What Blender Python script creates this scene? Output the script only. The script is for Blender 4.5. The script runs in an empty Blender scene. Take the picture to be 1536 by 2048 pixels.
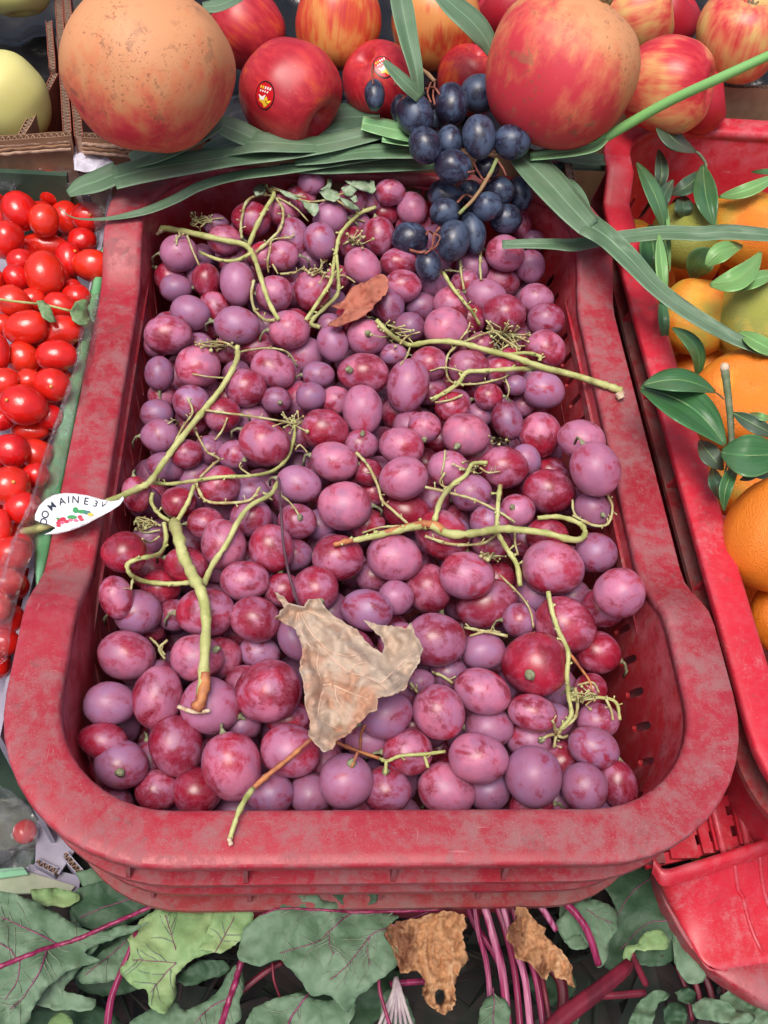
import bpy, bmesh, math, random
import numpy as np
from mathutils import Vector, Matrix, noise
from mathutils.geometry import delaunay_2d_cdt

random.seed(7)
scn = bpy.context.scene
col = scn.collection

# ---------------------------------------------------------------- camera
CAM = Vector((-0.0471, -0.1406, 0.7486))
YAW, PITCH, ROLL = 0.15239, 0.91885, 0.14450
FPX = 1990.0            # focal length in pixels of the 1536x2048 frame
fw = Vector((math.sin(YAW)*math.cos(PITCH), math.cos(YAW)*math.cos(PITCH), -math.sin(PITCH)))
rt0 = Vector((math.cos(YAW), -math.sin(YAW), 0.0))
up0 = rt0.cross(fw)
rt = rt0*math.cos(ROLL) + up0*math.sin(ROLL)
up = -rt0*math.sin(ROLL) + up0*math.cos(ROLL)
cd = bpy.data.cameras.new("camera")
cam = bpy.data.objects.new("camera", cd)
col.objects.link(cam)
cam.matrix_world = Matrix(((rt.x, up.x, -fw.x, CAM.x), (rt.y, up.y, -fw.y, CAM.y), (rt.z, up.z, -fw.z, CAM.z), (0, 0, 0, 1)))
cd.sensor_fit = 'VERTICAL'
cd.sensor_height = 36.0
cd.lens = FPX/2048*36.0
cd.clip_start = 0.02
cd.clip_end = 200.0
scn.camera = cam

# ---------------------------------------------------------------- sky, sun, exposure
SUN_EL, SUN_AZ = math.radians(72), math.radians(215)      # azimuth from +Y towards +X
w = bpy.data.worlds.new("World")
scn.world = w
w.use_nodes = True
nt = w.node_tree
nt.nodes.clear()
sky = nt.nodes.new('ShaderNodeTexSky')
sky.sky_type = 'NISHITA'
sky.sun_disc = False
sky.sun_elevation = SUN_EL
sky.sun_rotation = SUN_AZ
sky.air_density = 0.7
sky.dust_density = 6.0
sky.ozone_density = 0.6
bg = nt.nodes.new('ShaderNodeBackground')
bg.inputs['Strength'].default_value = 0.09
wo = nt.nodes.new('ShaderNodeOutputWorld')
nt.links.new(sky.outputs[0], bg.inputs[0])
nt.links.new(bg.outputs[0], wo.inputs[0])
sd = bpy.data.lights.new("sun", 'SUN')
sd.energy = 1.5
sd.angle = math.radians(30)
sd.color = (1.0, 0.96, 0.9)
sun = bpy.data.objects.new("sun", sd)
col.objects.link(sun)
sdir = Vector((math.sin(SUN_AZ)*math.cos(SUN_EL), math.cos(SUN_AZ)*math.cos(SUN_EL), math.sin(SUN_EL)))
sun.rotation_euler = (-sdir).to_track_quat('-Z', 'Y').to_euler()
scn.view_settings.view_transform = 'Standard'
scn.view_settings.look = 'None'
scn.view_settings.exposure = 0.72
scn.view_settings.gamma = 1.0
scn.render.engine = 'CYCLES'
scn.cycles.max_bounces = 8
scn.cycles.transparent_max_bounces = 12

# ---------------------------------------------------------------- helpers
def ray(px, py):
    return fw + rt*((px-768.0)/FPX) - up*((py-1024.0)/FPX)

def Pd(px, py, d):
    return CAM + ray(px, py)*d

def Pz(px, py, z):
    r = ray(px, py)
    return CAM + r*((z-CAM.z)/r.z)

def Dz(px, py, z):
    return (z-CAM.z)/ray(px, py).z

def tag(o, label=None, cat=None, group=None, kind=None):
    if label: o['label'] = label
    if cat: o['category'] = cat
    if group: o['group'] = group
    if kind: o['kind'] = kind
    return o

def empty(name, loc, label=None, cat=None, group=None):
    o = bpy.data.objects.new(name, None)
    o.empty_display_size = 0.01
    col.objects.link(o)
    o.location = loc
    return tag(o, label, cat, group)

def mkobj(name, mesh, mat, parent=None, smooth=True):
    """link a mesh (world coordinates) as one object, parented without moving"""
    if mat is not None and not mesh.materials:
        mesh.materials.append(mat)
    if smooth:
        mesh.polygons.foreach_set('use_smooth', [True]*len(mesh.polygons))
    o = bpy.data.objects.new(name, mesh)
    col.objects.link(o)
    if parent is not None:
        o.parent = parent
        o.matrix_parent_inverse = world_of(parent).inverted()
    return o

def world_of(o):
    m = o.matrix_parent_inverse @ o.matrix_basis if o.parent else o.matrix_basis.copy()
    if o.parent:
        m = world_of(o.parent) @ m
    return m

def mesh_from(name, verts, faces):
    me = bpy.data.meshes.new(name)
    me.from_pydata([tuple(v) for v in verts], [], faces)
    me.update()
    return me

def recenter(me):
    """shift a mesh so its origin lies at its own centre; returns the shift"""
    n = len(me.vertices)
    c = np.empty(n*3); me.vertices.foreach_get('co', c)
    c = c.reshape(-1, 3); m = (c.min(0)+c.max(0))/2
    me.vertices.foreach_set('co', (c-m).ravel())
    me.update()
    return Vector(m)

def putobj(name, me, mat, parent=None, smooth=True):
    """mesh in world coordinates -> object with its origin at its own centre"""
    s = recenter(me)
    o = mkobj(name, me, mat, None, smooth)
    o.location = s
    if parent is not None:
        o.parent = parent
        o.matrix_parent_inverse = world_of(parent).inverted()
    return o

def catmull(pts, n=6):
    """smooth a list of equal-length tuples"""
    P = [np.array(p, float) for p in pts]
    if len(P) < 3:
        out = [P[0] + (P[-1]-P[0])*t/n for t in range(n+1)]
        return out
    P = [2*P[0]-P[1]] + P + [2*P[-1]-P[-2]]
    out = []
    for i in range(1, len(P)-2):
        a, b, c, d = P[i-1], P[i], P[i+1], P[i+2]
        for k in range(n):
            t = k/n
            out.append(0.5*((2*b)+(-a+c)*t+(2*a-5*b+4*c-d)*t*t+(-a+3*b-3*c+d)*t**3))
    out.append(P[-2])
    return out

def tube_geo(pts, radii, sides=8, rough=0.0, seed=0, ribs=0, ribamp=0.0):
    """verts, faces of a tapered tube along world points"""
    V, F = [], []
    n = len(pts)
    prev = None
    for i, p in enumerate(pts):
        p = Vector(p)
        t = (Vector(pts[min(i+1, n-1)])-Vector(pts[max(i-1, 0)]))
        t = t.normalized() if t.length > 1e-9 else Vector((0, 0, 1))
        if prev is None:
            a = t.orthogonal().normalized()
        else:
            a = (prev - t*prev.dot(t))
            a = a.normalized() if a.length > 1e-6 else t.orthogonal().normalized()
        prev = a
        b = t.cross(a)
        for k in range(sides):
            an = 2*math.pi*k/sides
            rr = radii[i]*(1+ribamp*math.cos(ribs*an+0.2*math.sin(i*0.3)))
            if rough:
                rr *= 1+rough*noise.noise(Vector((p.x*350+k*0.9, p.y*350+seed, p.z*350)))
            V.append(p+(a*math.cos(an)+b*math.sin(an))*rr)
    for i in range(n-1):
        for k in range(sides):
            k2 = (k+1) % sides
            F.append((i*sides+k, i*sides+k2, (i+1)*sides+k2, (i+1)*sides+k))
    F.append(tuple(range(sides-1, -1, -1)))
    F.append(tuple((n-1)*sides+k for k in range(sides)))
    return V, F

def join_geo(parts):
    V, F = [], []
    for v, f in parts:
        o = len(V)
        V += list(v)
        F += [tuple(i+o for i in q) for q in f]
    return V, F

def box_geo(x0, x1, y0, y1, z0, z1):
    V = [Vector((x, y, z)) for z in (z0, z1) for y in (y0, y1) for x in (x0, x1)]
    F = [(0, 2, 3, 1), (4, 5, 7, 6), (0, 1, 5, 4), (2, 6, 7, 3), (0, 4, 6, 2), (1, 3, 7, 5)]
    return V, F

def ico_geo(c, r, sub=1):
    bm = bmesh.new()
    bmesh.ops.create_icosphere(bm, subdivisions=sub, radius=r)
    V = [v.co+Vector(c) for v in bm.verts]
    F = [tuple(v.index for v in f.verts) for f in bm.faces]
    bm.free()
    return V, F

# ---------------------------------------------------------------- materials
def new_mat(name):
    m = bpy.data.materials.new(name)
    m.use_nodes = True
    t = m.node_tree
    for n in list(t.nodes):
        if n.type != 'OUTPUT_MATERIAL' and n.type != 'BSDF_PRINCIPLED':
            t.nodes.remove(n)
    return m, t, t.nodes['Principled BSDF']

class NT:
    def __init__(s, t): s.t = t
    def n(s, typ, **kw):
        nd = s.t.nodes.new(typ)
        for k, v in kw.items(): setattr(nd, k, v)
        return nd
    def l(s, a, b): s.t.links.new(a, b)
    def coords(s, scale=(1, 1, 1), rnd=True):
        tc = s.n('ShaderNodeTexCoord')
        mp = s.n('ShaderNodeMapping')
        mp.inputs['Scale'].default_value = scale
        s.l(tc.outputs['Object'], mp.inputs['Vector'])
        if rnd:
            oi = s.n('ShaderNodeObjectInfo')
            mu = s.n('ShaderNodeMath', operation='MULTIPLY'); mu.inputs[1].default_value = 37.0
            s.l(oi.outputs['Random'], mu.inputs[0])
            cx = s.n('ShaderNodeCombineXYZ')
            for i in range(3): s.l(mu.outputs[0], cx.inputs[i])
            s.l(cx.outputs[0], mp.inputs['Location'])
        return mp.outputs[0]
    def noise(s, vec, scale, detail=3, rough=0.55, dist=0.0):
        nd = s.n('ShaderNodeTexNoise')
        nd.inputs['Scale'].default_value = scale
        nd.inputs['Detail'].default_value = detail
        nd.inputs['Roughness'].default_value = rough
        nd.inputs['Distortion'].default_value = dist
        s.l(vec, nd.inputs['Vector'])
        return nd.outputs['Fac']
    def ramp(s, fac, a, b, va=0.0, vb=1.0):
        nd = s.n('ShaderNodeMapRange')
        nd.interpolation_type = 'SMOOTHSTEP'
        nd.inputs['From Min'].default_value = a
        nd.inputs['From Max'].default_value = b
        nd.inputs['To Min'].default_value = va
        nd.inputs['To Max'].default_value = vb
        s.l(fac, nd.inputs['Value'])
        return nd.outputs[0]
    def mix(s, fac, a, b):
        nd = s.n('ShaderNodeMix', data_type='RGBA')
        for src, sock in ((fac, nd.inputs[0]), (a, nd.inputs[6]), (b, nd.inputs[7])):
            if isinstance(src, (int, float)): sock.default_value = src
            elif isinstance(src, tuple): sock.default_value = (*src, 1)
            else: s.l(src, sock)
        return nd.outputs[2]
    def math(s, op, a, b=None):
        nd = s.n('ShaderNodeMath', operation=op)
        for i, v in enumerate((a, b)):
            if v is None: continue
            if isinstance(v, (int, float)): nd.inputs[i].default_value = v
            else: s.l(v, nd.inputs[i])
        return nd.outputs[0]
    def bump(s, h, strength, dist, bsdf):
        nd = s.n('ShaderNodeBump')
        nd.inputs['Strength'].default_value = strength
        nd.inputs['Distance'].default_value = dist
        s.l(h, nd.inputs['Height'])
        s.l(nd.outputs[0], bsdf.inputs['Normal'])
        return nd

def simple(name, c, rough=0.6, c2=None, scale=60, bump=0.0, bdist=0.001, stretch=(1, 1, 1), rnd=True, spec=0.5, lo=0.4, hi=0.62, sss=0.0):
    m, t, b = new_mat(name)
    q = NT(t)
    v = q.coords(stretch, rnd)
    f = q.noise(v, scale, 5)
    if c2 is not None:
        q.l(q.mix(q.ramp(f, lo, hi), c, c2), b.inputs['Base Color'])
    else:
        b.inputs['Base Color'].default_value = (*c, 1)
    b.inputs['Roughness'].default_value = rough
    b.inputs['Specular IOR Level'].default_value = spec
    if sss:
        b.inputs['Subsurface Weight'].default_value = sss
        b.inputs['Subsurface Radius'].default_value = (0.01, 0.003, 0.003)
        b.inputs['Subsurface Scale'].default_value = 0.6
    if bump:
        q.bump(q.noise(v, scale*3, 4), bump, bdist, b)
    return m

def plastic(name, base, dark, dust, amount):
    """moulded plastic: thin uneven dust, fine scratches along and across, pale scuffs"""
    m, t, b = new_mat(name)
    q = NT(t)
    v = q.coords((1, 1, 1), False)
    big = q.noise(v, 22, 6, 0.72, 0.6)
    fine = q.noise(v, 130, 6, 0.75)
    grain = q.noise(v, 1300, 2, 0.6)
    c = q.mix(q.ramp(q.noise(v, 9, 4), 0.35, 0.7), base, dark)
    s = q.math('ADD', q.math('MULTIPLY', big, 0.50), q.math('ADD', q.math('MULTIPLY', fine, 0.34), q.math('MULTIPLY', grain, 0.16)))
    d = q.math('MULTIPLY', q.ramp(s, 0.53-amount*0.11, 0.68-amount*0.09), 0.40+0.34*amount)
    film = q.math('MULTIPLY', q.ramp(fine, 0.35, 0.75), 0.05+0.25*amount)
    dd = q.math('MAXIMUM', d, film)
    c = q.mix(dd, c, dust)
    grime = q.math('MULTIPLY', q.ramp(q.noise(v, 48, 5, 0.8, 1.2), 0.57, 0.70), 0.5)
    c = q.mix(grime, c, (0.13, 0.07, 0.07))
    for (st, sc_, amt) in (((1, 14, 3), 46, 0.30), ((14, 1, 3), 52, 0.26), ((6, 5, 1), 90, 0.15)):
        vs = q.coords(st, False)
        sc = q.ramp(q.noise(vs, sc_, 3, 0.75, 0.4), 0.66, 0.72)
        c = q.mix(q.math('MULTIPLY', sc, amt), c, (0.62, 0.26, 0.28))
    sp = q.math('MULTIPLY', q.ramp(grain, 0.68, 0.73), 0.45)
    c = q.mix(sp, c, (0.50, 0.33, 0.33))
    # rubbed, paler edges
    ge = q.n('ShaderNodeNewGeometry')
    wear = q.math('MULTIPLY', q.ramp(ge.outputs['Pointiness'], 0.515, 0.57), q.ramp(q.noise(v, 70, 4, 0.7), 0.35, 0.65))
    c = q.mix(q.math('MULTIPLY', wear, 0.45), c, (0.58, 0.15, 0.19))
    q.l(c, b.inputs['Base Color'])
    q.l(q.ramp(dd, 0, 0.6, 0.40, 0.72), b.inputs['Roughness'])
    q.bump(q.math('ADD', fine, q.math('MULTIPLY', grain, 0.5)), 0.22, 0.0006, b)
    return m

M = {}
M['crate'] = plastic('worn_red_plastic', (0.40, 0.012, 0.022), (0.31, 0.010, 0.016), (0.26, 0.12, 0.12), 0.45)
M['crate_rim'] = plastic('dusty_red_plastic', (0.37, 0.014, 0.034), (0.28, 0.010, 0.022), (0.26, 0.14, 0.145), 0.85)
M['crate2'] = plastic('bright_red_plastic', (0.58, 0.014, 0.036), (0.50, 0.012, 0.028), (0.48, 0.19, 0.21), 0.42)
M['crate_dust'] = plastic('very_dusty_red_plastic', (0.30, 0.02, 0.028), (0.24, 0.015, 0.02), (0.22, 0.13, 0.12), 1.0)

def grape_mat(name, skin, skin_dark, bloomA, bloomB, cover=0.42, black=False):
    m, t, b = new_mat(name)
    q = NT(t)
    v = q.coords((1, 1, 1))
    oi = q.n('ShaderNodeObjectInfo')
    sep = q.n('ShaderNodeSeparateColor')
    q.l(oi.outputs['Color'], sep.inputs[0])
    violet, amount, dark = sep.outputs[0], sep.outputs[1], sep.outputs[2]
    patch = q.noise(v, 1.1, 4, 0.62, 0.5)
    spk = q.noise(v, 22, 4, 0.75)
    mid = q.noise(v, 4.2, 5, 0.7, 0.4)
    s = q.math('ADD', q.math('MULTIPLY', patch, 0.62), q.math('ADD', q.math('MULTIPLY', spk, 0.14), q.math('MULTIPLY', mid, 0.24)))
    s = q.math('ADD', s, q.math('MULTIPLY', q.math('SUBTRACT', amount, 0.5), 0.20))
    hard = q.ramp(s, cover-0.01, cover+0.07)
    soft = q.ramp(s, cover-0.12, cover+0.16)
    mask = q.math('ADD', q.math('MULTIPLY', hard, 0.42), q.math('MULTIPLY', soft, 0.58))
    sk = q.mix(dark, skin, skin_dark)
    sk = q.mix(q.ramp(q.noise(v, 0.9, 3), 0.40, 0.62), sk, tuple(x*0.55 for x in skin)) if not black else sk
    bl = q.mix(violet, bloomA, bloomB)
    bl = q.mix(q.ramp(q.noise(v, 1.4, 4), 0.35, 0.65), bl, tuple((x+y)*0.5*0.85 for x, y in zip(bloomA, bloomB)))
    bl = q.mix(q.math('MULTIPLY', dark, 0.5), bl, skin_dark)
    c = q.mix(q.math('MULTIPLY', mask, 0.88), sk, bl)
    sp = q.ramp(spk, 0.60, 0.70)
    c = q.mix(q.math('MULTIPLY', sp, 0.45), c, skin_dark)
    sp2 = q.ramp(q.noise(v, 9, 2), 0.74, 0.79)
    c = q.mix(q.math('MULTIPLY', sp2, 0.5), c, (0.36, 0.25, 0.16) if not black else (0.12, 0.08, 0.06))
    q.l(c, b.inputs['Base Color'])
    q.l(q.ramp(mask, 0, 1, 0.27 if not black else 0.25, 0.46), b.inputs['Roughness'])
    b.inputs['Subsurface Weight'].default_value = 0.0 if black else 0.30
    b.inputs['Subsurface Radius'].default_value = (0.008, 0.002, 0.003)
    b.inputs['Subsurface Scale'].default_value = 0.5
    b.inputs['Coat Weight'].default_value = 0.10
    b.inputs['Coat Roughness'].default_value = 0.25
    q.bump(spk, 0.05, 0.02, b)
    return m
M['grape'] = grape_mat('red_grape_skin', (0.38, 0.014, 0.040), (0.080, 0.010, 0.035), (0.62, 0.20, 0.32), (0.34, 0.205, 0.39), 0.455)
M['blackgrape'] = grape_mat('black_grape_skin', (0.016, 0.012, 0.03), (0.012, 0.01, 0.02), (0.065, 0.10, 0.18), (0.095, 0.14, 0.235), 0.495, True)
M['rachis'] = simple('green_grape_stem', (0.50, 0.51, 0.21), 0.55, (0.33, 0.36, 0.11), 110, 0.4, 0.0008, lo=0.35, hi=0.7)
M['twig'] = simple('thin_olive_stem', (0.48, 0.48, 0.23), 0.6, (0.36, 0.28, 0.12), 160, 0.4, 0.0006)
M['brownstem'] = simple('dry_brown_stem', (0.34, 0.19, 0.10), 0.65, (0.22, 0.30, 0.10), 60, 0.4, 0.0006)
M['rednub'] = simple('reddish_brown_stem', (0.32, 0.10, 0.06), 0.6, (0.20, 0.07, 0.05), 200, 0.3, 0.0005)
M['cut'] = simple('pale_cut_stem', (0.62, 0.50, 0.36), 0.8, (0.45, 0.28, 0.16), 300, 0.5, 0.0005)
M['burnt'] = simple('orange_browned_stem', (0.50, 0.20, 0.07), 0.6, (0.33, 0.10, 0.05), 120, 0.4, 0.0006)
M['pedicel'] = simple('grey_green_pedicel', (0.27, 0.30, 0.17), 0.75, (0.18, 0.18, 0.10), 400, 0.5, 0.0005)
# ---------------------------------------------------------------- ground
gm = simple('dark_ground', (0.03, 0.028, 0.026), 0.9, (0.05, 0.045, 0.04), 8, 0.4, 0.004, rnd=False)
g = mkobj('ground', mesh_from('ground', [(-60, -60, 0), (60, -60, 0), (60, 60, 0), (-60, 60, 0)], [(0, 1, 2, 3)]), gm)
tag(g, kind='structure')

# ---------------------------------------------------------------- crates
def rrect(x0, x1, y0, y1, d, r, nc=12, ns=36):
    """rounded rectangle inset by d; always the same number of points"""
    x0 += d; x1 -= d; y0 += d; y1 -= d
    rr = max(r-d, 0.012)
    P = []
    cs = [(x1-rr, y0+rr, -90), (x1-rr, y1-rr, 0), (x0+rr, y1-rr, 90), (x0+rr, y0+rr, 180)]
    for i, (cx, cy, a0) in enumerate(cs):
        for k in range(nc):
            a = math.radians(a0+90*k/(nc-1))
            P.append((cx+rr*math.cos(a), cy+rr*math.sin(a)))
        nx, ny, na = cs[(i+1) % 4]
        a = math.radians(a0+90)
        e0 = (cx+rr*math.cos(a), cy+rr*math.sin(a))
        a = math.radians(na)
        e1 = (nx+rr*math.cos(a), ny+rr*math.sin(a))
        for k in range(1, ns):
            t = k/ns
            P.append((e0[0]+(e1[0]-e0[0])*t, e0[1]+(e1[1]-e0[1])*t))
    return P

def sstep(a, b, t):
    t = min(1, max(0, (t-a)/(b-a)))
    return t*t*(3-2*t)

class Crate:
    def __init__(s, x0, x1, y0, y1, zt, yk, r=0.085, dip=0.023, rimw=0.0265):
        s.b = (x0, x1, y0, y1); s.zt = zt; s.yk = yk; s.r = r; s.dip = dip; s.rimw = rimw
    def ring(s, d, dz, dipf=1.0):
        x0, x1, y0, y1 = s.b
        out = []
        for (x, y) in rrect(x0, x1, y0, y1, d, s.r):
            a, b, c, e = s.yk
            k = sstep(a, b, y)*(1-sstep(c, e, y))
            out.append(Vector((x, y, s.zt+dz-s.dip*k*dipf)))
        return out
    def loft(s, prof, closed=False):
        rings = [s.ring(*p) for p in prof]
        n = len(rings[0]); V = [v for rg in rings for v in rg]; F = []
        m = len(rings)
        for i in range(m if closed else m-1):
            j = (i+1) % m
            for k in range(n):
                k2 = (k+1) % n
                F.append((i*n+k, i*n+k2, j*n+k2, j*n+k))
        return V, F

def slot_geo(c, t, nrm, zc, L, H, slant, depth=0.03):
    """rounded, slanted slot cutter: c centre, t along the wall, nrm through it"""
    V, F = [], []
    n = 12
    ring = []
    for k in range(n):
        a = 2*math.pi*k/n
        u, v = math.cos(a), math.sin(a)
        u = math.copysign(abs(u)**0.6, u)*L/2
        v = math.copysign(abs(v)**0.6, v)*H/2
        ring.append((u + v*slant, v))
    for s_ in (-1, 1):
        for (u, v) in ring:
            V.append(Vector((c[0], c[1], zc)) + Vector((t[0], t[1], 0))*u + Vector((0, 0, v)) + Vector((nrm[0], nrm[1], 0))*depth*s_)
    F.append(tuple(range(n-1, -1, -1)))
    F.append(tuple(range(n, 2*n)))
    for k in range(n):
        k2 = (k+1) % n
        F.append((k, k2, n+k2, n+k))
    return V, F

def build_crate(name, C, label, mrim, mwall, mledge, ledges, slots, gus_s, bottom=-0.25, lower_ledge=None):
    x0, x1, y0, y1 = C.b
    root = empty(name, ((x0+x1)/2, (y0+y1)/2, C.zt+bottom-0.004), label, 'crate')
    w_ = C.rimw
    rim = C.loft([(0.0018, -0.0065), (0.0002, -0.0065), (0.0, -0.0058), (0.0, -0.0022), (0.0004, -0.0010), (0.0014, -0.0003), (0.006, 0.0002), (w_-0.004, 0.0), (w_-0.0016, -0.0006), (w_-0.0004, -0.0022), (w_, -0.0075), (w_-0.0025, -0.0080), (w_-0.0035, -0.0030), (0.0035, -0.0025), (0.0018, -0.0035)], True)
    o = putobj('rim', mesh_from('rim', *rim), mrim, root)
    # wall: a closed sheet of 2.4 mm, slots cut through
    th = 0.0024
    wall = C.loft([(w_-0.0012, -0.0060), (w_+0.003, -0.045, 0.7), (w_+0.007, -0.10, 0.3), (w_+0.013, bottom, 0), (w_+0.013-th, bottom, 0), (w_+0.007-th, -0.10, 0.3), (w_+0.003-th, -0.045, 0.7), (w_-0.0012-th, -0.0060)], True)
    wo_ = putobj('wall', mesh_from('wall', *wall), mwall, root, smooth=False)
    parts = [slot_geo(*s_) for s_ in slots]
    if parts:
        V, F = join_geo(parts)
        cm = mesh_from('cutter', V, F)
        bm = bmesh.new(); bm.from_mesh(cm); bmesh.ops.recalc_face_normals(bm, faces=bm.faces); bm.to_mesh(cm); bm.free()
        co = bpy.data.objects.new('cutter', cm); col.objects.link(co)
        bm = bmesh.new(); bm.from_mesh(wo_.data); bmesh.ops.recalc_face_normals(bm, faces=bm.faces); bm.to_mesh(wo_.data); bm.free()
        md = wo_.modifiers.new('b', 'BOOLEAN'); md.operation = 'DIFFERENCE'; md.solver = 'EXACT'; md.object = co
        bpy.context.view_layer.update()
        dg = bpy.context.evaluated_depsgraph_get()
        nm = bpy.data.meshes.new_from_object(wo_.evaluated_get(dg))
        wo_.modifiers.clear(); wo_.data = nm
        bpy.data.objects.remove(co, do_unlink=True)
    try:
        wo_.data.set_sharp_from_angle(angle=math.radians(35))
        wo_.data.polygons.foreach_set('use_smooth', [True]*len(wo_.data.polygons))
    except Exception:
        pass
    # floor
    rg = C.ring(w_+0.013, bottom, 0)
    n = len(rg)
    me = mesh_from('floor', rg + [v-Vector((0, 0, 0.003)) for v in rg], [tuple(range(n)), tuple(range(2*n-1, n-1, -1))]+[(k, n+k, n+(k+1) % n, (k+1) % n) for k in range(n)])
    putobj('floor', me, mledge, root, smooth=False)
    for (dz, i0, thk) in ledges:
        wi = w_-0.0006+(0.003*min(1, -dz/0.045) if dz > -0.045 else 0.003+0.004*(-dz-0.045)/0.055)
        led = C.loft([(i0, dz, 0), (i0, dz-0.004, 0), (i0+0.002, dz-0.007, 0), (i0+0.003, dz-thk, 0), (wi, dz-thk, 0), (wi, dz, 0)], True)
        putobj('ledge', mesh_from('ledge', *led), mrim if len(ledges) > 1 and dz > -0.1 else mledge, root, smooth=False)
    # gussets between rim and ledge, and between ledges
    ro, ri = C.ring(0.002, 0, 0), C.ring(w_-0.0015, 0, 0)
    rt_ = C.ring(0, 0, 1)
    first = None
    ro2 = C.ring(ledges[-1][1]+0.003, 0, 0)
    for gi in gus_s:
        a, b = ro[gi % n], ri[gi % n]
        d = (b-a).normalized(); t = Vector((-d.y, d.x, 0))*0.0011
        zr = rt_[gi % n].z-0.006
        levels = [(zr, C.zt+ledges[0][0])] if True else []
        for q1, q2 in zip(ledges, ledges[1:]):
            levels.append((C.zt+q1[0]-0.0005, C.zt+q2[0]))
        for li, (za, zb) in enumerate(levels):
            if li: a = ro2[gi % n]
            pr = [Vector((b.x, b.y, za)), Vector(((a*0.55+b*0.45).x, (a*0.55+b*0.45).y, za)), Vector(((a*0.9+b*0.1).x, (a*0.9+b*0.1).y, zb)), Vector((b.x, b.y, zb))]
            V = [p+t for p in pr]+[p-t for p in pr]
            F = [(0, 1, 2, 3), (7, 6, 5, 4)]+[(k, 4+k, 4+(k+1) % 4, (k+1) % 4) for k in range(4)]
            putobj('gusset', mesh_from('gusset', V, F), mrim, root, smooth=False)
    return root

def wall_slots(C, zrel, step, L, H, slant, s0=0, s1=None, skip=()):
    """a row of slanted slots round the wall"""
    w_ = C.rimw
    rg = C.ring(w_+0.004, 0, 0); n = len(rg); out = []
    acc = 0; nxt = step*0.5
    for k in range(n):
        a, b = rg[k], rg[(k+1) % n]
        l = (b-a).length
        while acc+l > nxt:
            p = a.lerp(b, (nxt-acc)/l)
            t = (b-a).normalized(); nr = Vector((t.y, -t.x, 0))
            if not any(f(p) for f in skip):
                out.append(((p.x, p.y), (t.x, t.y), (nr.x, nr.y), C.zt+zrel, L, H, slant, 0.008))
            nxt += step
        acc += l
    return out

C1 = Crate(-0.1825, 0.1825, 0.0, 0.545, 0.300, (0.128, 0.176, 0.398, 0.450))
sk = [lambda p: p.y > 0.50 or p.y < 0.03]
slots1 = wall_slots(C1, -0.058, 0.021, 0.0052, 0.024, -0.35, skip=sk)
slots1.append(((0.0, 0.5185), (1, 0), (0, 1), 0.283, 0.115, 0.017, 0.0, 0.012))
n_ring = 4*(12+35)
crate1 = build_crate('fruit_crate', C1, 'dusty dark red plastic crate in the middle, full of red grapes', M['crate_rim'], M['crate'], M['crate_dust'],
                     [(-0.040, 0.004, 0.009), (-0.082, 0.012, 0.005), (-0.112, 0.012, 0.009)], slots1, [6, 43, 55, 67, 90, 105, 118, 132, 150, 158, 171, 181], bottom=-0.25)
C2 = Crate(0.197, 0.562, 0.005, 0.630, 0.300, (-0.3, -0.2, 0.532, 0.549), r=0.07, rimw=0.0225)
slots2 = wall_slots(C2, -0.075, 0.021, 0.0052, 0.024, -0.35, skip=[lambda p: p.x > 0.3])
crate2 = build_crate('fruit_crate', C2, 'bright red plastic crate at the right, full of clementines with leaves', M['crate2'], M['crate2'], M['crate_dust'],
                     [(-0.052, 0.003, 0.009)], slots2, [97, 103, 109, 115, 121, 127, 133, 139, 150], bottom=-0.25)
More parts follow.
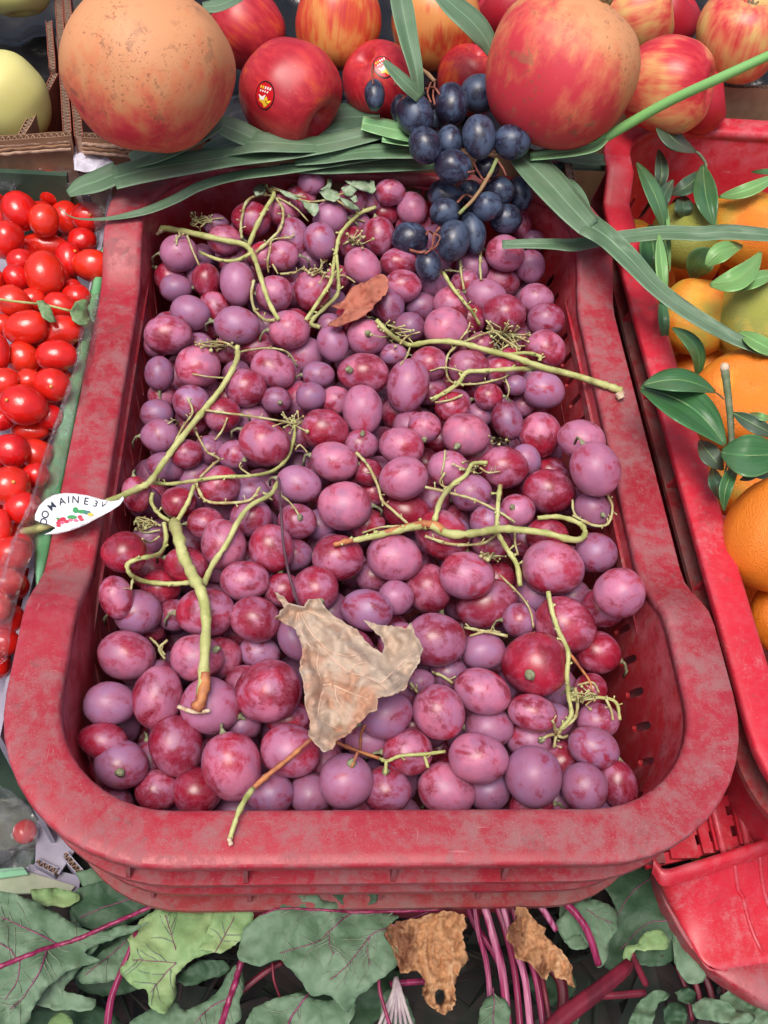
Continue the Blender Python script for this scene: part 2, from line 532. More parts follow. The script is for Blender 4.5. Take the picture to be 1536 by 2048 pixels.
# ---------------------------------------------------------------- red grapes
# each: x, y, half long, half short, angle of long axis, layer, kind   (r red, p pink, v violet, d dark blue-violet)
GR = """358 507 38 37 0 1 v|413 561 34 29 80 2 r|475 568 44 35 85 1 v|549 587 38 36 0 1 p|625 581 41 37 90 1 r|352 576 33 27 0 2 d
381 626 41 34 20 1.1 v|337 670 49 39 0 1 p|430 616 36 31 60 2 r|474 651 46 38 10 1 v|579 660 42 39 0 1 p|396 734 46 42 0 1.1 p
319 747 35 30 90 1 d|547 740 47 38 30 1.5 p|492 776 42 39 0 1 r|514 698 40 35 0 2 r|609 711 40 38 0 2 v|502 439 40 35 10 1.5 r
449 480 35 30 0 2 r|566 421 35 33 0 2 r|586 476 41 33 80 1.5 v|640 483 38 33 75 1 v|661 437 36 34 0 1.5 v|623 366 28 24 0 2 v
706 396 33 30 90 2 r|780 385 32 27 0 2 r|758 473 39 33 80 1 r|706 487 38 34 0 2 r|726 534 42 34 50 1 p|618 522 26 22 0 2 d
566 512 33 30 0 2 r|524 512 30 28 0 2 r|676 555 26 26 0 3 r|666 688 38 31 70 1 v|733 675 41 37 0 1 p|661 650 26 24 0 3 d
535 655 35 34 0 2.5 v|726 747 52 41 5 1 p|725 820 51 41 85 1 p|622 793 31 29 0 1 d|637 750 33 27 0 1.5 d|672 802 32 30 0 2 p
553 800 31 27 0 2 d|650 860 49 41 15 1.5 r|529 886 53 46 30 1 p|383 805 38 36 0 2 v|385 838 35 34 0 2.5 r|320 872 39 34 0 1.5 v
314 828 33 30 0 2 d|325 793 30 28 0 3 r|445 830 38 36 0 2 p|500 838 42 35 0 2 v|408 660 30 26 0 3 r|315 690 28 26 0 3 v
586 551 30 28 0 3 v|712 450 30 28 0 3 v|745 405 25 23 0 3 v|433 450 26 22 0 2.5 d|824 417 34 31 60 1.5 p|769 427 30 26 0 2 r
827 450 38 32 0 2 r|798 527 38 30 0 1.5 r|806 573 38 33 0 1.1 p|866 569 30 26 0 2 v|778 614 36 31 80 1 d|842 612 34 28 0 1.5 d
818 654 32 30 0 2 d|902 611 38 34 60 1.5 p|893 658 46 42 20 1 p|1010 507 40 36 20 1 p|1061 534 34 30 80 1.5 v|1068 482 27 22 0 2 d
1040 452 32 25 80 2 r|1002 563 40 36 0 1.2 p|972 592 42 34 10 1.1 v|1008 627 44 38 10 1 r|1072 600 36 33 0 1.5 v|1092 640 38 35 0 1.2 v
1092 699 42 37 30 1 p|1087 780 44 38 20 1.5 v|930 567 30 28 0 3 v|944 535 33 30 0 3 v|815 772 55 43 105 1 v|857 727 38 34 0 2 r
937 735 43 36 0 2 r|960 690 28 26 0 3 r|787 709 28 22 0 2 v|977 793 29 27 0 1 r|1032 770 24 21 0 1.5 d|1015 842 40 31 65 1 d
1080 870 46 43 80 1.1 p|849 855 34 32 0 1 p|932 870 50 43 10 1 p|803 893 46 39 15 1.1 r|802 826 42 35 0 2 r|904 815 35 32 0 2 r
958 830 28 26 0 3 v|1162 880 49 40 15 1.5 p|1046 811 25 24 0 3 v|373 908 33 30 0 1.5 r|331 934 40 30 10 2.5 d|435 972 45 42 0 1 R
274 989 37 30 80 1.5 r|358 1005 36 32 0 1.5 r|468 910 33 30 0 2 v|598 968 46 37 15 1 v|668 923 49 40 15 1 p|689 1012 55 50 0 1 p
595 1043 40 36 10 1.5 r|502 1036 43 39 0 1.5 v|500 985 40 33 0 2 d|412 1047 38 33 0 2 r|447 1088 52 45 70 1 p|543 1097 50 45 70 1 p
248 1105 46 42 0 1 R|373 1132 46 38 20 1.5 r|490 1162 50 41 0 1 p|676 1116 52 47 0 1 r|630 1178 47 46 0 1 p|233 1195 45 34 75 2 r
276 1225 48 46 0 1 v|322 1176 40 38 0 2 r|411 1225 60 49 0 1 p|510 1239 52 46 20 1.5 r|253 1311 58 49 15 1 p|394 1316 54 47 0 1 p
440 1316 42 46 90 1.3 p|537 1383 67 63 160 1 p|315 1393 64 50 100 1 p|220 1408 53 45 0 1 v|519 1305 42 33 10 2.5 v|592 1280 46 34 60 2.5 d
733 1220 53 42 10 1.5 v|567 1180 40 34 0 2.5 r|590 1110 35 32 0 3 d|300 1260 30 28 0 3 r|421 1412 61 56 20 1.2 v|353 1492 62 54 75 1.2 r
464 1533 71 59 75 1 p|243 1529 54 49 10 1 v|205 1482 50 37 10 2 r|581 1502 61 53 15 1.3 r|692 1562 55 55 0 1 v|540 1588 48 42 0 2 d
395 1582 50 48 0 2 r|315 1580 45 42 0 3 r|622 1588 45 42 0 3 d|487 1450 36 34 0 3 d|577 1438 46 40 0 3 r|773 1429 54 47 160 1 v
878 1425 57 52 60 1 p|965 1383 59 45 20 1.1 p|1070 1328 68 65 0 1 R|1065 1426 51 37 15 1.2 p|979 1455 50 42 0 2 v|815 1504 51 48 0 1.3 r
957 1516 61 50 10 1 p|1188 1496 54 41 25 1 v|1067 1553 62 57 80 1 v|1168 1574 50 47 60 1.2 d|1237 1570 53 38 70 1.7 r|893 1580 60 52 35 1 p
774 1580 50 46 30 1.2 v|975 1580 45 42 0 3 d|1057 1480 45 38 0 2.5 v|1196 1442 44 36 0 2 v|1180 1378 34 32 0 1.7 r|1196 1305 47 43 20 1.5 r
872 1280 61 54 10 1 r|967 1303 46 38 0 2 v|897 1345 40 36 0 3 d|840 1362 30 24 0 2 v|735 1480 45 36 0 2.5 v|1110 1440 36 34 0 3 d
807 957 50 44 160 1 p|1007 935 50 43 0 1 r|1098 983 54 45 10 1 r|1190 938 57 50 65 1 p|896 937 42 36 0 1.5 p|942 985 42 38 0 2 v
1035 1022 36 34 0 1 p|979 1043 40 35 0 1.5 v|1185 1020 39 36 60 1.1 d|1094 1070 43 34 0 1.3 R|1192 1106 43 41 0 1.1 v|1106 1136 64 55 10 1 P
1238 1185 51 50 0 1 p|885 1070 57 47 35 1.3 r|983 1090 40 34 0 2 r|789 1115 57 48 15 1 p|934 1152 57 48 10 1 p|857 1178 50 48 60 1.3 r
974 1207 63 49 160 1.5 r|1132 1250 65 54 30 1.2 p|1207 1215 46 40 0 2 r|792 1195 36 35 0 2.5 v|745 1152 36 32 0 2.5 v|815 1025 50 40 15 2 r
735 945 30 28 0 2.5 r|865 1000 36 34 0 2.5 v|1052 920 33 30 60 2 v|722 890 35 31 0 2.5 v|748 985 30 28 0 3 r|735 1050 36 33 0 3 r
1040 1240 36 34 0 3 v|1070 1190 36 34 0 3 v|660 1225 46 42 0 3 d|700 1300 48 42 0 3 v|560 900 30 28 0 2.5 d|640 940 30 28 0 3 d
420 900 34 30 0 2.5 d|405 780 36 32 0 2.5 v|600 870 34 30 0 3 v|560 640 32 28 0 3 v|700 640 32 30 0 3 r|760 800 36 30 0 3 d
860 780 34 30 0 2.5 v|1000 740 36 32 0 2.5 r|1020 680 34 32 0 2.5 v|940 640 34 32 0 2.5 r|840 520 36 32 0 2.5 v|600 400 34 30 0 3 r
900 760 36 30 0 2.5 r|330 900 30 28 0 3 d|460 700 34 30 0 2.5 p|640 1050 34 32 0 3 d|350 1230 36 32 0 3 d|1130 1000 36 32 0 3 d"""

def heap_z(x, y):
    """height of the top of the grape heap inside the crate"""
    ex = max(0.0, 1-(abs(x+0.01)/0.16)**2.6)
    z = 0.246+0.022*ex
    z += 0.020*sstep(0.30, 0.50, y)
    z -= 0.010*(1-sstep(0.03, 0.12, y))
    return z

def heap_depth(px, py):
    d = 0.5
    for _ in range(14):
        p = Pd(px, py, d)
        z = heap_z(max(-0.16, min(0.16, p.x)), max(0.02, min(0.52, p.y)))
        d = 0.5*d+0.5*Dz(px, py, z)
    return d

def base_grape(seed, ny=20, nx=28):
    rnd = random.Random(seed)
    sv = Vector((rnd.uniform(-9, 9), rnd.uniform(-9, 9), rnd.uniform(-9, 9)))
    eg = rnd.uniform(-0.08, 0.08)
    V = [Vector((1, 0, 0))]
    for i in range(1, ny):
        a = math.pi*i/ny
        for k in range(nx):
            b = 2*math.pi*k/nx
            p = Vector((math.cos(a), math.sin(a)*math.cos(b), math.sin(a)*math.sin(b)))
            f = 1+0.035*noise.noise(p*1.3+sv)+0.012*noise.noise(p*3+sv)
            q = p*f
            q.y *= 1+eg*p.x; q.z *= 1+eg*p.x
            V.append(q)
    V.append(Vector((-1, 0, 0)))
    F = [(0, 1+k, 1+(k+1) % nx) for k in range(nx)]
    for i in range(ny-2):
        o = 1+i*nx
        F += [(o+k, o+nx+k, o+nx+(k+1) % nx, o+(k+1) % nx) for k in range(nx)]
    o = 1+(ny-2)*nx
    F += [(o+k, len(V)-1, o+(k+1) % nx) for k in range(nx)]
    me = mesh_from('grape', V, F)
    me.polygons.foreach_set('use_smooth', [True]*len(me.polygons))
    return me

class Pile:
    """bodies kept as spheres; new ones slide away from the eye till they touch nothing"""
    def __init__(s): s.c = []; s.r = []; s.item = []
    def push(s, px, py, rpx, d0, tol=0.86, step=0.0015, maxn=90, flat=1.0):
        d = d0
        R_ = ray(px, py); C_ = np.array(s.c) if s.c else None; r_ = np.array(s.r) if s.c else None
        for _ in range(maxn):
            r = rpx*d/FPX*R_.length*0.98
            p = np.array(CAM+R_*d)
            if C_ is None: break
            dist = np.sqrt(((C_-p)**2).sum(1))
            if (dist > (r_+r)*tol).all(): break
            d += step
        return d
    def add(s, p, r, item=None): s.c.append(tuple(p)); s.r.append(r); s.item.append(item)
    def hit(s, px, py, extra=0.0, lim=None):
        """nearest depth at which a ray meets a (thickened) body"""
        R_ = ray(px, py); L = R_.length; u = np.array(R_/L)
        c = np.array(s.c)-np.array(CAM); r = np.array(s.r)+extra
        b = c@u; q = (c**2).sum(1)-b*b; ok = q < r*r
        if not ok.any(): return None
        return float((b[ok]-np.sqrt(r[ok]**2-q[ok])).min())/L

red = Pile()
items = []
for ln in GR.replace('\n', '|').split('|'):
    t = ln.split()
    items.append((float(t[0]), float(t[1]), float(t[2]), float(t[3]), float(t[4]), float(t[5]), t[6]))
items.sort(key=lambda t: t[5])
rg_ = random.Random(11)
placed = []
for it in items:
    px, py, a, b, an, ly, kd = it
    d0 = heap_depth(px, py)+(ly-1)*0.006
    rp = math.sqrt(a*b)
    d0 -= rp*0.4*d0/FPX
    d = red.push(px, py, rp, d0)
    p = Pd(px, py, d)
    r = rp*d/FPX
    for _ in range(60):            # never through a crate wall
        wl = 0.1825-C1.rimw-0.004-0.05*max(0, 0.30-p.z)
        if p.y+r < 0.5135-0.05*max(0, 0.30-p.z) and abs(p.x)+r < wl+0.002: break
        d -= 0.002; p = Pd(px, py, d); r = rp*d/FPX
    # stay inside the crate walls
    red.add(p, r)
    placed.append((p, a*d/FPX, b*d/FPX, an, kd, (px, py)))

# grapes further down, seen only through the gaps
deep = []
for zz in (-0.017, -0.036, -0.056):
    y = 0.05
    while y < 0.50:
        x = -0.135
        while x < 0.14:
            p = Vector((x+rg_.uniform(-0.006, 0.006), y+rg_.uniform(-0.006, 0.006), heap_z(x, y)+zz+rg_.uniform(-0.004, 0.004)))
            r = rg_.uniform(0.0105, 0.0125)
            C_ = np.array(red.c); dist = np.sqrt(((C_-np.array(p))**2).sum(1))
            if (dist > (np.array(red.r)+r)*0.84).all():
                red.add(p, r)
                v = p-CAM; dd = v.dot(fw)
                deep.append((p, r*1.08, r*0.95, rg_.uniform(0, 180), rg_.choice('rvdd'), (768+FPX*v.dot(rt)/dd, 1024-FPX*v.dot(up)/dd)))
            x += 0.0215
        y += 0.0215

# stems: pixel path, width in pixels
ST = {
 'a': [('m', 13, 9, [(322, 457), (345, 459), (400, 470), (455, 482), (490, 490), (507, 512), (520, 550), (536, 600), (557, 640)]),
       ('m', 10, 7, [(497, 492), (512, 455), (530, 420), (548, 388), (530, 374), (530, 360), (552, 347), (600, 345)]),
       ('t', 6, 5, [(484, 478), (482, 450), (492, 405), (520, 390), (548, 392)]),
       ('t', 7, 5, [(512, 505), (540, 480), (562, 455), (566, 420), (552, 396)]),
       ('m', 9, 6, [(505, 505), (475, 520), (440, 520), (400, 505)]),
       ('t', 6, 7, [(508, 560), (503, 590), (510, 620), (530, 640), (550, 640)]),
       ('t', 4, 3, [(383, 452), (392, 438), (410, 433), (418, 440)]), ('t', 4, 3, [(400, 455), (420, 440), (447, 436)]),
       ('t', 4, 4, [(374, 470), (385, 500), (398, 530)]), ('t', 4, 4, [(371, 466), (355, 475), (353, 490)]),
       ('t', 4, 3, [(540, 500), (545, 480), (575, 475), (590, 470)]), ('t', 5, 4, [(540, 500), (535, 525), (537, 545)]),
       ('t', 5, 5, [(560, 548), (590, 545), (605, 538), (620, 545)]), ('t', 4, 4, [(545, 528), (556, 548)]),
       ('t', 4, 3, [(555, 395), (590, 415), (617, 443)])],
 'b': [('m', 8, 8, [(612, 640), (640, 598), (662, 562), (667, 530), (672, 505), (680, 470), (700, 445), (722, 426), (752, 414)]),
       ('m', 9, 7, [(640, 655), (622, 645), (650, 615), (675, 588), (676, 550), (673, 510)]),
       ('t', 4, 3, [(668, 552), (690, 552), (710, 565)]), ('t', 4, 3, [(660, 555), (642, 548), (643, 530), (655, 520)]),
       ('t', 4, 3, [(685, 490), (700, 483), (718, 490)]), ('t', 3, 3, [(697, 450), (712, 440), (730, 443)])],
 'c': [('m', 15, 9, [(1243, 782), (1222, 774), (1190, 764), (1140, 748), (1080, 733), (1030, 715), (980, 702), (920, 686), (865, 683), (820, 690), (785, 672), (752, 640)]),
       ('m', 10, 9, [(1070, 738), (1030, 738), (965, 742), (932, 745), (918, 765), (890, 785), (862, 800)]),
       ('m', 8, 7, [(1080, 722), (1078, 712), (1050, 706), (1010, 710)]),
       ('t', 5, 4, [(915, 690), (896, 710), (892, 740), (905, 765), (950, 768), (1000, 758), (1020, 748)]),
       ('t', 5, 4, [(925, 790), (900, 800), (870, 805)]), ('t', 4, 3, [(930, 745), (890, 735), (860, 742)]),
       ('t', 5, 4, [(925, 685), (960, 670), (985, 660), (972, 640)]), ('t', 5, 4, [(975, 650), (1000, 672), (1040, 700)]),
       ('t', 3, 3, [(985, 660), (1010, 668), (1030, 690)]), ('t', 3, 3, [(990, 665), (1020, 690), (1050, 692)]), ('t', 4, 3, [(920, 680), (935, 660), (940, 645)]),
       ('t', 4, 3, [(800, 688), (815, 672), (840, 664)]), ('t', 4, 3, [(790, 680), (770, 655), (780, 640)]), ('t', 3, 3, [(830, 690), (800, 660), (775, 650)]),
       ('t', 4, 3, [(820, 695), (812, 715), (800, 730)]), ('t', 4, 3, [(1010, 755), (1018, 780), (1012, 800)]), ('t', 4, 3, [(1000, 700), (1025, 685), (1052, 675)]),
       ('m', 8, 6, [(886, 545), (905, 575), (925, 600), (945, 625), (960, 650)]), ('t', 5, 5, [(920, 520), (922, 545), (928, 580)]), ('t', 5, 5, [(962, 500), (960, 530), (962, 560)]), ('t', 4, 3, [(890, 540), (910, 542), (925, 545)])],
 'd': [('m', 15, 11, [(45, 1064), (90, 1053), (150, 1033), (215, 1004), (270, 980), (300, 963), (325, 928), (350, 893), (380, 855), (412, 815), (440, 780), (462, 745), (475, 715), (474, 692)]),
       ('m', 8, 7, [(302, 965), (340, 968), (385, 962), (440, 954), (500, 952), (545, 942), (575, 915), (588, 875), (590, 840)]),
       ('t', 5, 4, [(408, 820), (450, 826), (500, 832), (550, 840), (592, 848)]), ('t', 5, 4, [(385, 850), (400, 880), (415, 905)]),
       ('t', 5, 4, [(475, 700), (450, 685), (420, 684), (390, 690)]), ('t', 4, 4, [(475, 705), (500, 700), (540, 696), (575, 705), (595, 735)]),
       ('t', 5, 4, [(345, 895), (365, 855), (385, 825), (375, 795)]), ('t', 4, 3, [(360, 850), (350, 840), (335, 848)]), ('t', 4, 3, [(452, 756), (420, 754), (385, 748)]),
       ('t', 6, 6, [(390, 962), (410, 1000), (450, 1006), (500, 1000), (520, 975)]), ('t', 5, 5, [(400, 955), (425, 930), (438, 918), (415, 905)]),
       ('t', 4, 3, [(500, 950), (480, 935), (482, 925)]), ('t', 4, 3, [(590, 900), (600, 890), (615, 905)]), ('t', 4, 4, [(430, 880), (445, 860), (455, 835)])],
 'e': [('m', 20, 24, [(398, 1415), (405, 1370), (410, 1300), (412, 1240), (404, 1190), (385, 1150), (366, 1110), (354, 1065), (348, 1045)]),
       ('m', 13, 9, [(408, 1168), (425, 1130), (455, 1085), (475, 1045), (500, 1012), (540, 990), (555, 965)]),
       ('m', 10, 9, [(380, 1165), (340, 1168), (290, 1163), (262, 1150), (255, 1130), (275, 1118), (318, 1108), (332, 1080), (328, 1045)]),
       ('m', 11, 8, [(350, 1048), (362, 1030), (378, 1000), (388, 970)]), ('m', 8, 8, [(345, 1045), (320, 1030), (303, 1005), (305, 985)]),
       ('t', 4, 3, [(322, 1052), (300, 1040), (275, 1035), (268, 1050)]), ('t', 4, 3, [(320, 1060), (290, 1065), (275, 1055)]), ('t', 4, 4, [(320, 1072), (300, 1085), (285, 1078)]),
       ('t', 5, 4, [(265, 1160), (262, 1180)]), ('t', 4, 4, [(555, 985), (580, 1005), (598, 1030)]), ('t', 5, 5, [(300, 1275), (315, 1290), (330, 1310)]), ('t', 6, 5, [(335, 1280), (318, 1298), (330, 1318)]),
       ('t', 3, 3, [(540, 990), (525, 985), (545, 1000)])],
 'f': [('m', 9, 18, [(668, 1090), (700, 1082), (745, 1073), (790, 1062), (830, 1052), (862, 1050)]), ('m', 18, 9, [(862, 1050), (900, 1068), (950, 1066), (1000, 1058), (1040, 1060), (1090, 1066), (1150, 1080), (1170, 1068), (1160, 1048), (1120, 1034), (1075, 1036)]),
       ('m', 11, 8, [(868, 1045), (882, 1000), (905, 970), (932, 950), (945, 928), (975, 925)]),
       ('m', 9, 11, [(1000, 972), (996, 1010), (995, 1060), (1012, 1095), (1034, 1130), (1040, 1172)]),
       ('t', 6, 6, [(850, 1072), (900, 1088), (960, 1088), (990, 1072)]), ('t', 6, 6, [(818, 1050), (785, 1020), (764, 1000), (755, 970), (735, 930), (712, 905)]),
       ('t', 6, 5, [(850, 974), (900, 986), (950, 1000), (1000, 1025), (1030, 1045)]), ('t', 5, 4, [(800, 1052), (760, 1055), (725, 1066)]),
       ('t', 5, 4, [(890, 945), (880, 965), (895, 975), (920, 965)]), ('t', 4, 3, [(890, 900), (888, 925), (882, 950)]), ('t', 5, 4, [(1030, 1058), (1030, 1085), (1036, 1110)]),
       ('t', 4, 3, [(960, 935), (975, 945), (1000, 943)]), ('t', 6, 5, [(1145, 1030), (1185, 1050), (1215, 1048), (1225, 1015), (1215, 990)]), ('t', 5, 4, [(1145, 1000), (1148, 1025), (1170, 1050)]),
       ('t', 6, 6, [(930, 1255), (965, 1262), (1015, 1272)]), ('t', 5, 5, [(940, 1272), (975, 1262), (1000, 1265)]), ('t', 4, 4, [(1000, 1150), (1040, 1190), (1060, 1220), (1067, 1255)])],
 'g': [('m', 10, 9, [(1096, 1183), (1105, 1225), (1118, 1265), (1136, 1303), (1134, 1350), (1137, 1390), (1142, 1430), (1120, 1460)]),
       ('b', 7, 3, [(1138, 1305), (1160, 1335), (1178, 1360), (1186, 1385)]), ('m', 7, 7, [(1134, 1385), (1165, 1395), (1200, 1395), (1232, 1405), (1240, 1440)]),
       ('t', 7, 6, [(1150, 1375), (1155, 1400), (1150, 1435), (1125, 1458), (1112, 1470)]), ('t', 5, 4, [(1155, 1370), (1185, 1365), (1198, 1385)]), ('t', 6, 5, [(1212, 1398), (1222, 1420), (1226, 1440)]),
       ('t', 6, 6, [(1112, 1468), (1095, 1472), (1082, 1480)]), ('t', 6, 6, [(1112, 1468), (1125, 1475), (1135, 1472)]), ('t', 6, 6, [(1112, 1470), (1108, 1495)]), ('t', 6, 6, [(1112, 1468), (1108, 1448), (1104, 1440)])],
 'h': [('b', 9, 12, [(622, 1478), (580, 1515), (530, 1555), (505, 1578)]), ('m', 13, 9, [(505, 1578), (484, 1610), (468, 1650), (459, 1682)]),
       ('b', 8, 7, [(672, 1484), (710, 1500), (760, 1517)]), ('m', 7, 7, [(760, 1517), (775, 1522), (800, 1512), (850, 1508), (890, 1503)]),
       ('m', 7, 7, [(772, 1522), (771, 1548)]), ('m', 7, 7, [(848, 1508), (856, 1535)]), ('b', 6, 5, [(715, 1505), (703, 1535)]), ('b', 5, 5, [(720, 1500), (722, 1470), (730, 1450)]),
       ('t', 6, 6, [(820, 1365), (835, 1385)]), ('t', 6, 6, [(865, 1345), (885, 1352), (905, 1366)])],
}
def lay_path(pile, path, wid0, wid1, lift=0.0, n=5, fallback=heap_depth):
    sm = catmull([(p[0], p[1]) for p in path], n)
    m = len(sm); ws = [wid0+(wid1-wid0)*i/(m-1) for i in range(m)]
    ds = []
    for (q, w_) in zip(sm, ws):
        h = pile.hit(q[0], q[1], w_*0.5*0.55/FPX)
        ds.append(h if h is not None else None)
    fb = [fallback(q[0], q[1])+0.004 for q in sm]
    ds = [min(d, f+0.004) if d is not None else f for d, f in zip(ds, fb)]
    for i, q in enumerate(sm):      # rest on the rim where the path crosses it
        z_ = 0.30
        for _ in range(4):
            p = Pz(q[0], q[1], z_)
            k = sstep(0.128, 0.176, p.y)*(1-sstep(0.398, 0.450, p.y))
            z_ = 0.3012-0.023*k+ws[i]*0.42*0.6/FPX
        if abs(p.x) > 0.1545 or p.y < 0.029: ds[i] = min(ds[i], Dz(q[0], q[1], z_))
    mn = [min(ds[max(0, i-3):i+4]) for i in range(m)]
    av = [sum(mn[max(0, i-3):i+4])/len(mn[max(0, i-3):i+4])-lift for i in range(m)]
    return [Pd(q[0], q[1], d) for q, d in zip(sm, av)], [w_*0.5*d/FPX for w_, d in zip(ws, av)], av

BL = {'a': 'red grape bunch at the far left of the crate, its bare green stem forking',
      'b': 'red grape bunch under the dead reddish leaf, with two thin parallel green stems',
      'c': 'red grape bunch whose thick cut stem reaches over the right crate rim',
      'd': 'red grape bunch whose long stem wears a white paper label on the left rim',
      'e': 'red grape bunch with the thickest green stem, left of the big dry leaf',
      'f': 'red grape bunch right of centre with a horizontal stem browned orange at one end',
      'g': 'red grape bunch in the near right corner with a thin drooping green stem',
      'h': 'red grape bunch along the near rim with a curved dry stalk over the rim'}
BG = 'red grape bunches filling the crate'
roots = {k: None for k in ST}
def near_key(px, py):
    best, bk = 1e9, 'a'
    for k, L in ST.items():
        for (_, _, _, pth) in L:
            for (x, y) in pth:
                d = (x-px)**2+(y-py)**2
                if d < best: best, bk = d, k
    return bk
groups = {k: [] for k in ST}
loose = []
for g_ in placed+deep:
    if g_[5] == (1238.0, 1185.0): loose.append(g_); continue
    groups[near_key(*g_[5])].append(g_)
grape_meshes = [base_grape(i) for i in range(8)]
for me in grape_meshes: me.materials.append(M['grape'])
KC = {'r': (0.25, 0.32, 0.15), 'R': (0.0, 0.16, 0.0), 'p': (0.12, 0.56, 0.0), 'P': (0.0, 0.38, 0.0), 'v': (0.72, 0.68, 0.18), 'd': (1.0, 0.72, 0.62)}
NUB = [(717, 928), (448, 0), (600, 1035), (703, 1528), (771, 1545), (857, 1538), (893, 1503), (730, 1450), (835, 1385), (905, 1368), (1104, 1440), (1135, 1472), (1082, 1480), (735, 668), (725, 868), (849, 878), (915, 892), (932, 1252), (688, 1228), (640, 1203), (310, 1270), (487, 920), (560, 805), (574, 792), (1025, 1015), (1110, 905), (1180, 905), (1205, 1030), (1077, 1208), (240, 1545), (868, 1520), (700, 740), (1060, 1350), (430, 1300), (380, 690), (778, 735)]
def orient(an):
    a = math.radians(an)
    X = (rt*math.cos(a) - up*math.sin(a)).normalized()
    Z = -fw
    Y = Z.cross(X)
    return Matrix((X, Y, Z)).transposed()
def grape_obj(g_, root, meshes, colr, name='grape'):
    p, a, b, an, kd, pp = g_
    o = bpy.data.objects.new(name, rg_.choice(meshes))
    col.objects.link(o)
    spin = Matrix.Rotation(rg_.uniform(0, 6.28), 3, 'X')
    o.matrix_world = Matrix.Translation(p) @ (orient(an) @ spin).to_4x4() @ Matrix.Diagonal((a, b, b, 1))
    o.color = (*[min(1, max(0, c+rg_.uniform(-0.23, 0.23))) for c in colr], 1)
    if root is not None:
        mw = Matrix.Translation(p) @ (orient(an) @ spin).to_4x4() @ Matrix.Diagonal((a, b, b, 1))
        o.parent = root
        o.matrix_parent_inverse = Matrix.Translation(root.location).inverted()
    return o
def add_nub(px, py, p, a, b, g_obj, mat):
    """short knobbly stalk end on a grape"""
    h = None
    R_ = ray(px, py); L = R_.length; u = R_/L; c = p-CAM; r = math.sqrt(a*b)
    bb = c.dot(u); q = c.length_squared-bb*bb
    t = bb-math.sqrt(max(0, r*r-q)) if q < r*r else bb
    s = CAM+u*t
    n = (s-p).normalized()
    k = r*0.16
    parts = [tube_geo([s-n*k*0.6, s+n*k*0.5, s+n*k*0.9, s+n*k*1.6], [k*0.9, k*1.05, k*0.6, k*0.45], 8, 0.5)]
    V, F = join_geo(parts)
    me = mesh_from('pedicel', V, F)
    sft = recenter(me); me.materials.append(mat)
    me.polygons.foreach_set('use_smooth', [True]*len(me.polygons))
    o = bpy.data.objects.new('pedicel', me); col.objects.link(o)
    o.location = sft
    o.parent = g_obj
    o.matrix_parent_inverse = world_mat(g_obj).inverted()
def end_stalk(g_, g_obj):
    """pedicel at one end of the berry: a knob and a short warty stalk turning down"""
    p, a, b = g_[0], g_[1], g_[2]
    mw = g_obj.matrix_basis
    ax = Vector((mw[0][0], mw[1][0], mw[2][0])).normalized()
    if rg_.random() < 0.5: ax = -ax
    s = p+ax*a*0.97; k = min(0.0016, b*0.13)
    q1 = s+ax*0.0035+Vector((0, 0, -0.001)); q2 = q1+ax*0.003+Vector((rg_.uniform(-.002, .002), rg_.uniform(-.002, .002), -0.004)); q3 = q2+Vector((0, 0, -0.006))
    V, F = tube_geo([s-ax*0.001, s+ax*0.0006, s+ax*0.0016, q1, q2, q3], [k*1.2, k*1.25, k*0.7, k*0.5, k*0.5, k*0.55], 7, 0.35, int(p.x*9999))
    me = mesh_from('pedicel', V, F); sft = recenter(me); me.materials.append(M['pedicel'])
    me.polygons.foreach_set('use_smooth', [True]*len(me.polygons))
    o = bpy.data.objects.new('pedicel', me); col.objects.link(o); o.location = sft
    o.parent = g_obj; o.matrix_parent_inverse = world_mat(g_obj).inverted()
def world_mat(o):
    m = o.matrix_basis.copy()
    if o.parent:
        m = world_mat(o.parent) @ o.matrix_parent_inverse @ m
    return m
world_of = world_mat

for k, L in ST.items():
    gs = groups[k]
    c = sum((g_[0] for g_ in gs), Vector())/len(gs)
    zmin = min(g_[0].z-g_[2] for g_ in gs)
    root = empty('grape_bunch', (c.x, c.y, zmin), BL[k], 'grapes', BG)
    roots[k] = root
    for g_ in gs:
        o = grape_obj(g_, root, grape_meshes, KC[g_[4]])
        for (nx, ny) in NUB:
            if (nx-g_[5][0])**2+(ny-g_[5][1])**2 < (0.85*g_[1]*FPX/0.6)**2 and g_ in placed[:200]:
                if not any(True for q in gs if False):
                    add_nub(nx, ny, g_[0], g_[1], g_[2], o, M['pedicel'])
                    NUB.remove((nx, ny)); break
        else:
            if rg_.random() < 0.42 and g_[5][1] > 0:
                end_stalk(g_, o)
    for i, (kind, w0, w1, path) in enumerate(L):
        pts, rad, _ = lay_path(red, path, w0, w1)
        rad = [r*(1+0.42*noise.noise(Vector((j*0.8, i, 3)))) *(1.25 if j % 7 == 3 and kind != 'm' else 1) for j, r in enumerate(rad)]
        gg = [tube_geo(pts, rad, 10 if kind == 'm' else 7, 0.22, i)]
        # little broken pedicels along thin twigs
        if kind == 't' or (kind == 'm' and w0 < 11):
            rr = random.Random(i*7+ord(k))
            for j in range(2, len(pts)-1, 2):
                if rr.random() < 0.55:
                    dv = Vector((rr.uniform(-1, 1), rr.uniform(-1, 1), rr.uniform(0.1, 1))).normalized()
                    ln = rr.uniform(0.0015, 0.004)
                    e = pts[j]+dv*(rad[j]+ln)
                    gg.append(tube_geo([pts[j], (pts[j]+e)/2, e], [rad[j]*0.45, rad[j]*0.35, rad[j]*0.6], 5))
        nm = {'m': 'stem', 't': 'twig', 'b': 'dry_stem'}[kind]
        putobj(nm, mesh_from(nm, *join_geo(gg)), M['rachis' if kind == 'm' else 'twig' if kind == 't' else 'burnt'], root)

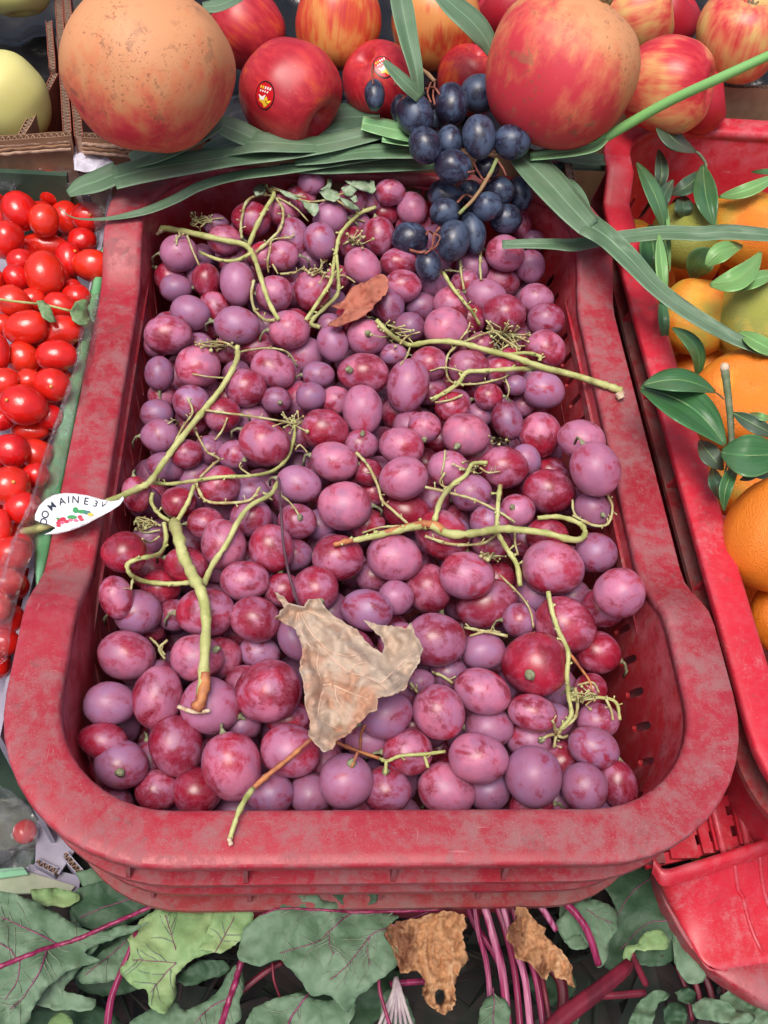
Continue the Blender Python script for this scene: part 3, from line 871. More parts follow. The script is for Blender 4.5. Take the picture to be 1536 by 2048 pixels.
def stub(root, name, path, w0, w1, mat, lift=0.0):
    pts, rad, _ = lay_path(red, path, w0, w1, lift)
    rad = [r*(1+0.25*noise.noise(Vector((j*1.7, 5, r*999)))) for j, r in enumerate(rad)]
    putobj(name, mesh_from(name, *tube_geo(pts, rad, 9, 0.4)), mat, root)
stub(roots['e'], 'stem_end', [(411, 1345), (408, 1375), (402, 1400), (394, 1420)], 21, 27, M['burnt'], 0.0008)
stub(roots['e'], 'cut_end', [(356, 1413), (375, 1420), (395, 1424), (420, 1421)], 8, 8, M['cut'], 0.002)
stub(roots['c'], 'cut_end', [(1237, 785), (1243, 797)], 17, 14, M['cut'], 0.001)
stub(roots['a'], 'cut_end', [(313, 470), (322, 462), (334, 456)], 6, 13, M['cut'], 0.0008)
stub(roots['f'], 'browned_stem', [(735, 1076), (790, 1061), (830, 1050), (862, 1049), (885, 1060)], 12, 17, M['burnt'], 0.0006)
stub(roots['f'], 'browned_stem', [(667, 1090), (690, 1084), (705, 1081)], 10, 12, M['burnt'], 0.0006)
stub(roots['f'], 'browned_stem', [(1001, 968), (999, 985), (997, 1000)], 9, 11, M['burnt'], 0.0006)
stub(roots['h'], 'cut_end', [(458, 1676), (462, 1690)], 8, 9, M['cut'], 0.0008)
stub(roots['d'], 'cut_end', [(42, 1066), (50, 1062)], 13, 15, M['cut'], 0.0006)

for g_ in loose:
    o = grape_obj(g_, None, grape_meshes, (0.35, 0.62, 0.05))
    tag(o, 'single round red grape resting against the right crate wall, apart from the stems', 'grape')

# cluttered tufts of tiny bare twigs with undeveloped berries
for (k, cx, cy, n_, spread, sd_) in (('c', 1005, 672, 26, 60, 1), ('c', 785, 668, 16, 45, 2), ('a', 398, 445, 12, 36, 3), ('e', 290, 1045, 12, 34, 4), ('b', 715, 480, 10, 34, 5), ('d', 585, 845, 12, 42, 6), ('f', 940, 935, 12, 38, 7), ('g', 1175, 1395, 12, 40, 8), ('c', 1000, 880, 8, 30, 9), ('b', 640, 545, 10, 34, 10), ('d', 430, 690, 10, 40, 11), ('f', 985, 1110, 8, 30, 12)):
    rr = random.Random(sd_)
    gg = []
    d0 = (red.hit(cx, cy, 0.001) or heap_depth(cx, cy))-0.002
    for j in range(n_):
        a = rr.uniform(0, 6.28); L = spread*rr.uniform(0.35, 1.0)
        ex, ey = cx+L*math.cos(a), cy+L*math.sin(a)*0.6
        mx_, my_ = (cx+ex)/2+rr.uniform(-9, 9), (cy+ey)/2+rr.uniform(-9, 9)
        dm = min(d0, (red.hit(mx_, my_, 0.001) or 9))-rr.uniform(0, 0.006)
        de = min(d0+0.004, (red.hit(ex, ey, 0.001) or d0+0.004))-rr.uniform(0, 0.005)
        p0 = Pd(cx+rr.uniform(-.5, .5)*spread, cy+rr.uniform(-.15, .15)*spread, d0); p1 = Pd(mx_, my_, dm); p2 = Pd(ex, ey, de)
        r0 = rr.uniform(0.00035, 0.0006)
        gg.append(tube_geo([p0, p1, p2], [r0*1.3, r0, r0*0.8], 5, 0.3, j))
        gg.append(ico_geo(p2, r0*rr.uniform(1.6, 2.8), 1))
    o = putobj('twig_tuft', mesh_from('twig_tuft', *join_geo(gg)), M['twig'], roots[k])
    o['kind'] = 'stuff'
# ---------------------------------------------------------------- more materials
def fruit_mat(name, stops, streak=(1, 1, 0.12), sc=9.0, rough=0.3, spots=None, vert=0.0, bumpv=0.0, bumps=60, contrast=(0.3, 0.7), fine=0.35):
    """stops: colours blended by a streaky noise plus a height gradient of the fruit's own axis"""
    m, t, b = new_mat(name)
    q = NT(t)
    v = q.coords(streak)
    vv = q.coords((1, 1, 1))
    tc = q.n('ShaderNodeTexCoord'); sx = q.n('ShaderNodeSeparateXYZ'); q.l(tc.outputs['Object'], sx.inputs[0])
    oi = q.n('ShaderNodeObjectInfo'); sp = q.n('ShaderNodeSeparateColor'); q.l(oi.outputs['Color'], sp.inputs[0])
    f = q.math('ADD', q.math('MULTIPLY', q.noise(v, sc, 5, 0.6), fine), q.math('MULTIPLY', q.noise(vv, 1.1, 2), 1-fine))
    f = q.math('ADD', f, q.math('MULTIPLY', sx.outputs[2], vert))
    f = q.math('ADD', f, q.math('MULTIPLY', q.math('SUBTRACT', sp.outputs[0], 0.5), 0.6))
    rp = q.n('ShaderNodeValToRGB')
    cr = rp.color_ramp
    lo, hi = contrast
    cr.elements[0].position = lo; cr.elements[0].color = (*stops[0], 1)
    cr.elements[1].position = hi; cr.elements[1].color = (*stops[-1], 1)
    for i, c in enumerate(stops[1:-1], 1):
        e = cr.elements.new(lo+(hi-lo)*i/(len(stops)-1)); e.color = (*c, 1)
    q.l(f, rp.inputs[0])
    c = rp.outputs[0]
    if spots:
        for (scl, a_, b_, colr, amt) in spots:
            vs = q.coords((1, 1, 1))
            k = q.math('MULTIPLY', q.ramp(q.noise(vs, scl, 3, 0.6, 0.3), a_, b_), q.math('MULTIPLY', q.ramp(q.noise(vs, 1.6, 2), 0.38, 0.6), amt))
            c = q.mix(k, c, colr)
    q.l(c, b.inputs['Base Color'])
    b.inputs['Roughness'].default_value = rough
    if bumpv: q.bump(q.noise(vv, bumps, 3), bumpv, 0.02, b)
    return m
M['apple'] = fruit_mat('red_striped_apple_skin', [(0.66, 0.26, 0.07), (0.62, 0.085, 0.03), (0.52, 0.032, 0.042), (0.40, 0.014, 0.028)], (3.2, 3.2, 0.25), 2.6, 0.38, contrast=(0.28, 0.62), fine=0.5,
                       spots=[(28, 0.66, 0.72, (0.80, 0.45, 0.25), 0.5)])
M['pinkapple'] = fruit_mat('pink_yellow_apple_skin', [(0.68, 0.42, 0.15), (0.68, 0.20, 0.10), (0.60, 0.045, 0.05), (0.46, 0.014, 0.03)], (3.2, 3.2, 0.25), 2.4, 0.38, contrast=(0.30, 0.60), fine=0.35)
M['yapple'] = fruit_mat('pale_yellow_apple_skin', [(0.62, 0.60, 0.20), (0.68, 0.62, 0.25)], (1, 1, 1), 4, 0.42)
M['pome'] = fruit_mat('freckled_pomegranate_rind', [(0.58, 0.035, 0.055), (0.64, 0.11, 0.075), (0.66, 0.22, 0.10), (0.64, 0.29, 0.135)], (1.4, 1.4, 0.8), 4, 0.58, contrast=(0.36, 0.62), vert=0.20, fine=0.45,
                      spots=[(24, 0.60, 0.65, (0.26, 0.09, 0.04), 0.75), (60, 0.66, 0.70, (0.14, 0.05, 0.03), 0.9), (7, 0.58, 0.70, (0.25, 0.09, 0.05), 0.7), (3, 0.60, 0.66, (0.30, 0.15, 0.08), 0.6)], bumpv=0.04)
M['orange'] = fruit_mat('clementine_peel', [(0.30, 0.32, 0.06), (0.58, 0.42, 0.06), (0.78, 0.34, 0.035), (0.80, 0.22, 0.018)], (1, 1, 1), 3, 0.42, contrast=(0.30, 0.66), bumpv=0.35, bumps=38, fine=0.25)
def tomato_material():
    m, t, b = new_mat('glossy_tomato_skin')
    q = NT(t); v = q.coords((1, 1, 1))
    oi = q.n('ShaderNodeObjectInfo'); sp = q.n('ShaderNodeSeparateColor'); q.l(oi.outputs['Color'], sp.inputs[0])
    c = q.mix(q.ramp(q.noise(v, 1.2, 3), 0.35, 0.7), (0.66, 0.008, 0.009), (0.50, 0.006, 0.009))
    c = q.mix(q.math('MULTIPLY', sp.outputs[0], 0.6), c, (0.80, 0.06, 0.015))
    q.l(c, b.inputs['Base Color'])
    b.inputs['Roughness'].default_value = 0.19
    b.inputs['Specular IOR Level'].default_value = 0.65
    b.inputs['Subsurface Weight'].default_value = 0.1
    b.inputs['Subsurface Radius'].default_value = (0.01, 0.002, 0.002)
    q.bump(q.noise(v, 3, 2), 0.03, 0.05, b)
    return m
M['tomato'] = tomato_material()
M['cal'] = simple('yellow_tomato_scar', (0.70, 0.32, 0.08), 0.6)
M['calyx'] = simple('brown_fruit_calyx', (0.16, 0.11, 0.06), 0.8, (0.30, 0.26, 0.12), 200)
M['blackplastic'] = simple('black_tray_plastic', (0.012, 0.012, 0.014), 0.22, None, 30, 0.5, 0.002)

# ---------------------------------------------------------------- black grapes on top
BK = """749 190 31 21 90 1 v|830 231 43 37 70 1 v|802 222 33 21 85 1.6 v|903 208 43 34 85 1 v|958 187 38 37 0 1.1 v|850 290 38 33 60 1.4 v
899 281 31 26 90 1.2 v|958 274 44 34 85 0.8 v|1024 284 38 34 10 1 v|906 333 38 33 10 0.9 v|973 336 26 23 0 2.2 d|893 392 38 32 20 1.2 v
890 424 31 28 0 0.9 v|940 382 24 22 0 2 v|1000 381 31 27 20 1.2 v|1040 386 34 25 75 1.5 v|975 413 31 29 0 0.9 v|1012 438 33 30 0 1.3 v
820 478 37 34 0 1 v|906 482 42 34 105 1 v|946 466 42 26 80 1.5 v|857 531 33 27 80 1 v|935 425 30 28 0 2.3 d|873 240 22 20 0 2 d|915 400 26 24 0 2.2 d"""
blk = Pile()
bitems = []
for ln in BK.replace('\n', '|').split('|'):
    t = ln.split(); bitems.append(tuple(float(x) for x in t[:6])+(t[6],))
bitems.sort(key=lambda t: t[5])
def bz(py):
    return 0.352-0.055*sstep(250, 480, py)
def bdepth(px, py): return Dz(px, py, bz(py))
broot = None
bl = []
for (px, py, a, b, an, ly, kd) in bitems:
    rp = math.sqrt(a*b)
    d = blk.push(px, py, rp, bdepth(px, py)+(ly-1)*0.01, 0.88)
    p = Pd(px, py, d); blk.add(p, rp*d/FPX)
    bl.append((p, a*d/FPX, b*d/FPX, an, kd, (px, py)))
c = sum((g_[0] for g_ in bl), Vector())/len(bl)
broot = empty('grape_bunch', (c.x, c.y, min(g_[0].z-g_[2] for g_ in bl)), 'bunch of dark blue-black grapes lying across the far rim of the red crate', 'grapes')
bmeshes = [base_grape(40+i) for i in range(5)]
# some shrivelled berries with a dent
for me in bmeshes[3:]:
    for v_ in me.vertices:
        q = v_.co.copy(); k = max(0, 1-(q-Vector((0.5, 0.2, 0.9))).length/0.75)
        v_.co -= q.normalized()*0.28*k*k
for me in bmeshes: me.materials.append(M['blackgrape'])
for g_ in bl:
    grape_obj(g_, broot, bmeshes, (0.4, 0.52, 0.25))
pc = []
bpaths = [('o', 6, 9, [(722, 99), (760, 108), (800, 122), (845, 140), (870, 163)]), ('o', 9, 7, [(994, 318), (976, 355), (950, 395), (918, 428)]),
          ('r', 4, 3, [(748, 105), (744, 135), (746, 168)]), ('r', 3, 3, [(795, 125), (788, 145), (790, 170)]), ('r', 4, 4, [(862, 165), (855, 185), (862, 205)]), ('r', 4, 4, [(870, 165), (866, 190), (870, 210)]),
          ('r', 5, 4, [(945, 320), (955, 342), (965, 358)]), ('r', 5, 4, [(995, 322), (1005, 335), (1012, 352)]), ('r', 5, 4, [(965, 358), (980, 362)]), ('r', 5, 5, [(945, 395), (930, 390), (915, 405)]),
          ('r', 5, 4, [(880, 455), (868, 470), (864, 495), (850, 508)]), ('r', 4, 4, [(868, 470), (858, 462), (852, 470)]), ('r', 4, 3, [(870, 468), (880, 475), (872, 492)]), ('r', 3, 3, [(862, 500), (878, 488)]),
          ('r', 6, 5, [(820, 500), (840, 505), (852, 502)]), ('r', 4, 3, [(935, 345), (950, 342)]), ('r', 4, 4, [(880, 190), (868, 175), (850, 178)])]
for j, (kd, w0, w1, path) in enumerate(bpaths):
    pts, rad, _ = lay_path(blk, path, w0, w1, 0.0006, 5, bdepth)
    (pc.append((kd, tube_geo(pts, rad, 8, 0.4, j))))
for k_, g_ in pc:
    nm = 'stem' if k_ == 'o' else 'twig'
    putobj(nm, mesh_from(nm, *g_), M['brownstem' if k_ == 'o' else 'rednub'], broot)

# ---------------------------------------------------------------- round fruit
def lathe_fruit(name, prof, seed, lump=0.02, nx=40, ribs=0, ribamt=0.0):
    """prof: (radius, z) from bottom pole to top pole, unit size"""
    pr = catmull(prof, 5)
    sv = Vector((seed*1.7, seed*0.3, seed*2.1))
    V, F = [], []
    for (r, z) in pr:
        for k in range(nx):
            a = 2*math.pi*k/nx
            p = Vector((max(r, 0.001)*math.cos(a), max(r, 0.001)*math.sin(a), z))
            f = 1+lump*noise.noise(p*1.2+sv)*2+(ribamt*math.cos(ribs*a+seed) * (r if r < 1 else 1) if ribs else 0)
            V.append(Vector((p.x*f, p.y*f, p.z*(1+lump*noise.noise(p+sv)))))
    m = len(pr)
    for i in range(m-1):
        for k in range(nx):
            k2 = (k+1) % nx
            F.append((i*nx+k, i*nx+k2, (i+1)*nx+k2, (i+1)*nx+k))
    F.append(tuple(range(nx-1, -1, -1))); F.append(tuple((m-1)*nx+k for k in range(nx)))
    me = mesh_from(name, V, F)
    me.polygons.foreach_set('use_smooth', [True]*len(me.polygons))
    return me
APPLE = [(0.0, -0.74), (0.12, -0.78), (0.30, -0.90), (0.52, -0.90), (0.78, -0.66), (0.97, -0.20), (1.0, 0.16), (0.90, 0.55), (0.66, 0.82), (0.42, 0.88), (0.22, 0.78), (0.08, 0.60), (0.0, 0.52)]
POME = [(0.0, -0.93), (0.3, -0.93), (0.62, -0.78), (0.90, -0.40), (1.0, 0.02), (0.93, 0.42), (0.70, 0.76), (0.40, 0.93), (0.20, 0.99), (0.16, 1.04), (0.0, 1.02)]
ORNG = [(0.0, -0.80), (0.10, -0.82), (0.40, -0.82), (0.75, -0.60), (0.97, -0.22), (1.0, 0.08), (0.90, 0.45), (0.62, 0.76), (0.30, 0.86), (0.08, 0.82), (0.0, 0.78)]
TOMA = [(0.0, -0.96), (0.25, -0.95), (0.6, -0.78), (0.90, -0.40), (1.0, 0.02), (0.93, 0.42), (0.68, 0.76), (0.34, 0.92), (0.10, 0.90), (0.0, 0.87)]
def axis_mat(ax, sx, sz):
    """ax = direction of the fruit's top in view terms: (right, up, towards the eye)"""
    z = (rt*ax[0]+up*ax[1]-fw*ax[2]).normalized()
    x = z.orthogonal().normalized(); y = z.cross(x)
    return Matrix((x, y, z)).transposed().to_4x4() @ Matrix.Diagonal((sx, sx, sz, 1))
def fruit(name, me, px, py, rpx, depth_or_z, ax, colr, label=None, cat=None, group=None, asp=1.0, isz=True, spin=0.0):
    d = Dz(px, py, depth_or_z) if isz else depth_or_z
    p = Pd(px, py, d); r = rpx*d/FPX
    o = bpy.data.objects.new(name, me); col.objects.link(o)
    o.matrix_world = Matrix.Translation(p) @ axis_mat(ax, r, r*asp) @ Matrix.Rotation(spin, 4, 'Z')
    o.color = (colr, 0.5, 0.5, 1)
    tag(o, label, cat, group)
    return o, p, r
def child_geo(name, V, F, mat, par, smooth=True):
    me = mesh_from(name, V, F); s = recenter(me); me.materials.append(mat)
    if smooth: me.polygons.foreach_set('use_smooth', [True]*len(me.polygons))
    o = bpy.data.objects.new(name, me); col.objects.link(o); o.location = s
    o.parent = par; o.matrix_parent_inverse = world_mat(par).inverted()
    return o

apm = [lathe_fruit('apple', APPLE, i, 0.03, 40, 5, 0.012) for i in range(5)]
for i, me in enumerate(apm): me.materials.append(M['apple'])
apk = [lathe_fruit('apple', APPLE, i+9, 0.03, 40, 5, 0.012) for i in range(3)]
for i, me in enumerate(apk): me.materials.append(M['pinkapple'])
GA = 'apples in the black tray'
# px, py, r, z, axis, tint, mesh, label, aspect
AP = [
 (492, 58, 76, 0.340, (-0.75, 0.5, 0.3), 0.62, apm[0], 'red apple directly right of the orange-tan pomegranate, under the short cut leaf', 1.0),
 (676, 52, 86, 0.352, (0.1, 0.9, 0.3), 0.30, apm[1], 'orange-red striped apple in the second row, above the sticker apple', 1.0),
 (579, 187, 101, 0.345, (0.85, -0.75, 0.12), 0.62, apm[2], 'deep red apple in front with a small round red and yellow sticker, in full view', 0.97),
 (762, 165, 74, 0.335, (-0.5, 0.4, 0.7), 0.60, apm[3], 'red apple with a sticker half hidden behind the hanging black grape', 1.0),
 (869, 50, 88, 0.352, (0.0, 0.8, 0.5), 0.15, apm[4], 'orange-red apple between two upright green leaves', 1.0),
 (940, 160, 66, 0.330, (0.2, 0.6, 0.6), 0.55, apm[0], 'red apple peeping out between the black grapes and the red pomegranate', 1.0),
 (1030, 15, 76, 0.335, (-0.9, 0.3, 0.3), 0.9, apm[1], 'dark red apple behind the red pomegranate at the top edge', 1.0),
 (1275, 28, 80, 0.352, (0.9, 0.1, 0.35), 0.30, apk[0], 'yellow and pink apple at the upper right of the red pomegranate', 0.95),
 (1325, 40, 70, 0.320, (0.6, 0.4, 0.6), 0.9, apm[2], 'red apple tucked behind the yellow and pink one at the top edge', 1.0),
 (1337, 172, 92, 0.345, (0.9, -0.2, 0.35), 0.42, apk[1], 'pale pink apple crossed by the thick green stalk, above the right crate', 1.0),
 (1392, 205, 62, 0.315, (0.9, 0.1, 0.35), 0.9, apm[3], 'red apple showing only its edge behind the pale pink apple', 1.0),
 (1482, 72, 88, 0.352, (0.08, 0.62, 0.72), 0.28, apk[2], 'apple with yellow top and brown calyx, showing in the top right corner', 0.95),
]
apple_objs = []
for (px, py, r, z, ax, ti, me, lb, asp) in AP:
    o, p, rr = fruit('apple', me, px, py, r, z, ax, ti, lb, 'apple', GA, asp)
    apple_objs.append((o, p, rr))
# calyx of the corner apple
o, p, rr = apple_objs[-1]
zx = (rt*0.08+up*0.62-fw*0.72).normalized()
q = p+zx*rr*0.62
parts = [tube_geo([q-zx*0.002, q+zx*0.003+Vector((math.cos(a)*0.002, math.sin(a)*0.002, 0)), q+zx*0.0055+Vector((math.cos(a)*0.005, math.sin(a)*0.005, 0))], [0.002, 0.0016, 0.0005], 5, 0.3) for a in (0, 1.25, 2.5, 3.8, 5.0)]
child_geo('calyx', *join_geo(parts), M['calyx'], o)

# stickers
def sticker(par, p, r, px, py, w_, h_, an, seed):
    """small oval label lying on the fruit: black edge, red field, yellow and white marks"""
    R_ = ray(px, py); u = R_.normalized(); c_ = p-CAM; b_ = c_.dot(u); q_ = c_.length_squared-b_*b_
    dep = min(1.0, b_-math.sqrt(max(0, (r*0.985)**2-q_)))
    s0 = CAM+u*dep
    n0 = (s0-p).normalized()
    e1 = (rt*math.cos(an)-up*math.sin(an)); e1 = (e1-n0*e1.dot(n0)).normalized(); e2 = n0.cross(e1)
    dep = (s0-CAM).dot(fw)
    # measured offset of the real surface along n0
    dgx = par.data
    inv = par.matrix_world.inverted()
    bpy.context.view_layer.update()
    inv = par.matrix_world.inverted()
    o_l = inv @ (s0+n0*0.03); d_l = (inv.to_3x3() @ (-n0)).normalized()
    ok, loc, nrm, _ = par.ray_cast(o_l, d_l)
    if ok:
        s0 = par.matrix_world @ loc
        n0 = (inv.to_3x3().transposed() @ nrm).normalized()
        e1 = (e1-n0*e1.dot(n0)).normalized(); e2 = n0.cross(e1)
    W_, H_ = w_*dep/FPX/2, h_*dep/FPX/2
    def surf(x, y, lift):
        t_ = s0+e1*x+e2*y+n0*0.02
        ok, loc, nrm, _ = par.ray_cast(inv @ t_, (inv.to_3x3() @ (-n0)).normalized())
        return (par.matrix_world @ loc)+n0*lift if ok else s0+e1*x+e2*y+n0*lift
    def blob(name, pts, lift, mat):
        cx = sum(a for a, b in pts)/len(pts); cy = sum(b for a, b in pts)/len(pts)
        V = [surf(cx, cy, lift)]; n = len(pts)
        for rr_ in (0.5, 1.0):
            V += [surf(cx+(a-cx)*rr_, cy+(b-cy)*rr_, lift) for a, b in pts]
        F = [(0, 1+k, 1+(k+1) % n) for k in range(n)]+[(1+k, 1+n+k, 1+n+(k+1) % n, 1+(k+1) % n) for k in range(n)]
        return V, F
    ell = lambda f, n=24: [(W_*f*math.cos(2*math.pi*k/n), H_*f*math.sin(2*math.pi*k/n)) for k in range(n)]
    st = child_geo('sticker', *blob('s', ell(1.0), 0.00025, None), M['st_black'], par)
    def sub(name, pts, lift, mat): 
        V, F = blob(name, [(a*W_, b*H_) for a, b in pts], lift, mat)
        child_geo(name, V, F, mat, par)
    V, F = blob('f', ell(0.9), 0.0004, None); child_geo('sticker_field', V, F, M['st_red'], par)
    sub('sticker_mark', [(-0.45, -0.1), (0.0, -0.28), (0.25, 0.0), (0.55, -0.45), (0.75, -0.2), (0.35, -0.65), (0.1, -0.8), (-0.1, -0.55), (-0.5, -0.45)], 0.00055, M['st_yellow'])
    sub('sticker_mark', [(-0.6, 0.0), (-0.2, -0.1), (0.15, 0.1), (0.0, -0.3), (-0.35, -0.35)], 0.0007, M['st_white'])
    for k in range(5):
        x = -0.55+0.24*k
        sub('sticker_mark', [(x, 0.42), (x+0.14, 0.48), (x+0.14, 0.66), (x, 0.60)], 0.00055, M['st_white'] if k > 1 else M['st_yellow'])
        if k < 4: sub('sticker_mark', [(x+0.05, 0.20), (x+0.17, 0.24), (x+0.17, 0.36), (x+0.05, 0.33)], 0.00055, M['st_white'])
M['st_black'] = simple('sticker_black', (0.015, 0.012, 0.012), 0.25)
M['st_red'] = simple('sticker_red', (0.55, 0.01, 0.02), 0.25)
M['st_yellow'] = simple('sticker_yellow', (0.85, 0.55, 0.04), 0.3)
M['st_white'] = simple('sticker_white', (0.85, 0.82, 0.80), 0.3)
sticker(apple_objs[2][0], apple_objs[2][1], apple_objs[2][2], 530, 191, 44, 55, 0.25, 1)
sticker(apple_objs[3][0], apple_objs[3][1], apple_objs[3][2], 766, 135, 38, 48, -0.5, 2)

pm = [lathe_fruit('pomegranate', POME, i+3, 0.035, 56, 6, 0.006) for i in range(2)]
for me in pm: me.materials.append(M['pome'])
P1, p1, r1 = fruit('pomegranate', pm[0], 298, 144, 168, 0.385, (0.1, 0.95, 0.30), 0.68, 'large orange-tan pomegranate, red towards its base, left of the apples', 'pomegranate', 'pomegranates in front of the apples', 0.94)
P2, p2, r2 = fruit('pomegranate', pm[1], 1121, 145, 152, 0.382, (0.35, 0.75, 0.45), 0.38, 'crimson pomegranate with brown-scarred orange shoulder, right of the black grapes', 'pomegranate', 'pomegranates in front of the apples', 0.97, spin=1.5)
for (P_, p_, r_, ax) in ((P1, p1, r1, (0.1, 0.95, 0.30)), (P2, p2, r2, (0.35, 0.75, 0.45))):
    zx = (rt*ax[0]+up*ax[1]-fw*ax[2]).normalized(); xx = zx.orthogonal().normalized(); yy = zx.cross(xx)
    parts = []
    for k in range(6):
        a = k*math.pi/3
        dr = xx*math.cos(a)+yy*math.sin(a)
        q0 = p_+zx*r_*0.97+dr*r_*0.13
        parts.append(tube_geo([q0-zx*0.003, q0+zx*0.004+dr*0.002, q0+zx*0.010+dr*0.005], [0.005, 0.004, 0.0008], 6, 0.2))
    child_geo('calyx', *join_geo(parts), M['calyx'] if P_ is P2 else M['pome'], P_)

ya = lathe_fruit('apple', APPLE, 31, 0.03); ya.materials.append(M['yapple'])
yb = lathe_fruit('apple', APPLE, 32, 0.03); yb.materials.append(M['yapple'])
fruit('apple', ya, 6, 202, 90, 0.315, (-0.3, 0.5, 0.6), 0.5, 'pale yellow-green apple low in the left cardboard box, beside its folded flap', 'apple', 'yellow apples in the left cardboard box')
fruit('apple', yb, 32, -38, 72, 0.330, (-0.1, 0.9, 0.3), 0.4, 'yellow-green apple cut off by the top left corner of the photo', 'apple', 'yellow apples in the left cardboard box', 0.9)

# ---------------------------------------------------------------- clementines
om = [lathe_fruit('clementine', ORNG, i+20, 0.03, 44) for i in range(4)]
for me in om: me.materials.append(M['orange'])
GO = 'clementines in the right crate'
OR = [(1370, 472, 66, 0.262, (0.2, 0.9, 0.35), 0.06, om[0], 'small green-yellow clementine farthest into the crate, half wrapped in leaves', 1.12),
      (1497, 462, 90, 0.268, (0.2, 0.7, 0.5), 0.66, om[1], 'orange clementine under the horizontal reed leaf at the right', 0.95),
      (1505, 548, 66, 0.232, (0.0, 0.8, 0.5), 0.72, om[2], 'deep orange clementine showing beneath two light green leaves', 1.0),
      (1393, 636, 76, 0.262, (0.1, 0.85, 0.2), 0.50, om[3], 'yellow-orange clementine against the crate wall, below the green one', 1.15),
      (1502, 645, 86, 0.272, (0.8, 0.5, 0.2), 0.22, om[0], 'mottled yellow-green clementine with a tiny white fleck', 1.0),
      (1487, 800, 100, 0.280, (-0.15, 0.3, 0.9), 0.82, om[1], 'bright orange clementine behind the upright cut twig', 0.95),
      (1560, 1072, 116, 0.280, (0.3, -0.2, 0.9), 0.88, om[2], 'large orange clementine cut off by the right edge, below the leafy twig', 1.0),
      (1578, 1235, 80, 0.235, (0.3, 0.2, 0.9), 1.0, om[3], 'dark orange clementine lowest in the crate at the right edge', 1.0),
      (1400, 760, 70, 0.215, (0.3, 0.2, 0.9), 0.7, om[2], 'clementine mostly hidden in the gap under the curled leaf by the crate wall', 1.0),
      (1470, 960, 72, 0.220, (0.3, 0.2, 0.9), 0.7, om[0], 'clementine deep in the shade under the leafy twig', 1.0)]
ora = Pile()
for (px, py, r, z, ax, ti, me, lb, asp) in OR:
    o, p, rr = fruit('clementine', me, px, py, r, z, ax, ti, lb, 'clementine', GO, asp)
    ora.add(p, rr)
# the layers below and towards the viewer's right, seen only from the side
ro_ = random.Random(5)
for zz in (0.245, 0.190):
    yy = 0.055
    while yy < 0.60:
        xx = 0.255
        while xx < 0.53:
            p = Vector((xx+ro_.uniform(-.006, .006), yy+ro_.uniform(-.006, .006), zz+ro_.uniform(-.004, .004)))
            C_ = np.array(ora.c); dist = np.sqrt(((C_-np.array(p))**2).sum(1))
            v = p-CAM; dd = v.dot(fw); ppx, ppy = 768+FPX*v.dot(rt)/dd, 1024-FPX*v.dot(up)/dd
            free = (dist > (np.array(ora.r)+0.030)*0.93).all()
            if free and not (ppx < 1536+0.034*FPX/dd and zz > 0.22):
                ora.add(p, 0.030)
                o = bpy.data.objects.new('clementine', ro_.choice(om)); col.objects.link(o)
                o.matrix_world = Matrix.Translation(p) @ axis_mat((ro_.uniform(-1, 1), ro_.uniform(-1, 1), 0.6), 0.030, 0.030)
                o.color = (ro_.uniform(0.5, 0.9), .5, .5, 1)
                tag(o, 'clementine buried under the top layer of fruit in the right crate', 'clementine', GO)
            xx += 0.059
        yy += 0.059
V, F = ico_geo(Pd(1491, 637, Dz(1491, 637, 0.272)-0.0335), 0.0012, 1)

# ---------------------------------------------------------------- tomatoes
TM = """101 378 33 30 90 1|39 422 38 33 60 1.1|-2 375 32 27 90 1.2|88 441 31 27 90 1|134 437 33 26 70 2|176 435 31 29 0 1|12 480 36 32 110 1.2|92 490 43 22 5 2
165 482 27 24 0 2|138 520 34 24 80 1.5|183 531 36 29 5 1|40 521 25 22 0 1.6|33 556 27 24 40 1.5|89 548 44 35 80 1|142 578 21 18 0 2.3|172 597 29 26 0 2|25 604 35 29 20 1
66 600 25 22 0 2.4|121 612 32 24 20 1.6|53 656 44 32 170 1|130 664 43 30 165 1.1|3 650 22 20 0 2|113 712 39 29 0 1|46 717 33 29 30 1.3|-4 705 36 21 90 1|76 690 20 18 0 3|104 770 34 30 20 1
58 762 26 22 0 2|8 766 30 27 0 1.3|140 757 22 20 0 2.5|47 811 45 37 15 1|0 840 24 21 0 2|100 835 26 23 0 2|60 862 36 21 0 2|20 901 36 31 0 1|70 908 31 27 30 1.2|16 973 41 37 0 1|57 945 24 22 0 2.5
42 1017 34 29 150 1.1|0 1056 36 21 90 1|34 1107 37 32 0 1.5|18 1170 38 32 20 1.5|95 1012 26 23 0 2|97 950 25 22 0 2|10 1240 37 31 0 1.6|55 1090 26 24 0 2.5|2 1300 34 30 0 2|150 640 24 22 0 2.5|128 850 20 18 0 2.6|75 1045 24 20 0 2.2|50 1200 28 26 0 2.4|-25 560 30 26 0 1.5|-25 930 30 26 0 1.5|120 905 22 20 0 2.5|14 1165 30 27 20 1.4|-6 1215 30 26 60 1.5|8 1285 30 26 0 1.6|-14 1330 32 28 0 1.6|20 430 26 24 0 3|60 570 22 20 0 3"""
tomm = [lathe_fruit('tomato', TOMA, i+50, 0.03, 28) for i in range(5)]
for me in tomm: me.materials.append(M['tomato'])
tom = Pile()
tl = []
for ln in TM.replace('\n', '|').split('|'):
    t = [float(x) for x in ln.split()]; tl.append(t)
for k in range(46):
    tl.append([18+36*(k % 5)-26*(k % 2)-0.05*30*k+random.uniform(-8, 8), 390+20.5*k+random.uniform(-8, 8), 30, 25, random.uniform(0, 180), 3.4])
tl.sort(key=lambda t: t[5])
def tz(px, py): return 0.288-0.012*sstep(90, 190, px)-0.012*(1-sstep(340, 430, py))
def tdepth(px, py): return Dz(px, py, tz(px, py))
rt_ = random.Random(4)
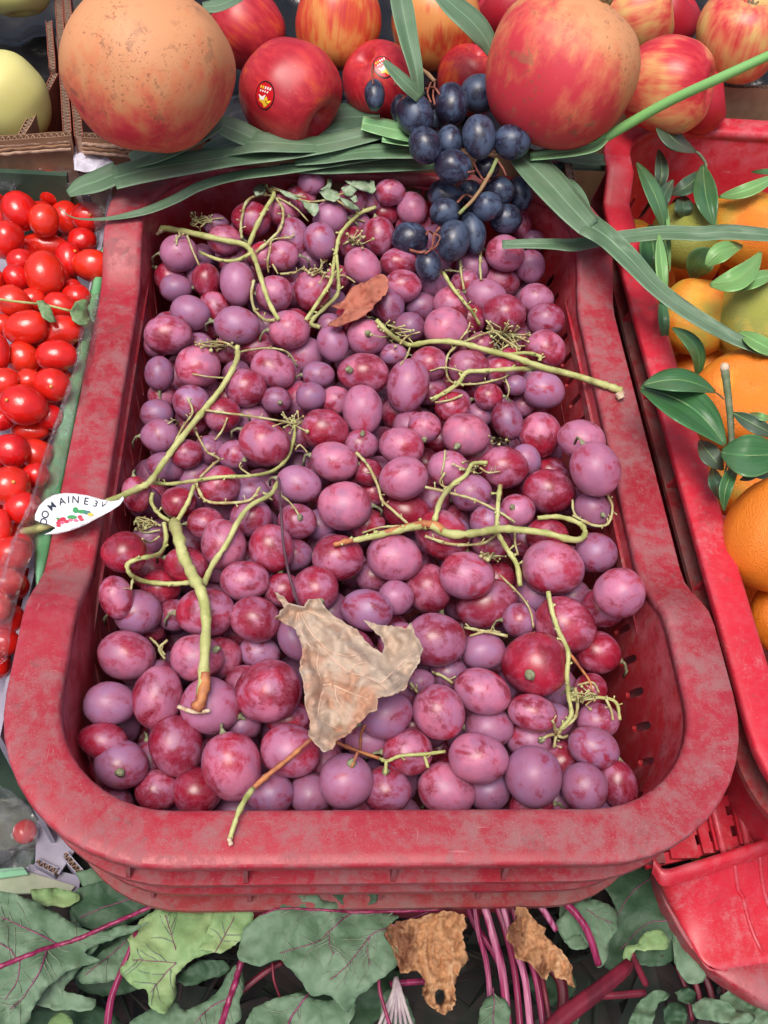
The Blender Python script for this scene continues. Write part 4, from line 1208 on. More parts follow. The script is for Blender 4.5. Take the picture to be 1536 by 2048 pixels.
ords = sorted([t for t in tl if t[5] < 3.3], key=lambda t: t[1])
cols_ = {'left': [t for t in ords if t[0] < 30], 'mid': [t for t in ords if 30 <= t[0] < 92], 'right': [t for t in ords if t[0] >= 92]}
NUMW = ['topmost', 'second', 'third', 'fourth', 'fifth', 'sixth', 'seventh', 'eighth', 'ninth', 'tenth', 'eleventh', 'twelfth', 'thirteenth', 'fourteenth', 'fifteenth', 'sixteenth', 'seventeenth', 'eighteenth', 'nineteenth', 'twentieth', 'twenty-first', 'twenty-second', 'twenty-third', 'twenty-fourth']
def tlabel(t):
    if t[5] > 3.3: return 'cherry tomato buried under the others, only a sliver of red showing'
    size = 'large' if t[2] > 38 else 'small' if t[2] < 28 else 'middling'
    shape = 'round' if t[2]-t[3] < 5 else ('upright plum' if 50 < t[4] < 130 else 'plum-shaped')
    vis = ', lying on top' if t[5] <= 1.2 else ', half buried' if t[5] < 2.2 else ', mostly hidden'
    key = 'left' if t[0] < 30 else 'mid' if t[0] < 92 else 'right'
    n = NUMW[cols_[key].index(t)]
    where = {'left': 'at the left edge', 'mid': 'in the middle column', 'right': 'nearest the red crate'}[key]
    return f'{size} {shape} tomato{vis}, {n}{"" if n == "topmost" else " from top"} {where}'
for t in tl:
    px, py, a, b, an, ly = t
    a *= 1.1; b *= 1.1
    if py > 590: px = min(px, 184-(py-590)*0.24-a*0.95+(22 if py > 1110 else 0))
    rp = math.sqrt(a*b)
    d = tom.push(px, py, rp, tdepth(px, py)+(ly-1)*0.007, 0.80)
    p = Pd(px, py, d); tom.add(p, rp*d/FPX)
    o = bpy.data.objects.new('tomato', rt_.choice(tomm)); col.objects.link(o)
    ar = math.radians(an); X = rt*math.cos(ar)-up*math.sin(ar)
    if rt_.random() < 0.5: X = -X
    Z = X.normalized(); Y = (-fw).cross(Z).normalized(); Xx = Y.cross(Z)
    o.matrix_world = Matrix.Translation(p) @ Matrix((Xx, Y, Z)).transposed().to_4x4() @ Matrix.Diagonal((b*d/FPX, b*d/FPX, a*d/FPX, 1)) @ Matrix.Rotation(rt_.uniform(0, 6), 4, 'Z')
    o.color = (rt_.uniform(0, 0.7), 0.5, 0.5, 1)
    assert len(tlabel(t).split()) <= 16, tlabel(t)
    tag(o, tlabel(t), 'tomato', 'cherry tomatoes heaped in the box')
    for (sx_, sy_) in ((150, 502), (180, 430), (102, 773), (13, 800), (27, 964)):
        if (sx_-px)**2+(sy_-py)**2 < (0.8*a)**2 and ly < 1.6:
            R_ = ray(sx_, sy_); u = R_.normalized(); c_ = p-CAM; b_ = c_.dot(u); q_ = c_.length_squared-b_*b_; rr = rp*d/FPX
            s_ = CAM+u*(b_-math.sqrt(max(0, rr*rr-q_)))
            child_geo('scar', *ico_geo(s_, 0.0012, 1), M['cal'], o)
            break
# ---------------------------------------------------------------- cardboard boxes and black tray
M['card'] = simple('brown_corrugated_cardboard', (0.30, 0.17, 0.10), 0.85, (0.24, 0.13, 0.075), 40, 0.3, 0.0006, rnd=False)
M['cardtop'] = simple('pale_cut_cardboard', (0.46, 0.31, 0.22), 0.9, (0.36, 0.23, 0.17), 220, 0.5, 0.0005, rnd=False)
M['cardred'] = simple('rust_red_cardboard_face', (0.26, 0.07, 0.04), 0.8, (0.19, 0.05, 0.03), 40)
M['cardlilac'] = simple('lilac_grey_cardboard', (0.36, 0.33, 0.42), 0.8, (0.28, 0.26, 0.34), 50)
M['greenliner'] = simple('green_printed_edge', (0.13, 0.38, 0.17), 0.4, (0.20, 0.46, 0.27), 45, 0.3, 0.0008)
M['darkgreen'] = simple('dark_green_side_and_void', (0.02, 0.05, 0.03), 0.6, (0.035, 0.07, 0.045), 30)

def corrug_wall(root, name, P0, P1, thick, ztop, height, pitch=0.0042, face=None, seed=0):
    """corrugated board standing on edge: two liners and the wavy medium between, seen on the cut top"""
    P0 = Vector((P0[0], P0[1], 0)); P1 = Vector((P1[0], P1[1], 0))
    d = P1-P0; L = d.length; d.normalize(); n = Vector((-d.y, d.x, 0))
    h = thick/2; lt = 0.0006
    out = []
    m = max(2, int(L/0.012))
    for s_ in (-1, 1):
        V, F = [], []
        for i in range(m+1):
            p = P0+d*(L*i/m)
            wob = 0.0005*noise.noise(Vector((i*0.7, seed, s_)))
            zt = ztop+0.0008*noise.noise(Vector((i*0.9, seed+5, s_*3)))
            for off in (h*s_+wob, (h-lt)*s_+wob):
                for z in (zt, ztop-height):
                    q = p+n*off; V.append(Vector((q.x, q.y, z)))
        for i in range(m):
            a = i*4; b = a+4
            F += [(a, b, b+1, a+1), (a+2, a+3, b+3, b+2), (a, a+2, b+2, b)]
        F += [(0, 1, 3, 2), (m*4, m*4+2, m*4+3, m*4+1)]
        o = putobj('liner', mesh_from('liner', V, F), face or M['card'], root, smooth=False)
    V, F = [], []
    k = max(4, int(L/pitch*8))
    for i in range(k+1):
        x = L*i/k
        y = (h-lt*1.1)*math.sin(2*math.pi*x/pitch)
        for off in (y-0.00035, y+0.00035):
            for z in (ztop-0.0006, ztop-min(height, 0.03)):
                q = P0+d*x+n*off; V.append(Vector((q.x, q.y, z)))
    for i in range(k):
        a = i*4; b = a+4
        F += [(a, b, b+1, a+1), (a+2, a+3, b+3, b+2), (a, a+2, b+2, b)]
    putobj('fluting', mesh_from('fluting', V, F), M['cardtop'], root, smooth=False)

def xy(px, py, z): p = Pz(px, py, z); return (p.x, p.y)
ZB = 0.318
boxA = empty('cardboard_box', (*xy(20, 270, ZB), 0.0), 'open brown cardboard box with a folded corner flap, holding yellow apples', 'box')
corrug_wall(boxA, 'side', xy(113, -60, ZB), xy(134, 262, ZB), 0.0062, ZB, 0.16, face=M['cardred'], seed=1)
corrug_wall(boxA, 'flap', xy(97, 38, ZB), xy(104, 135, ZB), 0.0052, ZB-0.001, 0.14, face=M['cardred'], seed=2)
corrug_wall(boxA, 'flap', xy(110, 143, ZB), xy(80, 200, ZB), 0.0052, ZB-0.001, 0.14, face=M['cardred'], seed=3)
corrug_wall(boxA, 'flap', xy(78, 204, ZB), xy(42, 266, ZB), 0.0052, ZB-0.001, 0.14, face=M['card'], seed=4)
corrug_wall(boxA, 'front', xy(-60, 280, ZB), xy(142, 267, ZB), 0.0062, ZB, 0.16, face=M['card'], seed=5)
boxB = empty('cardboard_box', (*xy(700, 200, ZB), 0.0), 'open brown cardboard box behind the red crate, lined with a black tray of red apples', 'box')
corrug_wall(boxB, 'side', xy(128, -60, ZB), xy(157, 272, ZB), 0.0062, ZB, 0.16, face=M['cardred'], seed=6)
pf0, pf1 = Vector((*xy(163, 270, ZB), 0)), Vector((*xy(163, 270, ZB), 0))+Vector((0.335, 0.008, 0))
corrug_wall(boxB, 'front', pf0, pf1, 0.0062, ZB, 0.16, face=M['card'], seed=7)
# the torn, layered outer boards under the front edges
def torn_board(root, P0, P1, z, seed):
    for j in range(3):
        V, F = [], []
        m = 26
        a = Vector((*P0, 0)); b = Vector((*P1, 0)); d = (b-a); n = Vector((-d.y, d.x, 0)).normalized()
        for i in range(m+1):
            p = a+d*(i/m)
            w_ = 0.0052+0.0016*j+0.0016*noise.noise(Vector((i*0.5, seed, j)))
            zz = z-0.0022*j+0.0009*noise.noise(Vector((i*0.35, seed+3, j)))
            for off in (0.0, -w_):
                q = p+n*off
                V.append(Vector((q.x, q.y, zz))); V.append(Vector((q.x, q.y, zz-0.0012)))
        for i in range(m):
            a_ = i*4; b_ = a_+4
            F += [(a_, b_, b_+2, a_+2), (a_+1, a_+3, b_+3, b_+1), (a_+2, b_+2, b_+3, a_+3)]
        putobj('torn_edge', mesh_from('torn_edge', V, F), M['cardtop'] if j != 1 else M['card'], root, smooth=False)
torn_board(boxA, xy(-60, 288, ZB-0.004), xy(138, 274, ZB-0.004), ZB-0.004, 1)
torn_board(boxB, xy(166, 280, ZB-0.004), xy(300, 292, ZB-0.004), ZB-0.004, 2)
# box floors, and dark green sheets standing in for the shaded void below
def slab(name, x0, x1, y0, y1, z0, z1, mat, root):
    return putobj(name, mesh_from(name, *box_geo(x0, x1, y0, y1, z0, z1)), mat, root, smooth=False)
slab('base', -0.52, -0.262, 0.515, 0.90, 0.158, 0.162, M['card'], boxA)
slab('void_dark_sheet', -0.52, -0.216, 0.497, 0.502, 0.10, 0.300, M['darkgreen'], boxA)
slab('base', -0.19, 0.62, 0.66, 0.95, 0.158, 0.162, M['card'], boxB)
slab('void_dark_sheet', -0.205, 0.165, 0.549, 0.553, 0.10, 0.296, M['darkgreen'], boxB)

# black moulded tray under the apples
def tray(name, x0, x1, y0, y1, z0, cell, label, seed):
    nx, ny = int((x1-x0)/0.006), int((y1-y0)/0.006)
    V, F = [], []
    for j in range(ny+1):
        for i in range(nx+1):
            x = x0+(x1-x0)*i/nx; y = y0+(y1-y0)*j/ny
            c = 0.5*(math.cos(2*math.pi*(x/cell+0.5*(int(y/cell) % 2)))+math.cos(2*math.pi*y/cell))
            z = z0+0.012*c+0.003*noise.noise(Vector((x*60, y*60, seed)))
            V.append(Vector((x, y, z)))
    for j in range(ny):
        for i in range(nx):
            a = j*(nx+1)+i
            if V[a].x > 0.165 and V[a].y < 0.664: continue
            F.append((a, a+1, a+nx+2, a+nx+1))
    o = putobj(name, mesh_from(name, V, F), M['blackplastic'])
    tag(o, label, 'tray')
tray('fruit_tray', -0.17, 0.62, 0.56, 0.90, 0.292, 0.088, 'black moulded plastic tray showing in the gaps between the red apples', 1)
tray('fruit_tray', -0.50, -0.262, 0.535, 0.86, 0.270, 0.09, 'glossy black plastic tray under the yellow apples', 2)
corrug_wall(boxB, 'front', (0.165, 0.515), (0.168, 0.650), 0.0062, ZB-0.02, 0.14, face=M['card'], seed=17)
corrug_wall(boxB, 'front', (0.172, 0.648), (0.62, 0.660), 0.0062, ZB-0.002, 0.14, face=M['card'], seed=18)
slab('edge_strip', 0.52, 0.60, 0.668, 0.676, 0.20, 0.315, M['cardlilac'], boxB)

# ---------------------------------------------------------------- tomato box
tbox = empty('tomato_box', (-0.30, 0.28, 0.05), 'shallow lilac-grey cardboard box with a green edge, film-lined, full of cherry tomatoes', 'box')
slab('far_side', -0.42, -0.190, 0.536, 0.541, 0.06, 0.272, M['cardlilac'], tbox)
slab('side', -0.1925, -0.1895, 0.075, 0.536, 0.06, 0.2700, M['cardlilac'], tbox)
slab('base', -0.42, -0.1925, 0.075, 0.536, 0.06, 0.064, M['cardlilac'], tbox)
slab('filling_board', -0.42, -0.1925, 0.09, 0.536, 0.232, 0.236, M['cardlilac'], tbox)
# green edge folded over the side wall, wavy
V, F = [], []
m = 60
for i in range(m+1):
    t = i/m; y = 0.150+0.30*t
    w_ = 0.0115*min(1, t*6+0.02)*(1-0.45*t)
    wob = 0.0012*noise.noise(Vector((i*0.16, 2, 2)))
    z = 0.2755+0.0012*noise.noise(Vector((i*0.2, 7, 2)))
    x1_ = -0.1835
    for (x, zz) in ((x1_-w_+wob, z-0.003), (x1_-w_*0.6+wob, z+0.0004), (x1_-w_*0.3, z), (x1_, z-0.001), (x1_, z-0.010)):
        V.append(Vector((x, y, zz)))
for i in range(m):
    for k in range(4):
        a = i*5+k
        F.append((a, a+1, a+6, a+5))
me = mesh_from('green_edge', V, F)
o = putobj('green_edge', me, M['greenliner'], tbox)
md = o.modifiers.new('s', 'SOLIDIFY'); md.thickness = 0.0005
# near corner, low down at the left: lilac board with torn corrugated edges
zc = 0.115
corrug_wall(tbox, 'corner', xy(72, 1722, zc), xy(112, 1742, zc), 0.0045, zc, 0.02, pitch=0.0035, face=M['cardlilac'], seed=11)
corrug_wall(tbox, 'corner', xy(128, 1706, zc), xy(160, 1745, zc), 0.0045, zc, 0.02, pitch=0.0035, face=M['cardlilac'], seed=12)
def quad_px(name, pts, z, mat, root, thick=0.002):
    P = [Pz(x, y, z) for x, y in pts]
    V = P+[p-Vector((0, 0, thick)) for p in P]; n = len(P)
    F = [tuple(range(n)), tuple(range(2*n-1, n-1, -1))]+[(k, n+k, n+(k+1) % n, (k+1) % n) for k in range(n)]
    return putobj(name, mesh_from(name, V, F), mat, root, smooth=False)
quad_px('corner_board', [(74, 1640), (150, 1650), (150, 1700), (118, 1748), (70, 1728)], zc-0.004, M['cardlilac'], tbox)
quad_px('corner_board', [(40, 1752), (60, 1728), (160, 1752), (158, 1786), (148, 1790)], zc-0.010, M['cardlilac'], tbox)
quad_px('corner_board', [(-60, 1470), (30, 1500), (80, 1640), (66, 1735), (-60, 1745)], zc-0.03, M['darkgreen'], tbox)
quad_px('teal_edge', [(-60, 1742), (46, 1734), (56, 1748), (-60, 1764)], zc-0.002, M['greenliner'], tbox)
quad_px('clear_flap', [(-60, 1764), (60, 1745), (150, 1772), (140, 1784), (-60, 1790)], zc-0.006, simple('olive_clear_flap', (0.34, 0.36, 0.26), 0.3, (0.25, 0.3, 0.2), 40), tbox)

# ---------------------------------------------------------------- sheets cut to an outline
def in_poly(x, y, poly):
    c = False; n = len(poly)
    for i in range(n):
        x1, y1 = poly[i]; x2, y2 = poly[(i+1) % n]
        if (y1 > y) != (y2 > y) and x < (x2-x1)*(y-y1)/(y2-y1)+x1: c = not c
    return c
def sheet(name, outline, depth, mat, root=None, step=12, jag=0.0, bumpamp=0.0, bumpsc=0.02, thick=0.0004, seed=0, ridge=False, holes=(), curl=0.0):
    """a thin real sheet: outline seen by the camera, depth(px,py) -> distance, crumpled"""
    sx_, sy_ = bumpsc if isinstance(bumpsc, tuple) else (bumpsc, bumpsc)
    rr = random.Random(seed)
    B = []
    n = len(outline)
    for i in range(n):
        a, b = outline[i], outline[(i+1) % n]
        L = math.hypot(b[0]-a[0], b[1]-a[1]); k = max(1, int(L/step))
        for j in range(k):
            t = j/k
            x = a[0]+(b[0]-a[0])*t; y = a[1]+(b[1]-a[1])*t
            if j and jag:
                x += rr.uniform(-jag, jag); y += rr.uniform(-jag, jag)
            B.append((x, y))
    pts = list(B); nb = len(B)
    xs = [p[0] for p in outline]; ys = [p[1] for p in outline]
    y = min(ys)+step*0.5; row = 0
    while y < max(ys):
        x = min(xs)+step*(0.5 if row % 2 else 0.0)
        while x < max(xs):
            q = (x+rr.uniform(-0.2, 0.2)*step, y+rr.uniform(-0.2, 0.2)*step)
            if in_poly(q[0], q[1], B) and min((q[0]-b[0])**2+(q[1]-b[1])**2 for b in B) > (0.45*step)**2 and not any(in_poly(q[0], q[1], h) for h in holes):
                pts.append(q)
            x += step
        y += step*0.87; row += 1
    r = delaunay_2d_cdt([Vector(p) for p in pts], [(i, (i+1) % nb) for i in range(nb)], [], 1, 1e-5)
    v2, f2 = r[0], r[2]
    V = []
    for v in v2:
        d = depth(v.x, v.y)
        if bumpamp:
            s = Vector((v.x*sx_, v.y*sy_, seed*3.3))
            h = noise.noise(s)+0.5*noise.noise(s*2.3)
            if curl:
                e_ = min((v.x-b[0])**2+(v.y-b[1])**2 for b in B)**0.5
                d -= curl*max(0, 1-e_/16)**1.5*(0.4+1.6*abs(noise.noise(Vector((v.x*0.03, v.y*0.03, seed)))))
            if ridge: h = 1.2*(0.5-abs(noise.noise(s)))+0.8*(0.5-abs(noise.noise(s*2.1)))
            d -= bumpamp*h
        V.append(Pd(v.x, v.y, d))
    F = [tuple(f) for f in f2 if not any(in_poly(sum(v2[i].x for i in f)/3, sum(v2[i].y for i in f)/3, h) for h in holes)]
    used = sorted({i for f in F for i in f}); mp = {u: i for i, u in enumerate(used)}
    V = [V[u] for u in used]; F = [tuple(mp[i] for i in f) for f in F]
    o = putobj(name, mesh_from(name, V, F), mat, root)
    md = o.modifiers.new('s', 'SOLIDIFY'); md.thickness = thick; md.offset = 0
    return o

def film_mat():
    m, t, b = new_mat('clear_wrap_film')
    q = NT(t)
    out = t.nodes['Material Output']
    t.nodes.remove(b)
    tr = q.n('ShaderNodeBsdfTransparent'); gl = q.n('ShaderNodeBsdfGlossy'); df = q.n('ShaderNodeBsdfDiffuse')
    gl.inputs['Roughness'].default_value = 0.12; gl.inputs['Color'].default_value = (0.9, 0.9, 0.95, 1)
    df.inputs['Color'].default_value = (0.62, 0.58, 0.68, 1)
    v = q.coords((1, 1, 1), False)
    nz = q.noise(v, 120, 5, 0.7, 1.5)
    bp = q.n('ShaderNodeBump'); bp.inputs['Strength'].default_value = 0.9; bp.inputs['Distance'].default_value = 0.004
    q.l(nz, bp.inputs['Height'])
    for nd in (gl, df): q.l(bp.outputs[0], nd.inputs['Normal'])
    fr = q.n('ShaderNodeLayerWeight'); fr.inputs['Blend'].default_value = 0.35; q.l(bp.outputs[0], fr.inputs['Normal'])
    m1 = q.n('ShaderNodeMixShader'); m2 = q.n('ShaderNodeMixShader')
    q.l(q.math('ADD', q.math('MULTIPLY', q.ramp(nz, 0.58, 0.78), 0.14), 0.0), m1.inputs[0])
    q.l(tr.outputs[0], m1.inputs[1]); q.l(df.outputs[0], m1.inputs[2])
    q.l(q.math('ADD', q.math('MULTIPLY', fr.outputs['Fresnel'], 0.35), 0.03), m2.inputs[0])
    q.l(m1.outputs[0], m2.inputs[1]); q.l(gl.outputs[0], m2.inputs[2])
    q.l(m2.outputs[0], out.inputs['Surface'])
    return m
M['film'] = film_mat()
def fdepth(px, py):
    h = tom.hit(px, py, 0.0015)
    d = Dz(px, py, 0.2745)
    return min(h-0.001 if h is not None else 9, d)
_fc = {}
def fsm(px, py):
    s = [fdepth(px+dx, py+dy) for dx, dy in ((0, 0), (22, 0), (-22, 0), (0, 22), (0, -22), (12, 12), (-12, -12))]
    return 0.6*min(s)+0.4*sum(s)/len(s)
o = sheet('plastic_film', [(172, 592), (200, 585), (190, 700), (152, 800), (134, 900), (106, 1000), (78, 1080), (48, 1150), (24, 1240), (14, 1320), (-40, 1360), (-40, 1150), (0, 1120), (34, 1062), (62, 1000), (88, 915), (118, 820), (150, 730), (164, 650)], fsm, M['film'], None, 11, 1.5, 0.003, 0.03, 0.0002, 3)
tag(o, 'clear crinkled wrap pulled over the near-right edge of the tomatoes', 'plastic film')
# thickened, rolled hem of the film
pts = [(168, 600), (160, 680), (150, 740), (126, 810), (104, 870), (90, 910), (72, 970), (58, 1015), (36, 1062), (18, 1110), (4, 1160), (-20, 1220)]
sm = catmull(pts, 6)
P_ = [Pd(q[0]+2*noise.noise(Vector((i*0.6, 0, 0))), q[1], fsm(q[0], q[1])-0.0015) for i, q in enumerate(sm)]
child_geo('rolled_hem', *tube_geo(P_, [0.0011*(1+0.7*noise.noise(Vector((i*0.9, 3, 3)))) for i in range(len(P_))], 6, 0.4), M['film'], o)
o = sheet('plastic_film', [(-40, 318), (40, 300), (90, 306), (150, 330), (152, 345), (205, 345), (228, 372), (222, 410), (205, 470), (190, 470), (186, 430), (130, 372), (60, 350), (30, 380), (-40, 380)], lambda x, y: Dz(x, y, 0.290), M['film'], None, 10, 2, 0.008, 0.03, 0.0002, 5, True)
tag(o, 'clear film bunched along the far edge of the tomato box', 'plastic film')
M['foil'] = simple('milky_crumpled_film', (0.62, 0.60, 0.70), 0.25, (0.45, 0.43, 0.52), 60, 0.6, 0.002)
o = sheet('film_scrap', [(147, 292), (180, 296), (205, 305), (232, 332), (212, 346), (190, 340), (170, 345), (148, 340)], lambda x, y: Dz(x, y, 0.300), M['foil'], None, 8, 2, 0.008, 0.05, 0.0003, 9, True)
tag(o, 'milky crumpled scrap of film standing below the box corner joint', 'plastic film')

# clear flap over the low near corner, one tomato showing through it
_o, _p, _r = fruit('tomato', tomm[1], 50, 1664, 24, zc+0.004, (0.5, 0.5, 0.4), 0.3, 'single dull tomato seen through clear plastic, low at the lower left', 'tomato', None)
o = sheet('plastic_film', [(-40, 1560), (20, 1580), (60, 1612), (82, 1650), (70, 1700), (60, 1738), (-40, 1748)], lambda x, y: Dz(x, y, zc+0.020), M['film'], None, 10, 2, 0.008, 0.03, 0.0002, 8, True)
tag(o, 'clear plastic flap at the lower left, over a single tomato', 'plastic film')
quad_px('inner_board', [(-60, 1590), (40, 1600), (84, 1650), (70, 1700), (-60, 1700)], zc-0.022, simple('dark_olive_board', (0.10, 0.11, 0.07), 0.6, (0.06, 0.07, 0.05), 60), tbox)  # dark olive sheet under the clear film
# ---------------------------------------------------------------- leaves
def blade_mat(name, c1, c2, c3, rough=0.5, lines=1.0, patch=None):
    """long leaf: fine streaks along its length from the v/u coordinates of the blade"""
    m, t, b = new_mat(name)
    q = NT(t)
    uv = q.n('ShaderNodeUVMap'); mp = q.n('ShaderNodeMapping'); mp.inputs['Scale'].default_value = (34, 0.7, 1)
    q.l(uv.outputs[0], mp.inputs[0])
    oi = q.n('ShaderNodeObjectInfo'); mu = q.math('MULTIPLY', oi.outputs['Random'], 20.0)
    cx = q.n('ShaderNodeCombineXYZ'); q.l(mu, cx.inputs[0]); q.l(mu, cx.inputs[2]); q.l(cx.outputs[0], mp.inputs['Location'])
    st = q.noise(mp.outputs[0], 1.0, 3, 0.6)
    v = q.coords((1, 1, 1))
    c = q.mix(q.ramp(st, 0.35, 0.65), c1, c2)
    c = q.mix(q.math('MULTIPLY', q.ramp(q.noise(v, 22, 3), 0.42, 0.68), 0.6), c, c3)
    su = q.n('ShaderNodeSeparateXYZ'); q.l(uv.outputs[0], su.inputs[0])
    du = q.math('ABSOLUTE', q.math('SUBTRACT', su.outputs[0], 0.5))
    mid_ = q.ramp(du, 0.0, 0.045, 0.55, 0.0); edge_ = q.ramp(du, 0.44, 0.5, 0.0, 0.5)
    c = q.mix(q.math('MAXIMUM', mid_, edge_), c, tuple(min(1, x*1.9+0.03) for x in c2))
    c = q.mix(q.math('MULTIPLY', q.ramp(q.noise(v, 60, 5, 0.75, 0.6), 0.64, 0.72), 0.6), c, patch or (0.20, 0.16, 0.09))
    q.l(c, b.inputs['Base Color']); b.inputs['Roughness'].default_value = rough
    b.inputs['Specular IOR Level'].default_value = 0.4
    q.bump(st, 0.3*lines, 0.0008, b)
    return m
M['reed'] = blade_mat('dull_green_reed_leaf', (0.075, 0.15, 0.075), (0.125, 0.215, 0.125), (0.17, 0.235, 0.16), 0.5)
M['reed2'] = blade_mat('fresh_green_reed_leaf', (0.14, 0.33, 0.13), (0.24, 0.44, 0.20), (0.20, 0.38, 0.22), 0.45)
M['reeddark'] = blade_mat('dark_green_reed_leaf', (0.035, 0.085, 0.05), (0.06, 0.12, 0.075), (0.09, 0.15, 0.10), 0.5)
M['stalk'] = blade_mat('bright_green_stalk', (0.09, 0.26, 0.06), (0.13, 0.32, 0.09), (0.19, 0.36, 0.15), 0.4)
M['citrus'] = blade_mat('glossy_citrus_leaf', (0.030, 0.105, 0.035), (0.05, 0.15, 0.05), (0.10, 0.20, 0.10), 0.30, 0.5)
M['citrusl'] = blade_mat('light_citrus_leaf', (0.13, 0.30, 0.09), (0.20, 0.38, 0.13), (0.17, 0.33, 0.14), 0.38, 0.5)
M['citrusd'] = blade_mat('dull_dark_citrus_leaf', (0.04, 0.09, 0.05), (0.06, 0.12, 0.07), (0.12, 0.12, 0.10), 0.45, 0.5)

def blade_geo(path, fold=0.15, tilt=0.0, nacross=6, wave=0.0, seed=0, n=6, prof=None, isz=True):
    """path: (px, py, width_px, z); returns verts, faces, uvs"""
    sm = catmull([(p[0], p[1], p[2], p[3]) for p in path], n)
    V, F, UV = [], [], []
    L = 0
    for i, q in enumerate(sm):
        a = sm[max(0, i-1)]; b = sm[min(len(sm)-1, i+1)]
        t = np.array([b[0]-a[0], b[1]-a[1]]); tl_ = max(1e-6, np.hypot(*t)); t /= tl_
        nrm = np.array([-t[1], t[0]])
        w_ = max(0.4, q[2]); dz0 = q[3]
        wm = w_*Dz(q[0], q[1], dz0)/FPX
        if i: L += math.hypot(q[0]-sm[i-1][0], q[1]-sm[i-1][1])
        for k in range(nacross+1):
            u = k/nacross*2-1
            px = q[0]+nrm[0]*u*w_/2; py = q[1]+nrm[1]*u*w_/2
            z = dz0+fold*abs(u)*wm*0.5+tilt*u*wm*0.5+wave*wm*noise.noise(Vector((L*0.02, u*1.2, seed)))
            V.append(Pz(px, py, z)); UV.append((k/nacross, L/300))
    m = nacross+1
    for i in range(len(sm)-1):
        for k in range(nacross):
            a = i*m+k
            F.append((a, a+1, a+m+1, a+m))
    return V, F, UV
def blade_obj(name, geo, mat, root=None, thick=0.0004):
    V, F, UV = geo
    me = mesh_from(name, V, F)
    ul = me.uv_layers.new(name='UVMap')
    for l in me.loops: ul.data[l.index].uv = UV[l.vertex_index]
    o = putobj(name, me, mat, root)
    md = o.modifiers.new('s', 'SOLIDIFY'); md.thickness = thick; md.offset = 0
    return o
def reed(label, pieces, mat, rib=True):
    """one long leaf; folded leaves are several pieces of the same blade"""
    if len(pieces) == 1:
        o = blade_obj('reed_leaf', blade_geo(*pieces[0][:1], **pieces[0][1]), mat)
    else:
        p = pieces[0][0][0]; q = Pz(p[0], p[1], p[3])
        o = empty('reed_leaf', q)
        for pc_ in pieces: blade_obj('blade', blade_geo(pc_[0], **pc_[1]), mat, o)
    tag(o, label, 'leaf', 'long reed leaves lying across the crates')
    return o
Z0 = 0.325
reed('green reed leaf folded over twice, widest of those lying along the far rim', [
    ([(136, 388, 14, 0.300), (160, 374, 34, 0.304), (195, 362, 44, 0.308), (236, 344, 46, 0.314)], dict(fold=0.2, seed=1)),
    ([(228, 356, 46, 0.318), (300, 338, 50, 0.322), (380, 325, 46, 0.324), (470, 312, 40, 0.325), (560, 302, 38, 0.326), (650, 288, 36, 0.327), (720, 272, 34, 0.328), (800, 252, 30, 0.330)], dict(fold=0.15, wave=0.12, seed=2))], M['reed'])
reed('green reed leaf folded up into a peak below the orange-tan pomegranate', [
    ([(262, 322, 30, 0.318), (300, 306, 46, 0.322), (350, 284, 50, 0.328), (400, 260, 46, 0.335), (440, 240, 34, 0.340)], dict(fold=0.1, tilt=0.25, seed=3)),
    ([(436, 246, 34, 0.340), (470, 260, 44, 0.334), (520, 282, 40, 0.328), (570, 296, 30, 0.324)], dict(fold=0.1, tilt=-0.3, seed=4))], M['reed'])
reed('green reed leaf arched under the sticker apple', [
    ([(408, 305, 26, 0.320), (460, 288, 46, 0.324), (520, 284, 40, 0.332), (590, 288, 34, 0.330), (660, 292, 24, 0.324)], dict(fold=0.1, tilt=0.2, wave=0.15, seed=5))], M['reed'])
reed('narrow reed leaf ending in a fine dry point over the tomatoes', [
    ([(118, 415, 1.5, 0.305), (150, 436, 2, 0.305), (215, 437, 7, 0.303), (290, 422, 15, 0.305), (350, 398, 18, 0.308), (400, 372, 19, 0.310), (470, 352, 19, 0.312), (560, 340, 19, 0.316), (650, 326, 20, 0.318), (740, 312, 20, 0.322), (830, 300, 18, 0.324)], dict(fold=0.25, seed=6))], M['reed'])
reed('green reed leaf running straight above the crate handle slot', [
    ([(560, 335, 16, 0.312), (640, 335, 26, 0.314), (720, 332, 27, 0.315), (800, 330, 25, 0.315), (870, 330, 16, 0.315)], dict(fold=0.12, wave=0.1, seed=7))], M['reed'])
reed('green reed leaf with a wavy lower margin left of the black grapes', [
    ([(590, 325, 12, 0.320), (650, 316, 22, 0.323), (710, 306, 26, 0.325), (770, 302, 30, 0.326), (850, 300, 34, 0.326)], dict(fold=0.15, wave=0.3, seed=8))], M['reed'])
reed('light green cut bundle end of a reed leaf beside the black grapes', [
    ([(724, 246, 26, 0.334), (760, 253, 34, 0.335), (800, 262, 36, 0.336), (850, 272, 34, 0.334)], dict(fold=0.5, wave=0.5, seed=9)),
    ([(764, 278, 12, 0.336), (800, 282, 16, 0.335), (840, 286, 18, 0.333)], dict(fold=0.2, wave=0.3, seed=10))], M['reed2'])
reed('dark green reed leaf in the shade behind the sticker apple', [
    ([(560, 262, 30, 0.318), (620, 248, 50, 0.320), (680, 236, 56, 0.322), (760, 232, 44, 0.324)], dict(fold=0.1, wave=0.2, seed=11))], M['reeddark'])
reed('upright grey-green reed leaf rising between the two orange-red apples', [
    ([(797, -30, 40, 0.405), (806, 20, 44, 0.40), (818, 80, 38, 0.392), (832, 140, 28, 0.38), (838, 190, 20, 0.365)], dict(fold=0.35, seed=12))], M['reed'])
